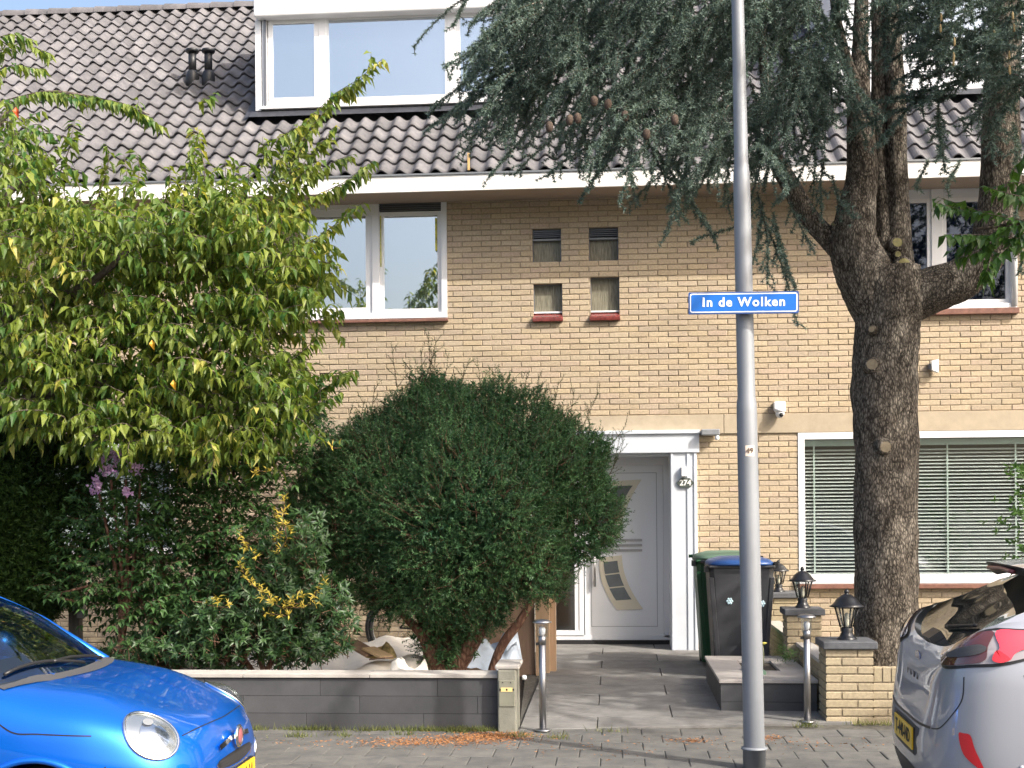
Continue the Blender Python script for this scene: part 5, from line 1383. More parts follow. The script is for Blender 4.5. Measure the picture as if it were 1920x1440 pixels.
def ctwig(p0, d, L_, sag=.35, step=.024, leaf=.12):
    P = curve_pts(p0, d, L_, 8, sag, .07); TWG.add(P, .005, .0015); twig_leaves(P, step, leaf, .39, .75, .75, LV)
def cspray(pts, Y, step=.017, leaf=.125):
    P = np.array([atY(x, y, Y + RNG.normal()*.05) for x, y in pts]); 
    TWG.add(resample(P, .1)[0], .007, .002); twig_leaves(P, step, leaf, .36, .8, .8, LV)
    Q, D = resample(P, .16)
    for i in range(len(Q)-1):
        if RNG.random() < .6: ctwig(Q[i], D[i]*.6 + RNG.normal(size=3)*.5 + np.array([0,0,.15]), RNG.uniform(.10,.22), .4, .018, leaf)
for pts in ([(430,440),(500,350),(560,245),(620,180),(670,150),(718,110)], [(540,330),(570,270),(590,240)], [(500,400),(540,310),(590,230),(640,175),(690,140)], [(480,420),(540,340),(600,270),(630,235)], [(520,390),(580,330),(630,300),(660,290)], [(470,430),(560,380),(640,345),(700,300)], [(350,420),(368,330),(362,240)],
            [(110,330),(130,280),(140,225)], [(0,190),(80,170),(170,180),(240,195),(290,230)], [(150,180),(240,200),(300,235)], [(-40,110),(40,80),(95,100)], [(-40,140),(30,120),(80,130)], [(-30,260),(20,240),(50,270)],
            [(180,380),(205,310),(200,270)], [(250,370),(265,320),(255,285)], [(480,780),(560,760),(620,720),(660,700)], [(440,820),(540,790),(640,735)], [(560,610),(600,600),(640,580)], [(540,680),(590,640),(600,610)],
            [(560,560),(600,520),(620,470)], [(560,470),(630,420),(680,380)], [(330,860),(360,860),(390,850)], [(190,800),(280,830),(340,850)], [(400,800),(450,830),(480,830)], [(60,760),(130,790),(180,800)], [(500,420),(560,330),(600,300)],
            [(600,700),(640,700),(668,692)], [(-20,75),(30,60),(60,75)], [(540,420),(600,370),(690,320)], [(380,190),(385,187),(392,192)],[(20,330),(30,270),(20,210)],[(60,360),(80,310),(70,260)],[(230,380),(240,330),(232,290)],[(300,400),(320,350),(318,310)],[(400,390),(420,350),(440,300)],[(340,400),(350,320),(372,250)],[(380,400),(385,320),(368,240)],[(150,390),(150,340),(120,300)],[(480,400),(500,340),(540,280)],[(0,300),(-10,250),(20,225)],[(90,400),(100,350),(130,310)],[(450,380),(480,320),(520,260),(560,235)]):
    cspray(pts, HY + RNG.uniform(-.35,.15))
clumps = [(60,480,130,95,260),(220,470,130,95,300),(380,450,110,85,260),(500,470,90,90,200),(110,430,140,50,190),(320,430,120,42,160),(60,600,120,80,210),(200,610,130,80,230),(350,590,110,90,230),(480,580,90,90,200),
          (90,710,120,60,160),(250,720,120,60,170),(400,710,110,60,170),(500,690,70,60,110),(200,780,140,45,120),(350,800,110,45,120),(460,790,90,45,90),(30,330,70,50,70),(560,520,50,60,80),(430,395,60,38,70),(30,250,50,50,40),(100,770,100,45,110),(590,560,30,40,25),(250,810,130,45,120),(400,830,90,40,90),(60,690,90,60,100),(520,740,60,60,80)]
for cx_, cy_, rx, ry, n in clumps:
    for k in range(int(n*.62)):
        a = RNG.normal(size=3); a /= np.linalg.norm(a); q = RNG.random()**.4
        Y = HY + a[1]*q*1.0 - .1; p0 = np.array(atY(cx_ + a[0]*q*rx, cy_ - a[2]*q*ry, Y))
        ctwig(p0, np.array([a[0]*.7, a[1]*.7 - .2, .25 + a[2]*.3]) + RNG.normal(size=3)*.35, RNG.uniform(.14,.34), .6, .029, .135)
def prefer_ch(B_): return -B_[:,1]*1.0 + np.where((B_[:,0] > -3.6) & (B_[:,2] > 2.2), 2., 0) + RNG.random(len(B_))*.6
build_leaves('crown', LV, 'cherry_leaf', ch, .22, .28, 290, prefer=prefer_ch)
TWG.build('twigs', 'cherry_bark', ch)['kind'] = 'stuff'
for px, py, col, nm in ((285,647,(0.50,0.27,0.01),'yellow_leaf'),(58,684,(0.50,0.27,0.01),'yellow_leaf'),(30,211,(0.65,0.10,0.02),'orange_leaf'),(325,722,(0.50,0.30,0.02),'yellow_leaf')):
    p = np.array([atY(px, py-10, HY-1.15)]); V, F_ = leaf_geo(p, np.array([[.15,-.1,-1.]]), np.array([[0,-1.,.2]]), np.array([.085]), np.array([.05]), .3, .35)
    triang('leaf', V, F_, mat(nm, col, .6), ch)['label'] = nm.replace('_', ' ') + ' turned early'

# ---------------------------------------------------------------- yew
YY = 12.25
yew = thing('yew_tree', (atY(860,1250,YY).x, YY, .1), 'large dark green rounded yew with reddish stems behind the garden wall', 'tree')
lumps = [(850,880,150,0),(745,940,150,-.2),(950,920,140,-.15),(1050,900,90,0),(655,970,95,.1),(1075,985,75,-.1),(820,1045,125,-.35),(940,1020,120,-.3),(690,1055,75,0),(805,765,48,.1),(803,722,24,.1),(885,785,66,.15),(975,805,66,.1),(1080,850,52,.1),(1105,930,45,0),(650,880,55,.2),
         (735,1095,55,-.2),(1000,1060,60,-.1),(735,835,66,.1),(870,960,150,-.55),(1122,985,30,0),(840,1190,58,0),(900,1120,60,-.1),(690,850,40,.2),(1035,815,40,.2),(600,960,62,.0),(625,890,60,.1),(590,1030,48,.0),(930,760,34,.1),(755,775,34,.1),(845,760,36,.1),(1120,845,26,.1)]
C_ = np.array([atY(x, y, YY+dy) for x, y, r_, dy in lumps]); Rr_ = np.array([r_/FPX*YY for x, y, r_, dy in lumps]); 
SB, SD, SL_, SP = [], [], [], []
for i in range(len(lumps)):
    n = int(1500*Rr_[i]**2/.36)
    a = unit(RNG.normal(size=(n*2, 3))); q = RNG.uniform(.72, 1.04, n*2)**1.0
    P = C_[i] + a*(Rr_[i]*q)[:, None]*np.array([1,.85,1])
    # lumpy: push in and out by slow waves
    wv = np.sin(P[:,0]*7+P[:,2]*5)*.045 + np.sin(P[:,0]*13-P[:,2]*11+P[:,1]*9)*.045 + np.sin(P[:,0]*23+P[:,2]*19-P[:,1]*17)*.025
    P = P + a*wv[:, None]
    dist = np.min(np.where(np.arange(len(lumps))[None] == i, 9, np.linalg.norm((P[:,None]-C_[None])/np.array([1,.85,1]), axis=2)/Rr_[None]), 1)
    keep = (dist > .80) | (RNG.random(len(P)) < .12)
    P, a = P[keep], a[keep]
    SB.append(P); SD.append(unit(a*.8 + np.array([0,0,.42]) + RNG.normal(size=P.shape)*.38))
SB = np.concatenate(SB); SD = np.concatenate(SD); SLn = RNG.uniform(.06,.15,len(SB)) + (RNG.random(len(SB)) < .04)*RNG.uniform(.06,.16,len(SB))
ytw = Twigs()
def shoot_needles(B_, D_, L_, n, nl, nw, spread=1.0):
    t = (np.arange(n)+.3)/n
    base = (B_[:,None] + D_[:,None]*(L_[:,None]*t[None])[:,:,None]).reshape(-1,3); dd = np.repeat(D_, n, 0)
    nd = unit(perp(dd)*spread + dd*.65)
    V = needle_tris(base, nd, RNG.uniform(.75,1.15,len(base))*nl, nw); return V
Vy = [shoot_needles(SB, SD, SLn, 15, .030, .0085)]
ry = [np.repeat(RNG.random(len(SB)), 15)]
for i in range(len(lumps)):      # wide, darker shoots added deep inside the crown to block light
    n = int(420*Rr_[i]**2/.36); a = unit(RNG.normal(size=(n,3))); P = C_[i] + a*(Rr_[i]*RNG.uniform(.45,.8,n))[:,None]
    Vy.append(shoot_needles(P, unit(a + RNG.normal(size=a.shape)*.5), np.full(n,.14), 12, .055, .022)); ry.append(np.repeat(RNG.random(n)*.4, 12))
# long leaders poking from the top
for x, y, l in ((805,690,.26),(809,665,.22),(798,670,.2),(815,690,.2),(770,720,.26),(745,690,.24),(830,700,.2),(860,710,.22),(905,720,.26),(925,735,.26),(960,745,.2),(1003,735,.2),(1050,780,.2),(1030,750,.18),(1090,760,.22),(1105,800,.22),(1130,810,.16),(1110,880,.22),(1140,850,.2),(880,730,.2),(980,740,.22),(690,760,.22),(670,780,.2),(640,800,.2),(790,690,.22),(1070,770,.2),(1150,830,.12)):
    p = np.array(atY(x, y + 45, YY+.1)); P = curve_pts(p, np.array([RNG.normal()*.25 + (.35 if x > 1080 else 0), RNG.normal()*.2, 1.]), l+.22, 8, -.1, .05); ytw.add(P, .004, .001)
    Q, D = resample(P, .012); Vy.append(shoot_needles(Q, D, np.full(len(Q), .012), 3, .022, .0045)); ry.append(np.repeat(RNG.random(len(Q))*.6, 3))
    for j in range(3, len(Q), 9):
        s = curve_pts(Q[j], D[j]+perp(D[j][None])[0]*.8, .12, 4, -.1, .05); ytw.add(s, .003, .001); q2, d2 = resample(s, .012); Vy.append(shoot_needles(q2, d2, np.full(len(q2), .012), 3, .022, .0045)); ry.append(np.repeat(RNG.random(len(q2))*.8, 3))
Vy = np.concatenate(Vy)
triang('crown', Vy.reshape(-1,3), np.arange(len(Vy)*3).reshape(-1,3), 'yew_leaf', yew, 'stuff', np.concatenate(ry))
for i in range(0, len(SB), 3): ytw.add(np.array([SB[i]-SD[i]*.10, SB[i], SB[i]+SD[i]*SLn[i]]), .003, .001)
ytw.build('twigs', 'yew_bark', yew)['kind'] = 'stuff'
def ystem(pts):
    q = MB(); tubepath(q, pts, .06, 12, .06); q.build('stem', 'yew_bark', yew)
ystem([(845,1290,YY,26),(858,1245,YY,22),(885,1200,YY-.05,17),(915,1150,YY-.1,13),(950,1080,YY-.1,10),(980,980,YY,7)])
ystem([(915,1295,YY-.3,9),(925,1250,YY-.32,8),(945,1205,YY-.35,9),(975,1165,YY-.35,8),(1000,1120,YY-.33,7),(1025,1060,YY-.2,6)])
ystem([(820,1290,YY,24),(812,1220,YY,20),(800,1170,YY-.05,15),(778,1135,YY-.1,12),(735,1125,YY-.1,9),(690,1118,YY-.05,7)])
ystem([(835,1280,YY+.1,22),(838,1180,YY+.1,16),(842,1100,YY,12),(850,1000,YY,9)])
ystem([(826,1260,YY-.05,14),(790,1190,YY-.15,9),(755,1150,YY-.2,7),(740,1100,YY-.2,5)])
MB().cbox(atY(968,1168,YY-.36), (.05,0,.025), (0,.012,0), (-.006,0,.012)).build('snag', 'yew_bark', yew)

# ---------------------------------------------------------------- evergreen shrub (whorled glossy leaves) with golden shoots
SYb = 11.35
ls = thing('evergreen_shrub', (atY(480,1255,SYb).x, SYb, .1), 'dark glossy evergreen shrub with yellow-leaved shoots behind the garden wall', 'shrub')
LV2 = []; GV = []; TW2 = Twigs()
def whorl(p, d, n, L_, W_, out, droop=.1):
    d = np.asarray(d, float); d /= np.linalg.norm(d); D = np.repeat(d[None], n, 0); q = perp(D)
    dd = unit(q*1.0 + D*.55 + np.array([0,0,-droop])); nn = unit(D*1.0 - q*.3); Lr = L_*RNG.uniform(.7,1.1,n)
    out.append((np.repeat(np.asarray(p)[None], n, 0) + D*RNG.uniform(0,.05,n)[:,None], dd, nn, Lr, Lr*W_))
for cx_, cy_, rx, ry_, n in ((430,1190,130,65,330),(560,1150,90,80,280),(520,1060,80,80,230),(570,1030,40,80,110),(330,1210,90,45,190),(610,1130,50,50,110),(470,1120,90,60,210),(640,1190,35,40,50),(250,1225,60,30,80),(560,1215,80,35,150),(380,1150,70,50,110)):
    for k in range(int(n*1.25)):
        a = RNG.normal(size=3); a /= np.linalg.norm(a); q = RNG.random()**.35
        Y = SYb + a[1]*q*.55; p = np.array(atY(cx_+a[0]*q*rx, cy_-a[2]*q*ry_, Y)); d = np.array([a[0]*.7, a[1]*.7-.35, .5+a[2]*.4]) + RNG.normal(size=3)*.3
        p[2] = max(p[2], .2)
        whorl(p, d, 9, .085, .26, LV2); TW2.add(np.array([p-unit(d[None])[0]*.12, p]), .004, .003)
for pts in ([(535,935),(530,980),(525,1010)], [(515,960),(545,1000),(520,1040)], [(450,1000),(465,1030),(480,1045)], [(450,1060),(465,1090),(490,1110),(520,1130)], [(540,1130),(560,1120),(590,1135)], [(470,880),(480,890),(500,885)], [(600,1090),(610,1100),(590,1120)], [(500,1150),(520,1160),(540,1155)], [(390,1135),(410,1125),(430,1140)], [(490,1120),(530,1140),(570,1140)], [(620,840),(635,835),(640,840)]):
    P = np.array([atY(x, y, SYb-.55) for x, y in pts]); Q, D = resample(P, .035); TW2.add(resample(P,.1)[0], .004, .003)
    for i in range(len(Q)): whorl(Q[i], np.array([0,-.5,.7])+RNG.normal(size=3)*.35, 6, .062, .20, GV)
build_leaves('foliage', LV2, 'laurel_leaf', ls, .15, .12)
build_leaves('golden_shoots', GV, 'gold_leaf', ls, .15, .10)
for k in range(7):
    x0 = RNG.uniform(420, 560); q = MB(); tubepath(q, [(x0,1262,SYb+RNG.uniform(-.2,.2),6),(x0+RNG.uniform(-30,30),1200,SYb,5),(x0+RNG.uniform(-90,90),1080,SYb,4)], .1, 7, .03); q.build('stem', 'yew_bark', ls)
TW2.build('twigs', 'yew_bark', ls)['kind'] = 'stuff'

# ---------------------------------------------------------------- elder-like shrub with pinnate leaves
EYb = 11.75
es = thing('elder_shrub', (atY(330,1255,EYb).x, EYb, .1), 'tall shrub with feather-like compound leaves under the cherry', 'shrub')
LV3 = []; TW3 = Twigs()
def pinnate(p, d, L_, pairs, ll):
    P = curve_pts(p, d, L_, 6, .5, .04); TW3.add(P, .0025, .0012); t = np.linspace(.3, 1, pairs)
    D = unit(np.gradient(P, axis=0)); 
    for q in t:
        i = min(int(q*6), 6); b = P[i]; dd = D[i]; s = unit(np.cross(dd, np.array([0,0,1.]))[None])[0]
        for sg in (-1, 1):
            d2 = unit((dd*.5 + s*sg + np.array([0,0,-.35]) + RNG.normal(size=3)*.12)[None])
            LV3.append((b[None], d2, unit(np.array([[0,-.25,1.]])+RNG.normal(size=(1,3))*.2), np.array([ll*RNG.uniform(.8,1.1)]), np.array([ll*.36])))
    LV3.append((P[-1][None], D[-1][None], np.array([[0,-.2,1.]]), np.array([ll*1.15]), np.array([ll*.38])))
for cx_, cy_, rx, ry_, n in ((330,1060,130,120,150),(230,1000,90,100,80),(430,960,90,90,90),(380,880,120,60,90),(260,1130,90,50,55),(180,1070,60,60,35),(520,870,60,50,40),(350,1130,90,50,60),(440,1040,60,80,50),(300,930,90,60,60),(120,1100,40,25,14),(560,760,40,60,30),(570,830,40,50,30)):
    for k in range(int(n*2.3)):
        a = RNG.normal(size=3); a /= np.linalg.norm(a); q = RNG.random()**.4
        pinnate(np.array(atY(cx_+a[0]*q*rx, cy_-a[2]*q*ry_, EYb+a[1]*q*.7)), np.array([a[0]*.8, a[1]*.6-.35, .35])+RNG.normal(size=3)*.3, RNG.uniform(.16,.26), 4, .085)
build_leaves('foliage', LV3, 'elder_leaf', es, .18, .22)
for pts in ([(300,1262,EYb,7),(295,1190,EYb-.2,6),(270,1140,EYb-.3,5),(240,1050,EYb-.1,4)], [(330,1262,EYb,8),(360,1150,EYb,7),(400,1000,EYb,5),(440,880,EYb,3)], [(310,1262,EYb+.1,7),(310,1120,EYb,6),(290,960,EYb,4),(250,900,EYb,3)], [(150,1130,EYb-.5,2.5),(110,1115,EYb-.55,2.5),(200,1090,EYb-.4,3),(270,1060,EYb-.2,3)]):
    q = MB(); tubepath(q, pts, .1, 8, .03); q.build('stem', 'yew_bark', es)
TW3.build('twigs', 'yew_bark', es)['kind'] = 'stuff'

# ---------------------------------------------------------------- conifer hedge at the far left
TY = 12.0
th = thing('thuja_hedge', (atY(60,1200,TY).x, TY, .08), 'dense dark thuja conifer in the shade below the cherry', 'conifer')
tb, tdv = [], []
for cx_, cy_, r_ in ((60,900,110),(0,980,110),(110,1000,80),(40,1080,90),(-60,880,110),(130,890,60),(60,800,80),(-20,790,90),(-80,1050,110),(90,1090,60),(30,1160,70)):
    c = np.array(atY(cx_, cy_, TY)); rr_ = r_/FPX*TY; n = int(2600*rr_**2/.25)
    a = unit(RNG.normal(size=(n,3))); a[:,1] = -np.abs(a[:,1])*np.where(RNG.random(n) < .75, 1, -1); p = c + a*rr_*RNG.uniform(.8,1.03,n)[:,None]; tb.append(p); tdv.append(unit(a*.7 + np.array([0,0,.35]) + RNG.normal(size=p.shape)*.3))
tb = np.concatenate(tb); tdv = np.concatenate(tdv)
V = shoot_needles(tb, tdv, RNG.uniform(.05,.10,len(tb)), 8, .045, .016, .7)
triang('foliage', V.reshape(-1,3), np.arange(len(V)*3).reshape(-1,3), 'thuja_leaf', th, 'stuff', np.repeat(RNG.random(len(tb)), 8))
q = MB(); tubepath(q, [(60,1270,TY,12),(58,1100,TY,10),(55,880,TY,6)], .1, 8, .04); q.build('trunk', 'yew_bark', th)
# timber gate post beside it
gp = rect(128, 1128, 148, 1205, 12.3)
t = thing('gate_post', ((gp[0]+gp[1])/2, 12.3, .08), 'weathered grey timber post with pale cap below the elder leaves', 'post')
MB().box(gp[0], gp[1], 12.3, 12.4, .08, gp[3]).build('shaft', mat('old_timber', (0.16,0.15,0.135), .9, noise=.3, nscale=12, stretch=(3,3,.3)), t, bevel=.006)
MB().box(gp[1]-.02, gp[1]+.05, 12.29, 12.36, gp[3]-.16, gp[3]-.02).build('latch_box', mat('latch', (0.45,0.45,0.45), .5), t, bevel=.006)

# ---------------------------------------------------------------- purple flowering shrub
FYb = 11.35
fs_ = thing('flowering_shrub', (atY(230,1240,FYb).x, FYb, .1), 'shrub with clusters of purple flowers seen under the cherry branches', 'shrub')
FL, FG = [], []
for cx_, cy_, r_ in ((190,862,14),(207,884,16),(260,880,11),(185,905,10),(222,858,12),(178,920,9),(240,925,6)):
    for k in range(13):
        p = np.array(atY(cx_+RNG.normal()*r_*.5, cy_+RNG.normal()*r_*.45, FYb-.35+RNG.normal()*.05)); whorl(p, np.array([RNG.normal()*.4,-1,.3]), 4, .035, .75, FL)
for k in range(260):
    a = RNG.normal(size=3); p = np.array(atY(225+a[0]*55, 960+a[1]*70, FYb+a[2]*.2)); whorl(p, np.array([RNG.normal()*.5,-.6,.5]), 6, .07, .35, FG)
build_leaves('flowers', FL, 'purple_petal', fs_, .1, .1); build_leaves('foliage', FG, 'elder_leaf', fs_, .15, .15)
for k in range(4): q = MB(); tubepath(q, [(225,1225,FYb,5),(222+k*8,1100,FYb,4),(180+k*28,900,FYb-.2,2.5)], .12, 6, .03); q.build('stem', 'yew_bark', fs_)

# ---------------------------------------------------------------- broadleaf boughs reaching in from the right
RYb = CY - 1.0
rt = thing('lime_tree', (5.6, RYb, .08), 'broadleaf tree whose green leafy bough hangs beside the cedar fork', 'tree')
LV4 = []; TW4 = Twigs()
q = MB(); tubepath(q, [(2260,1400,RYb,20),(2250,900,RYb,17),(2210,600,RYb,13),(2120,430,RYb,9),(2000,400,RYb,6),(1900,420,RYb,4),(1830,430,RYb,2.5)], .1, 9, .03); q.build('trunk', 'cherry_bark', rt)
for pts in ([(1960,380),(1880,360),(1850,350)], [(1950,420),(1850,400),(1760,370)], [(1940,450),(1850,440),(1770,440)], [(1930,430),(1870,480),(1845,520)], [(1900,420),(1830,450),(1790,470)], [(1960,350),(1900,340),(1870,350)], [(1930,470),(1900,440),(1880,400)], [(1950,260),(1915,300),(1900,320)],
            [(1960,320),(1930,340),(1905,365)], [(1860,470),(1850,510),(1850,535)], [(1840,400),(1790,390),(1755,380)], [(1880,440),(1840,470),(1800,485)]):
    P = np.array([atY(x, y, RYb+RNG.normal()*.1) for x, y in pts]); TW4.add(resample(P,.08)[0], .005, .002); twig_leaves(P, .022, .125, .52, .75, .75, LV4, .3)
for k in range(42):
    P = curve_pts(np.array(atY(RNG.uniform(2010,2300), RNG.uniform(300,560), RYb+RNG.normal()*.25)), np.array([RNG.normal()*.6, RNG.normal()*.6, .3]), RNG.uniform(.2,.4), 6, .6, .06); TW4.add(P, .005, .002); twig_leaves(P, .03, .125, .52, .75, .75, LV4, .3)
build_leaves('crown', LV4, 'lime_leaf', rt, .15, .2); TW4.build('twigs', 'cherry_bark', rt)['kind'] = 'stuff'
RS = 13.4
rs = thing('window_shrub', (atY(1935,1200,RS).x, RS, .08), 'bright green leafy shrub in front of the ground floor blinds', 'shrub')
LV5 = []
for cx_, cy_, rx, ry_, n in ((1925,900,30,30,40),(1925,970,45,35,60),(1940,1040,45,50,60),(1960,1120,60,60,60)):
    for k in range(n):
        a = RNG.normal(size=3)*.5; p = np.array(atY(cx_+a[0]*rx, cy_+a[2]*ry_, RS+a[1]*.4)); whorl(p, np.array([a[0],-.5,.6]), 6, .075, .32, LV5)
build_leaves('foliage', LV5, 'lime_leaf', rs, .15, .15)
q = MB(); tubepath(q, [(1950,1230,RS,6),(1945,1100,RS,5),(1930,950,RS,3)], .1, 7, .03); q.build('stem', 'cherry_bark', rs)
# weed in the planter corner
wp = thing('planter_weed', (plx1-.1, PYF+.95, plz), 'small green weed tuft at the edge of the planter', 'weed')
LV6 = []
for k in range(40): whorl(np.array([plx1-.10+RNG.normal()*.05, PYF+.95+RNG.normal()*.08, plz+.05+abs(RNG.normal())*.06]), np.array([RNG.normal()*.5,-.3,.8]), 5, .06, .16, LV6)
build_leaves('leaves', LV6, 'lime_leaf', wp, .1, .2)

# ---------------------------------------------------------------- grass tufts, litter
leafmat('grass', (0.07,0.10,0.025), (0.19,0.20,0.07), .6, .25, .3, 3)
def blades(cx_, cy_, n, sx, sy, h_, z):
    b = np.stack([cx_+RNG.normal(size=n)*sx, cy_+RNG.normal(size=n)*sy, np.full(n, z)], 1); d = unit(np.stack([RNG.normal(size=n)*.5, RNG.normal(size=n)*.5, np.ones(n)], 1)); return needle_tris(b, d, h_*RNG.uniform(.4,1.2,n), .006)
G = []
for k in range(70):
    x = RNG.uniform(-3.2, wx1); G.append(blades(x, WY-.04, 26, .07, .02, .06, ZP-.005))
for px, py, n in ((970,1382,90),(560,1382,80),(640,1380,60),(1050,1385,50),(1510,1362,60),(1620,1358,60),(1655,1358,60),(860,1374,60),(760,1378,60),(1140,1372,40)):
    p = atZ(px, py, ZP); G.append(blades(p.x, p.y, n, .06, .03, .07, ZP-.005))
G = np.concatenate(G); o = triang('grass_tufts', G.reshape(-1,3), np.arange(len(G)*3).reshape(-1,3), 'grass', None, 'stuff', RNG.random(len(G))); tag(o, 'thin grass and weeds growing along the foot of the garden wall', 'grass')
leafmat('litter', (0.22,0.085,0.03), (0.42,0.21,0.09), .9, .0, .2, 4)
def litter(px, py, n, sx, sy, ln=.022):
    p = atZ(px, py, ZP); b = np.stack([p.x+RNG.normal(size=n)*sx, p.y+RNG.normal(size=n)*sy, ZP+.003+np.abs(RNG.normal(size=n))*.006], 1)
    b[:,1] = np.minimum(b[:,1], WY-.01); d = unit(np.stack([RNG.normal(size=n), RNG.normal(size=n), np.abs(RNG.normal(size=n))*.12], 1)); return needle_tris(b, d, ln*RNG.uniform(.5,1.3,n), .006)
G = np.concatenate([litter(900,1385,1500,.22,.10), litter(800,1392,900,.25,.09), litter(940,1378,500,.12,.06), litter(1295,1390,160,.08,.05), litter(1445,1385,140,.06,.05), litter(700,1395,260,.4,.1), litter(1100,1400,240,.7,.25), litter(1500,1395,160,.4,.12)])
o = triang('needle_litter', G.reshape(-1,3), np.arange(len(G)*3).reshape(-1,3), 'litter', None, 'stuff', RNG.random(len(G))); tag(o, 'rust brown fallen needles and leaf litter on the pavement', 'leaf litter')
# ================================================================ cars
def crv(A, n):
    """Catmull-Rom along axis 0"""
    A = np.asarray(A, float); N = len(A); out = []
    for q in np.linspace(0, N-1, n):
        i = min(int(q), N-2); u = q - i; a, b, c, d = A[max(i-1,0)], A[i], A[i+1], A[min(i+2,N-1)]
        out.append(.5*((2*b)+(-a+c)*u+(2*a-5*b+4*c-d)*u*u+(-a+3*b-3*c+d)*u**3))
    return np.array(out)
def loft(ctrl, ni, nj):
    A = crv(ctrl, ni); return np.swapaxes(crv(np.swapaxes(A, 0, 1), nj), 0, 1)
def grid_mesh(G, mirror=True, drop=None):
    ni, nj = G.shape[:2]; V = G.reshape(-1, 3); F_ = []
    for i in range(ni-1):
        for j in range(nj-1):
            q = (i*nj+j, (i+1)*nj+j, (i+1)*nj+j+1, i*nj+j+1)
            if drop is not None and drop(V[list(q)].mean(0)): continue
            F_.append(q)
    V = V.tolist()
    if mirror:
        n = len(V); V += [(x,-y,z) for x,y,z in V]; F_ += [tuple(k+n for k in q[::-1]) for q in F_]
    return V, F_
def bvh(V, F_): return bvhtree.BVHTree.FromPolygons([Vector(v) for v in V], F_)
class Car:
    """local axes: +x forward, -y the side that faces the camera, z up; origin on the road under the nose or tail"""
    def __init__(s, name, loc, rotz, label): s.t = thing(name, loc, label, 'car', None, rotz)
    def part(s, name, V, F_, m, parent=None, smooth=True, kind=None):
        o = mesh(name, V, F_, m, parent or s.t, kind, smooth=smooth, local=True); return o
    def mb(s, name, mb, m, parent=None, bevel=0.0): return mb.build(name, m, parent or s.t, bevel=bevel, local=True)
def clean(o):
    bm = bmesh.new(); bm.from_mesh(o.data); bmesh.ops.remove_doubles(bm, verts=bm.verts, dist=.0008); bmesh.ops.recalc_face_normals(bm, faces=bm.faces); bm.to_mesh(o.data); bm.free()
def project(T, pts, d, lift=.002):
    out = []
    for p in pts:
        h_ = T.ray_cast(Vector(p), Vector(d))
        if h_[0] is None: continue
        n = h_[1]; n = n if n.dot(Vector(d)) < 0 else -n
        out.append((h_[0] + n*lift, n))
    return out
def strip_on(T, pts, d, w_, lift=.0015):
    """narrow ribbon following the body surface"""
    P = project(T, pts, d, lift); mb = MB()
    if len(P) < 2: return mb
    vs = []
    for i, (p, n) in enumerate(P):
        t_ = (P[min(i+1,len(P)-1)][0] - P[max(i-1,0)][0]).normalized(); s_ = t_.cross(n).normalized()*w_/2; vs += [p - s_, p + s_]
    mb.add(vs, [(2*i,2*i+1,2*i+3,2*i+2) for i in range(len(P)-1)], True); return mb
def lin(a, b, n): return [tuple(np.array(a)*(1-t)+np.array(b)*t) for t in np.linspace(0,1,n)]
def poly3(pts, n=24): return [tuple(p) for p in crv(pts, n)]
def patch_on(T, poly, d, lift=.002, res=14):
    """surface patch: polygon (list of points) filled by concentric rings towards its centre, projected on the body"""
    c = np.mean(np.array(poly), 0); V = []; F_ = []; n = len(poly); rings = 7
    for r_ in range(rings+1):
        k = 1 - r_/rings
        for p in poly:
            q = c + (np.array(p)-c)*k; h_ = T.ray_cast(Vector(q), Vector(d))
            if h_[0] is None:
                h_ = T.find_nearest(Vector(q) + Vector(d)*1.0)
            nn = h_[1] if h_[1].dot(Vector(d)) < 0 else -h_[1]; V.append(tuple(h_[0] + nn*(lift if not callable(lift) else lift(1-k))))
    for r_ in range(rings):
        for i in range(n): F_.append((r_*n+i, r_*n+(i+1)%n, (r_+1)*n+(i+1)%n, (r_+1)*n+i))
    return V, F_
def wheel(car, x, y, r_, w_, rim='steel'):
    wh = car.mb('wheel', MB().lathe([(r_*.62,-w_/2),(r_*.97,-w_/2),(r_,-w_*.38),(r_,w_*.38),(r_*.97,w_/2),(r_*.62,w_/2)], (x,y,r_), 36, 'y', cap=False), mat('tyre', (0.012,0.012,0.013), .85))
    sp = MB(); s = -1 if y < 0 else 1
    sp.lathe([(r_*.63,-w_*.45),(r_*.60,w_*.45)], (x,y,r_), 30, 'y', cap=False)
    sp.lathe([(.001,w_*.30),(.07,w_*.32),(.07,0)], (x,y,r_), 14, 'y', cap=False)
    for k in range(10):
        a = 2*math.pi*k/10; c_, s_ = math.cos(a), math.sin(a)
        sp.cbox((x+c_*r_*.34, y+s*w_*.32, r_+s_*r_*.34), (c_*r_*.28,0,s_*r_*.28), (0,.012,0), (-s_*.018,0,c_*.018))
    car.mb('rim', sp, mat('alloy', (0.42,0.43,0.45), .3, metal=.9), wh)
def paint(name, c, metal=.35, rough=.25):
    m = mat(name, c, rough, metal=metal, coat=1.0, spec=.5); return m

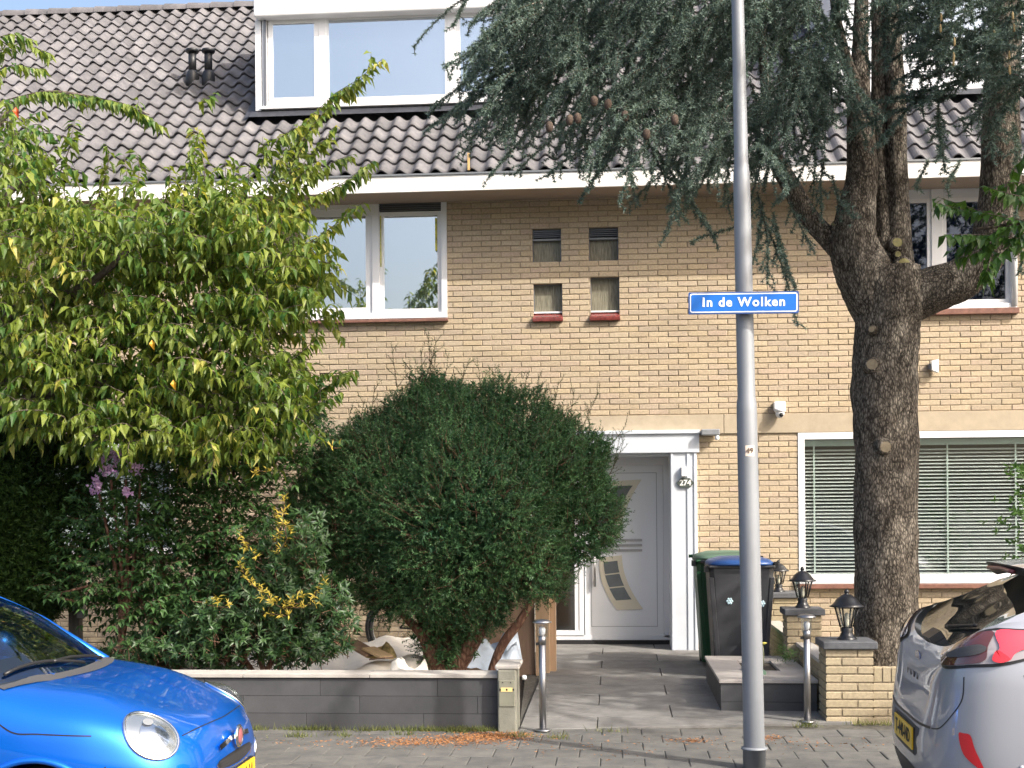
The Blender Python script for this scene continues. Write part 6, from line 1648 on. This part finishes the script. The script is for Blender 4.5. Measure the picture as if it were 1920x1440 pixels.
# ---------------------------------------------------------------- small blue city car on the left
paint('blue_paint', (0.001,0.17,0.82), .70, .33)
glassmat('car_glass', (0.30,0.36,0.33), 0.10); mat('car_black', (0.012,0.012,0.013), .45); mat('car_grey', (0.055,0.055,0.058), .65)
mat('chrome', (0.75,0.76,0.78), .08, metal=1.0); mat('plate_yellow', (0.78,0.47,0.02), .4); mat('plate_ink', (0.015,0.015,0.015), .6)
mat('lamp_inner', (0.62,0.62,0.60), .15, metal=.85); glassmat('lamp_glass', (0.93,0.95,0.95), 0.06); mat('interior', (0.02,0.02,0.022), .8)
def blue_car():
    nose = atY(474, 1400, 6.75); car = Car('parked_car', (nose.x - .10, 6.75, .004), R(0), 'bright blue retro city car with round headlights and yellow plate'); t = car.t
    C = [
     [(-.06,0,.20),(-.01,0,.30),(.02,0,.46),(.0,0,.60),(-.03,0,.685),(-.05,0,.71),(-.07,0,.725),(-.09,0,.738)],
     [(-.07,.28,.20),(-.02,.29,.30),(.005,.30,.46),(-.015,.30,.60),(-.05,.28,.69),(-.09,.20,.733),(-.12,.10,.752),(-.135,0,.758)],
     [(-.13,.50,.20),(-.08,.53,.30),(-.05,.55,.46),(-.07,.55,.60),(-.14,.52,.72),(-.21,.38,.785),(-.26,.19,.806),(-.275,0,.812)],
     [(-.27,.62,.20),(-.22,.68,.31),(-.19,.71,.47),(-.21,.71,.62),(-.28,.65,.76),(-.37,.48,.845),(-.42,.24,.870),(-.435,0,.876)],
     [(-.48,.70,.20),(-.46,.76,.32),(-.44,.785,.48),(-.45,.785,.64),(-.49,.735,.80),(-.55,.55,.900),(-.59,.28,.926),(-.60,0,.930)],
     [(-.75,.72,.20),(-.74,.79,.33),(-.73,.81,.50),(-.73,.808,.68),(-.75,.765,.84),(-.79,.60,.935),(-.815,.31,.962),(-.82,0,.968)],
     [(-1.02,.72,.20),(-1.02,.80,.33),(-1.02,.815,.52),(-1.02,.81,.71),(-1.02,.78,.87),(-1.0,.67,.945),(-.95,.34,.985),(-.92,0,.992)],
     [(-1.45,.72,.20),(-1.45,.80,.33),(-1.45,.815,.53),(-1.45,.812,.73),(-1.45,.785,.90),(-1.45,.70,.955),(-1.45,.35,.965),(-1.45,0,.965)],
     [(-2.2,.72,.20),(-2.2,.80,.33),(-2.2,.818,.53),(-2.2,.815,.74),(-2.2,.785,.93),(-2.2,.69,.975),(-2.2,.35,.98),(-2.2,0,.98)],
     [(-2.9,.70,.22),(-2.9,.79,.35),(-2.9,.81,.55),(-2.9,.805,.76),(-2.9,.76,.96),(-2.9,.64,1.01),(-2.9,.32,1.02),(-2.9,0,1.02)],
     [(-3.35,.60,.26),(-3.38,.68,.36),(-3.40,.71,.55),(-3.38,.70,.76),(-3.32,.65,.96),(-3.25,.52,1.04),(-3.22,.26,1.06),(-3.22,0,1.06)],
     [(-3.48,0,.28),(-3.52,0,.38),(-3.55,0,.55),(-3.53,0,.76),(-3.46,0,.95),(-3.40,0,1.02),(-3.36,0,1.05),(-3.34,0,1.07)]]
    G = loft(C, 120, 50)
    ax_f, ax_r, wr = -.72, -3.0, .34
    drop = lambda c: abs(c[1]) > .45 and c[2] < .80 and (math.hypot(c[0]-ax_f, c[2]-.295) < wr or math.hypot(c[0]-ax_r, c[2]-.295) < wr)
    V, F_ = grid_mesh(G); Tb = bvh(V, F_)
    V2, F2 = grid_mesh(G, drop=drop); b = car.part('body', V2, F2, 'blue_paint'); clean(b)
    for s in (-1, 1):
        for ax_ in (ax_f, ax_r):
            arc = project(Tb, [(ax_+wr*math.cos(a), s*1.2, .295+wr*math.sin(a)) for a in np.linspace(-.1, math.pi+.1, 30)], (0,-s,0), .0)
            car.mb('arch_lip', MB().tube([p for p, n in arc], .016, 8), 'blue_paint')
            car.mb('wheel_housing', MB().lathe([(wr+.01,-.10),(wr+.01,.22),(.0,.22)] if s < 0 else [(.0,-.22),(wr+.01,-.22),(wr+.01,.10)], (ax_, s*.66, .295), 28, 'y', cap=False) if False else MB().lathe([(wr+.005,-.12),(wr+.005,.12)], (ax_, s*.66, .295), 28, 'y', cap=False), 'car_black')
            wheel(car, ax_, s*.68, .295, .19)
    # greenhouse: windscreen, side glass, roof (rows run front to back)
    def shell(x0s, inset=0): pass
    Gh = [
     [(-.83,0,.972),(-.85,.30,.968),(-.92,.55,.955),(-1.01,.675,.938)],
     [(-1.02,0,1.115),(-1.04,.29,1.11),(-1.11,.525,1.095),(-1.20,.645,1.075)],
     [(-1.25,0,1.262),(-1.27,.28,1.257),(-1.34,.50,1.242),(-1.43,.61,1.218)],
     [(-1.60,0,1.40),(-1.62,.27,1.395),(-1.68,.475,1.38),(-1.75,.57,1.35)]]
    gs_ = loft(Gh, 22, 16); V, F_ = grid_mesh(gs_); w_ = car.part('windscreen', V, F_, 'car_glass'); clean(w_); Tw = bvh(V, F_)
    Rf = [[(-1.60,0,1.40),(-1.62,.27,1.395),(-1.68,.475,1.38),(-1.75,.57,1.35)],[(-1.9,0,1.465),(-1.9,.27,1.46),(-1.92,.47,1.44),(-1.95,.575,1.395)],[(-2.4,0,1.485),(-2.4,.27,1.48),(-2.4,.46,1.455),(-2.4,.57,1.405)],[(-2.9,0,1.45),(-2.9,.26,1.445),(-2.9,.44,1.42),(-2.88,.54,1.375)],[(-3.2,0,1.36),(-3.19,.24,1.355),(-3.15,.42,1.335),(-3.08,.52,1.30)]]
    V, F_ = grid_mesh(loft(Rf, 24, 14)); r_ = car.part('roof', V, F_, 'blue_paint'); clean(r_)
    Rg = [[(-3.2,0,1.36),(-3.19,.24,1.355),(-3.15,.42,1.335),(-3.08,.52,1.30)],[(-3.33,0,1.2),(-3.31,.26,1.2),(-3.26,.48,1.19),(-3.15,.6,1.16)],[(-3.38,0,1.05),(-3.36,.28,1.05),(-3.3,.52,1.04),(-3.18,.66,1.0)]]
    V, F_ = grid_mesh(loft(Rg, 12, 12)); clean(car.part('rear_window', V, F_, 'car_glass'))
    for s in (-1, 1):
        ap = [Vector((x, s*y, z)) for x, y, z in ((-.97,.70,.925),(-1.20,.648,1.08),(-1.43,.615,1.222),(-1.75,.575,1.36),(-1.95,.58,1.40),(-2.4,.578,1.41),(-2.9,.55,1.38),(-3.1,.53,1.30))]
        car.mb('roof_rail', MB().tube(poly3([tuple(p) for p in ap], 40), [.034]*10+[.028]*30, 8), 'blue_paint')
        top = ap[1:]; bot = [Vector((x, s*.715, .955)) for x in (-1.10,-1.4,-1.8,-2.1,-2.5,-2.9,-3.15)]
        n = len(top); car.part('side_window', [tuple(p) for p in top]+[tuple(p) for p in bot], [(i,i+1,n+i+1,n+i) for i in range(n-1)], 'car_glass', smooth=False)
        car.mb('door_pillar', MB().tube([(-2.05,s*.725,.95),(-2.02,s*.585,1.40)], .03, 6), 'car_black')
        # mirror
        mir = car.mb('mirror', MB().lathe([(.02,-.09),(.075,-.06),(.09,0),(.08,.06),(.03,.09)], (-1.70, s*.90, 1.0), 14, 'y'), 'blue_paint'); car.mb('mirror_arm', MB().tube([(-1.68,s*.74,.96),(-1.70,s*.86,.99)], .02, 8), 'car_black', mir)
        # bonnet shut line and door line
        car.mb('panel_gap', strip_on(Tb, poly3([(-1.02,s*2,.93),(-.95,s*2,.85),(-.83,s*2,.765),(-.70,s*2,.755),(-.46,s*2,.742)], 40), (0,-s,0), .007), 'car_black')
        car.mb('panel_gap', strip_on(Tb, poly3([(-1.30,s*2,.93),(-1.28,s*2,.7),(-1.22,s*2,.45),(-1.15,s*2,.30)], 30), (0,-s,0), .006), 'car_black')
        car.mb('panel_gap', strip_on(Tb, poly3([(-.385,s*2,.60),(-.48,s*2,.54),(-.56,s*2,.50)], 12), (0,-s,0), .005), 'car_black')
        car.mb('side_repeater', MB().lathe([(.026,0),(.022,.010),(.006,.014)], (-1.06, s*.812, .70), 14, 'y') if s < 0 else MB().lathe([(.026,0),(.022,-.010),(.006,-.014)], (-1.06, s*.812, .70), 14, 'y'), 'lamp_inner')
        # headlight: bezel, reflector, lens
        hc = np.array([-.27, s*.585, .695]); nd = Vector((.62, s*.42, .42)).normalized(); up = Vector((-.45,0,.9)); sx = nd.cross(up).normalized(); up = sx.cross(nd).normalized()
        def ell(rw, rh, n=28): return [tuple(Vector(hc) + nd*.5 + sx*rw*math.cos(a) + up*rh*math.sin(a)) for a in np.linspace(0, 2*math.pi, n, endpoint=False)]
        dn = tuple(-nd)
        V, F_ = patch_on(Tb, ell(.128,.138), dn, .004); hl = car.part('headlight', V, F_, 'lamp_inner')
        bz = project(Tb, ell(.128,.138)+[ell(.128,.138)[0]], dn, .006); car.mb('headlight_bezel', MB().tube([p for p, n in bz], .008, 8, cap=False), 'chrome', hl)
        V, F_ = patch_on(Tb, ell(.122,.132), dn, lambda k: .012 + .034*(1-(1-k)**2)); car.part('headlight_lens', V, F_, 'lamp_glass', hl)
        V, F_ = patch_on(Tb, [tuple(Vector(p) - sx*.0 - up*.015) for p in ell(.070,.075)], dn, lambda k: .008+.010*k); car.part('headlight_bowl', V, F_, 'chrome', hl)
        V, F_ = patch_on(Tb, [tuple(Vector(p) + up*.055 - sx*.02) for p in ell(.030,.020)], dn, .0165); car.part('indicator_bulb', V, F_, mat('lamp_grey', (0.25,0.25,0.26), .4), hl)
        # low round lamp in the bumper
        hc2 = np.array([-.10, s*.56, .43]); nd2 = Vector((.85, s*.45, .1)).normalized(); sx2 = nd2.cross(Vector((0,0,1))).normalized(); up2 = sx2.cross(nd2).normalized()
        el2 = [tuple(Vector(hc2)+nd2*.5+sx2*.075*math.cos(a)+up2*.075*math.sin(a)) for a in np.linspace(0,2*math.pi,24,endpoint=False)]
        V, F_ = patch_on(Tb, el2, tuple(-nd2), .004); fl = car.part('fog_lamp', V, F_, 'lamp_inner'); bz = project(Tb, el2+[el2[0]], tuple(-nd2), .005); car.mb('fog_bezel', MB().tube([p for p,n in bz], .008, 8, cap=False), 'chrome', fl)
    # bonnet front line, crease, grille, moustache, badge, plate
    car.mb('panel_gap', strip_on(Tb, poly3([(1,-.50,.700),(1,-.36,.712),(1,-.2,.716),(1,0,.715),(1,.2,.716),(1,.36,.712),(1,.50,.700)], 50), (-1,0,0), .006), 'car_black')
    for s in (-1, 1): car.mb('bonnet_crease', strip_on(Tb, poly3([(-.30,s*.14,2),(-.5,s*.20,2),(-.75,s*.27,2),(-.90,s*.31,2)], 30), (0,0,-1), .008, .003), 'blue_paint')
    car.mb('badge_bar', strip_on(Tb, poly3([(1,-.255,.595),(1,-.16,.605),(1,-.05,.615),(1,.05,.615),(1,.16,.605),(1,.255,.595)], 30), (-1,0,0), .026, .014), 'chrome')
    bd = MB().lathe([(.058,.0),(.060,.012),(.048,.020),(.046,.016)], (.018,0,.615), 24, 'x'); bg_ = car.mb('badge', bd, 'chrome'); car.mb('badge_face', MB().lathe([(.046,.015),(.03,.019),(.001,.020)], (.018,0,.615), 20, 'x'), mat('badge_red', (0.30,0.10,0.11), .3), bg_)
    V, F_ = patch_on(Tb, [(1,-.27,.535),(1,-.15,.542),(1,0,.545),(1,.15,.542),(1,.27,.535),(1,.30,.52),(1,.27,.492),(1,.15,.482),(1,0,.479),(1,-.15,.482),(1,-.27,.492),(1,-.30,.52)], (-1,0,0), .003); gr = car.part('upper_grille', V, F_, 'car_black')
    for k in range(3): car.mb('grille_bar', strip_on(Tb, [(1,y,.498+k*.014) for y in np.linspace(-.27,.27,16)], (-1,0,0), .004, .006), 'car_grey', gr)
    car.mb('grille_trim', strip_on(Tb, poly3([(1,-.31,.52),(1,-.26,.482),(1,-.1,.471),(1,.1,.471),(1,.26,.482),(1,.31,.52)], 30), (-1,0,0), .008, .005), 'chrome')
    np_ = car.mb('number_plate', MB().box(.030,.038,-.26,.26,.345,.455), 'plate_yellow'); text('plate_characters', 'NX-786-H', .095, 'plate_ink', np_, (.0395,0,.40), (0,1,0), (0,0,1), .002, .0006, local=True)
    car.mb('plate_holder', MB().box(.0,.0295,-.265,.265,.34,.46), 'car_black')
    V, F_ = patch_on(Tb, [(1,-.36,.27),(1,0,.275),(1,.36,.27),(1,.38,.24),(1,.3,.22),(1,0,.215),(1,-.3,.22),(1,-.38,.24)], (-1,0,0), .003); car.part('lower_grille', V, F_, 'car_black')
    # cowl and wipers
    cw = [(-.79,.0,2),(-.815,.25,2),(-.88,.48,2),(-.97,.64,2)]
    car.mb('cowl', strip_on(Tb, poly3([(x,-y,z) for x,y,z in cw[::-1]]+cw[1:], 50), (0,0,-1), .085, .004), 'car_grey')
    for a, b_ in (((-.865,.46,1.02),(-.90,-.20,1.075)),((-.845,.06,1.015),(-.985,-.56,1.045))):
        P = project(Tw, [(x,y,2) for x,y,z in lin(a,b_,14)], (0,0,-1), .016); car.mb('wiper', MB().tube([p for p,n in P], .009, 6) if len(P) > 2 else MB().tube([a,b_], .009, 6), 'car_black')
    # interior
    car.mb('dashboard', MB().box(-1.42,-1.12,-.60,.60,.80,.985), 'interior', bevel=.03)
    for s in (-1, 1):
        se = car.mb('seat', MB().box(-2.25,-2.10,s*.36-.22,s*.36+.22,.5,1.12), 'interior', bevel=.05); car.mb('headrest', MB().box(-2.25,-2.16,s*.36-.11,s*.36+.11,1.14,1.30), 'interior', se, bevel=.04)
    car.mb('floor_pan', MB().box(-3.3,-.25,-.62,.62,.18,.24), 'car_black')
    ring_ = [(-1.58+.05*math.sin(a), -.36+.17*math.cos(a), 1.0+.16*math.sin(a)) for a in np.linspace(0,2*math.pi,24)]; car.mb('steering_wheel', MB().tube(ring_, .014, 6, cap=False), 'interior')
blue_car()

# ---------------------------------------------------------------- grey crossover on the right
paint('silver_paint', (0.31,0.325,0.365), .25, .42)
mat('tail_red', (0.55,0.012,0.02), .12, coat=1.0); mat('tail_pink', (0.66,0.045,0.07), .15, coat=1.0); mat('tail_smoke', (0.10,0.03,0.028), .12, coat=1.0); mat('tail_clear', (0.30,0.27,0.28), .12, coat=1.0)
def grey_car():
    tail = atY(1678, 1390, 6.98); car = Car('parked_car', (tail.x + .04, 7.0, .004), R(-2.6), 'silver grey crossover with red tail light and roof spoiler')
    # x forward, 0 at the tail
    C = [
     [(.12,0,.26),(.05,0,.36),(.015,0,.52),(.02,0,.68),(.045,0,.82),(.06,0,.93),(.085,0,1.01),(.135,0,1.085)],
     [(.12,.40,.26),(.06,.42,.36),(.02,.44,.52),(.025,.44,.68),(.05,.44,.82),(.065,.44,.94),(.09,.42,1.025),(.145,.40,1.10)],
     [(.15,.62,.26),(.10,.66,.36),(.07,.69,.52),(.07,.70,.68),(.085,.70,.84),(.10,.70,.97),(.125,.67,1.10),(.19,.62,1.165)],
     [(.25,.72,.26),(.21,.78,.36),(.18,.81,.52),(.18,.82,.68),(.185,.818,.85),(.19,.81,1.0),(.215,.78,1.165),(.29,.70,1.23)],
     [(.42,.76,.26),(.40,.83,.36),(.38,.87,.52),(.37,.875,.69),(.37,.87,.87),(.36,.86,1.02),(.38,.82,1.195),(.45,.73,1.255)],
     [(.75,.78,.28),(.75,.86,.38),(.74,.90,.55),(.73,.905,.72),(.73,.895,.88),(.73,.875,1.02),(.73,.83,1.185),(.76,.74,1.245)],
     [(1.2,.78,.26),(1.2,.86,.36),(1.2,.895,.55),(1.2,.90,.72),(1.2,.89,.86),(1.2,.87,.98),(1.2,.83,1.115),(1.2,.74,1.175)],
     [(2.2,.78,.26),(2.2,.85,.36),(2.2,.875,.54),(2.2,.88,.70),(2.2,.87,.82),(2.2,.86,.92),(2.2,.825,1.00),(2.2,.74,1.05)],
     [(3.0,.78,.26),(3.0,.86,.36),(3.0,.89,.54),(3.0,.89,.70),(3.0,.87,.82),(3.0,.84,.90),(3.0,.78,.97),(3.0,.0,1.02)],
     [(3.75,.74,.26),(3.77,.80,.36),(3.78,.82,.54),(3.78,.80,.68),(3.76,.76,.78),(3.72,.70,.86),(3.66,.55,.92),(3.6,0,.95)],
     [(4.1,0,.28),(4.15,0,.38),(4.18,0,.54),(4.17,0,.66),(4.14,0,.76),(4.08,0,.84),(3.98,0,.89),(3.9,0,.92)]]
    G = loft(C, 120, 50); ax_r, ax_f, wr, zc_ = .82, 3.4, .385, .335
    for _ in range(14):            # fair the surface so reflections run smoothly
        H_ = G.copy(); H_[1:-1] = .5*G[1:-1] + .25*(G[:-2]+G[2:]); H_[:,1:-1] = .5*H_[:,1:-1] + .25*(H_[:,:-2]+H_[:,2:]); H_[:,0] = G[:,0]; H_[0,:,1] = 0; H_[-1,:,1] = 0; G = H_
    drop = lambda c: abs(c[1]) > .5 and c[2] < .85 and (math.hypot(c[0]-ax_f, c[2]-zc_) < wr or math.hypot(c[0]-ax_r, c[2]-zc_) < wr)
    V, F_ = grid_mesh(G); Tb = bvh(V, F_); V2, F2 = grid_mesh(G, drop=drop); clean(car.part('body', V2, F2, 'silver_paint'))
    for s in (-1, 1):
        for ax_ in (ax_f, ax_r):
            arc = project(Tb, [(ax_+(wr+.004)*math.cos(a), s*1.3, zc_+(wr+.004)*math.sin(a)) for a in np.linspace(-.15, math.pi+.15, 30)], (0,-s,0), .0)
            car.mb('arch_lip', MB().tube([p for p, n in arc], .02, 8), 'silver_paint')
            car.mb('wheel_housing', MB().lathe([(wr+.005,-.13),(wr+.005,.13)], (ax_, s*.72, zc_), 28, 'y', cap=False), 'car_black'); wheel(car, ax_, s*.76, .33, .21)
    # hatch and cabin
    Rg = [[(.15,0,1.09),(.16,.30,1.10),(.21,.54,1.15),(.30,.69,1.225)],[(.36,0,1.215),(.37,.28,1.22),(.40,.50,1.25),(.47,.64,1.295)],[(.56,0,1.34),(.57,.27,1.34),(.59,.47,1.355),(.64,.59,1.378)],[(.72,0,1.44),(.73,.26,1.44),(.75,.45,1.435),(.79,.555,1.42)]]
    V, F_ = grid_mesh(loft(Rg, 16, 14)); clean(car.part('rear_window', V, F_, 'car_glass')); Tr = bvh(V, F_)
    Rf = [[(.50,0,1.495),(.51,.27,1.492),(.54,.46,1.480),(.60,.56,1.452)],[(.9,0,1.525),(.9,.28,1.522),(.9,.48,1.505),(.9,.585,1.465)],[(1.6,0,1.54),(1.6,.28,1.535),(1.6,.49,1.515),(1.6,.60,1.47)],[(2.2,0,1.51),(2.2,.27,1.505),(2.2,.47,1.485),(2.18,.58,1.44)],[(2.45,0,1.45),(2.45,.26,1.445),(2.42,.45,1.43),(2.38,.56,1.40)]]
    Gr = loft(Rf, 30, 14); V, F_ = grid_mesh(Gr); clean(car.part('roof', V, F_, 'silver_paint'))
    # spoiler underside and high brake light
    e = Gr[0]; sp = [tuple(p) for p in e] ; lo = [(p[0]+.02, p[1], p[2]-.045) for p in e]; bk = [(.74,p[1]*.97,1.435) for p in e]
    n = len(e); allv = sp+lo+bk; f = [(i,i+1,n+i+1,n+i) for i in range(n-1)] + [(n+i,n+i+1,2*n+i+1,2*n+i) for i in range(n-1)]
    vm = allv + [(x,-y,z) for x,y,z in allv]; m_n = len(allv); f2 = f + [tuple(k+m_n for k in q[::-1]) for q in f]
    car.part('spoiler', vm, f2, 'car_black'); car.mb('high_brake_light', MB().tube([(.505,y,1.472-.012*abs(y)/.3) for y in np.linspace(-.26,.26,9)], .012, 6), mat('brake_strip', (0.20,0.05,0.05), .3))
    Ws = [[(2.45,0,1.45),(2.45,.26,1.445),(2.42,.45,1.43),(2.38,.56,1.40)],[(2.8,0,1.24),(2.79,.3,1.235),(2.74,.52,1.22),(2.66,.66,1.2)],[(3.15,0,1.03),(3.13,.32,1.025),(3.06,.56,1.01),(2.95,.72,.99)]]
    V, F_ = grid_mesh(loft(Ws, 12, 12)); clean(car.part('windscreen', V, F_, 'car_glass'))
    for s in (-1, 1):
        top = [(.79,.558,1.42),(.9,.588,1.462),(1.6,.603,1.468),(2.18,.583,1.438),(2.38,.563,1.398),(2.66,.663,1.2),(2.95,.72,.99)]
        bot = [(.98,.752,1.2),(1.1,.75,1.18),(1.6,.75,1.10),(2.18,.75,1.06),(2.38,.75,1.05),(2.66,.745,1.02),(2.95,.735,.985)]
        k = len(top); V = [(x,s*y,z) for x,y,z in top+bot]; car.part('side_window', V, [(i,i+1,k+i+1,k+i) for i in range(k-1)], 'car_glass', smooth=False)
        # broad C-pillar
        pv = [(.30,.697,1.227),(.47,.645,1.297),(.64,.595,1.380),(.79,.56,1.424),(.62,.565,1.452),(.93,.592,1.468),(1.02,.65,1.33),(1.02,.71,1.25),(1.0,.752,1.20),(.62,.745,1.245)]
        Vp = [(x,s*y,z) for x,y,z in pv]; car.part('rear_pillar', Vp, [(0,1,7,8,9),(1,2,6,7),(2,3,5,6),(3,4,5)], 'silver_paint', smooth=False)
        car.mb('roof_rail', MB().tube([(x,s*y,z) for x,y,z in ((.60,.56,1.452),(.9,.587,1.466),(1.6,.602,1.472),(2.18,.582,1.442),(2.38,.562,1.402),(2.66,.662,1.204),(2.95,.722,.99))], .022, 8), 'silver_paint')
        # tail light: dark surround, smoke inner part, red blade, clear end
        d = Vector((.68, -s*.73, 0)); 
        def pr(lst): return [tuple(Vector((x, s*y, z + (.05*min(1, max(0, (y-.60)/.2)) if z > .95 else 0))) - d*1.0) for x, y, z in lst]
        outl = [(.085,.50,1.065),(.095,.56,1.10),(.14,.68,1.14),(.22,.78,1.170),(.36,.835,1.172),(.52,.85,1.165),(.70,.86,1.14),(.56,.868,1.085),(.40,.865,1.035),(.28,.84,1.005),(.17,.76,1.0),(.105,.62,1.015),(.085,.53,1.05)]
        def closed(l, n=44): return crv(np.array([l[-1]]+list(l)+[l[0],l[1]]), n*(len(l)+2)//len(l))[n//len(l):][:n]
        oc = closed(outl)
        V, F_ = patch_on(Tb, pr(oc), tuple(d), .004); tl = car.part('tail_light', V, F_, 'car_black')
        c0 = oc.mean(0)
        def sub(pts, m, nm, lift): V, F_ = patch_on(Tb, pr(closed(pts, 36)), tuple(d), lift); car.part(nm, V, F_, m, tl)
        V, F_ = patch_on(Tb, pr(c0 + (oc-c0)*np.array([.93,.93,.84])), tuple(d), .009); car.part('clear_lens', V, F_, 'tail_clear', tl)
        sub([(.100,.56,1.062),(.115,.62,1.105),(.18,.745,1.145),(.265,.80,1.152),(.262,.80,1.09),(.255,.80,1.03),(.18,.75,1.018),(.11,.61,1.032)], 'tail_smoke', 'smoked_lens', .014)
        sub([(.275,.805,1.154),(.36,.835,1.160),(.50,.845,1.150),(.47,.85,1.11),(.37,.845,1.072),(.345,.84,1.035),(.30,.83,1.022),(.285,.82,1.05),(.30,.825,1.09)], 'tail_pink', 'red_lens', .016)
        sub([(.292,.82,1.075),(.325,.828,1.062),(.345,.84,1.038),(.31,.83,1.022),(.282,.815,1.035)], 'tail_red', 'brake_lens', .020)
        sub([(.12,.65,1.08),(.20,.775,1.097),(.25,.80,1.09),(.25,.80,1.068),(.20,.77,1.052),(.125,.65,1.06)], 'car_grey', 'lens_core', .019)
        # bumper reflector
        rf = pr(closed([(.150,.755,.735),(.165,.775,.742),(.19,.795,.735),(.20,.81,.68),(.225,.82,.62),(.235,.83,.575),(.20,.805,.60),(.165,.77,.65)], 32))
        V, F_ = patch_on(Tb, rf, tuple(d), .004); car.part('reflector', V, F_, 'tail_red')
        # shut lines
        def gap(pts, w_=.006): car.mb('panel_gap', strip_on(Tb, [tuple(Vector(p)-d) for p in poly3([(x,s*y,z) for x,y,z in pts], 40)], tuple(d), w_), 'car_black')
        gap([(.17,.76,1.0),(.165,.76,.90),(.13,.72,.82),(.09,.64,.745),(.06,.55,.725)]); gap([(.40,.86,1.02),(.48,.87,.90),(.56,.88,.80)])
        gap([(.10,.70,.44),(.22,.80,.40),(.38,.86,.385),(.46,.87,.38)], .005)
        car.mb('parking_sensor', MB().lathe([(.013,0),(.011,.004)], tuple(project(Tb, [tuple(Vector((.36,s*.9,.60))-d)], tuple(d), .001)[0][0]), 10, 'y'), 'silver_paint')
    car.mb('panel_gap', strip_on(Tb, poly3([(-1,-.55,.725),(-1,-.3,.712),(-1,0,.71),(-1,.3,.712),(-1,.55,.725)], 30), (1,0,0), .012), 'car_black')
    # number plate in its recess, diffuser
    V, F_ = patch_on(Tb, [(-1,-.36,.69),(-1,0,.695),(-1,.36,.69),(-1,.33,.56),(-1,.28,.54),(-1,0,.535),(-1,-.28,.54),(-1,-.33,.56)], (1,0,0), .002); car.part('plate_recess', V, F_, 'car_grey')
    pl_ = car.mb('number_plate', MB().box(.004,.012,-.26,.26,.565,.675), 'plate_yellow'); text('plate_characters', 'T-440-ND', .098, 'plate_ink', pl_, (.0025,0,.62), (0,-1,0), (0,0,1), .002, .0006, local=True)
    car.mb('plate_holder', MB().box(.0125,.03,-.265,.265,.545,.68), 'car_black')
    V, F_ = patch_on(Tb, [(-1,-.66,.44),(-1,-.4,.465),(-1,0,.47),(-1,.4,.465),(-1,.66,.44),(-1,.62,.34),(-1,.4,.31),(-1,0,.30),(-1,-.4,.31),(-1,-.62,.34)], (1,0,0), .004); df_ = car.part('diffuser', V, F_, 'car_black')
    car.mb('skid_plate', strip_on(Tb, poly3([(-1,-.55,.36),(-1,-.3,.345),(-1,-.2,.315),(-1,.2,.315),(-1,.3,.345),(-1,.55,.36)], 30), (1,0,0), .03, .008), 'silver_paint', df_)
    for i, ch_ in enumerate('PUMA'):
        h_ = project(Tb, [(-1, .135-.09*i, .92)], (1,0,0), .003)[0][0]; text('emblem_letter', ch_, .042, 'plate_ink', car.t, tuple(h_), (0,-1,0), (0,0,1), .0015, .0008, local=True)
    h_ = project(Tb, [(-1,0,1.01)], (1,0,0), .002)[0][0]
    ov = MB(); ps = [(h_.x, h_.y+.075*math.cos(a), h_.z+.030*math.sin(a)) for a in np.linspace(0,2*math.pi,20,endpoint=False)]; ov.add(ps + [(p[0]-.004,p[1]*.94,p[2]) for p in ps], [tuple(range(20,40))]+[(i,(i+1)%20,20+(i+1)%20,20+i) for i in range(20)]); car.mb('oval_badge', ov, mat('badge_blue', (0.02,0.05,0.16), .2, coat=1))
    # rear wiper with motor cover
    P = project(Tr, [(-1,y,z) for x,y,z in lin((0,.05,1.15),(0,-.34,1.19),12)], (1,0,0), .014); car.mb('rear_wiper', MB().tube([p for p,n in P], .010, 6), 'car_black')
    car.mb('wiper_cover', MB().cbox((.165,.0,1.115), (.03,0,.02), (0,.10,0), (-.012,0,.018)), 'car_black')
    car.mb('parcel_shelf', MB().box(.35,.95,-.55,.55,1.03,1.05), 'interior')
    for s in (-1, 0, 1): car.mb('headrest', MB().box(1.05,1.14,s*.38-.12,s*.38+.12,1.08,1.27), 'interior', bevel=.04)
    car.mb('floor_pan', MB().box(.3,3.8,-.66,.66,.22,.28), 'car_black')
grey_car()
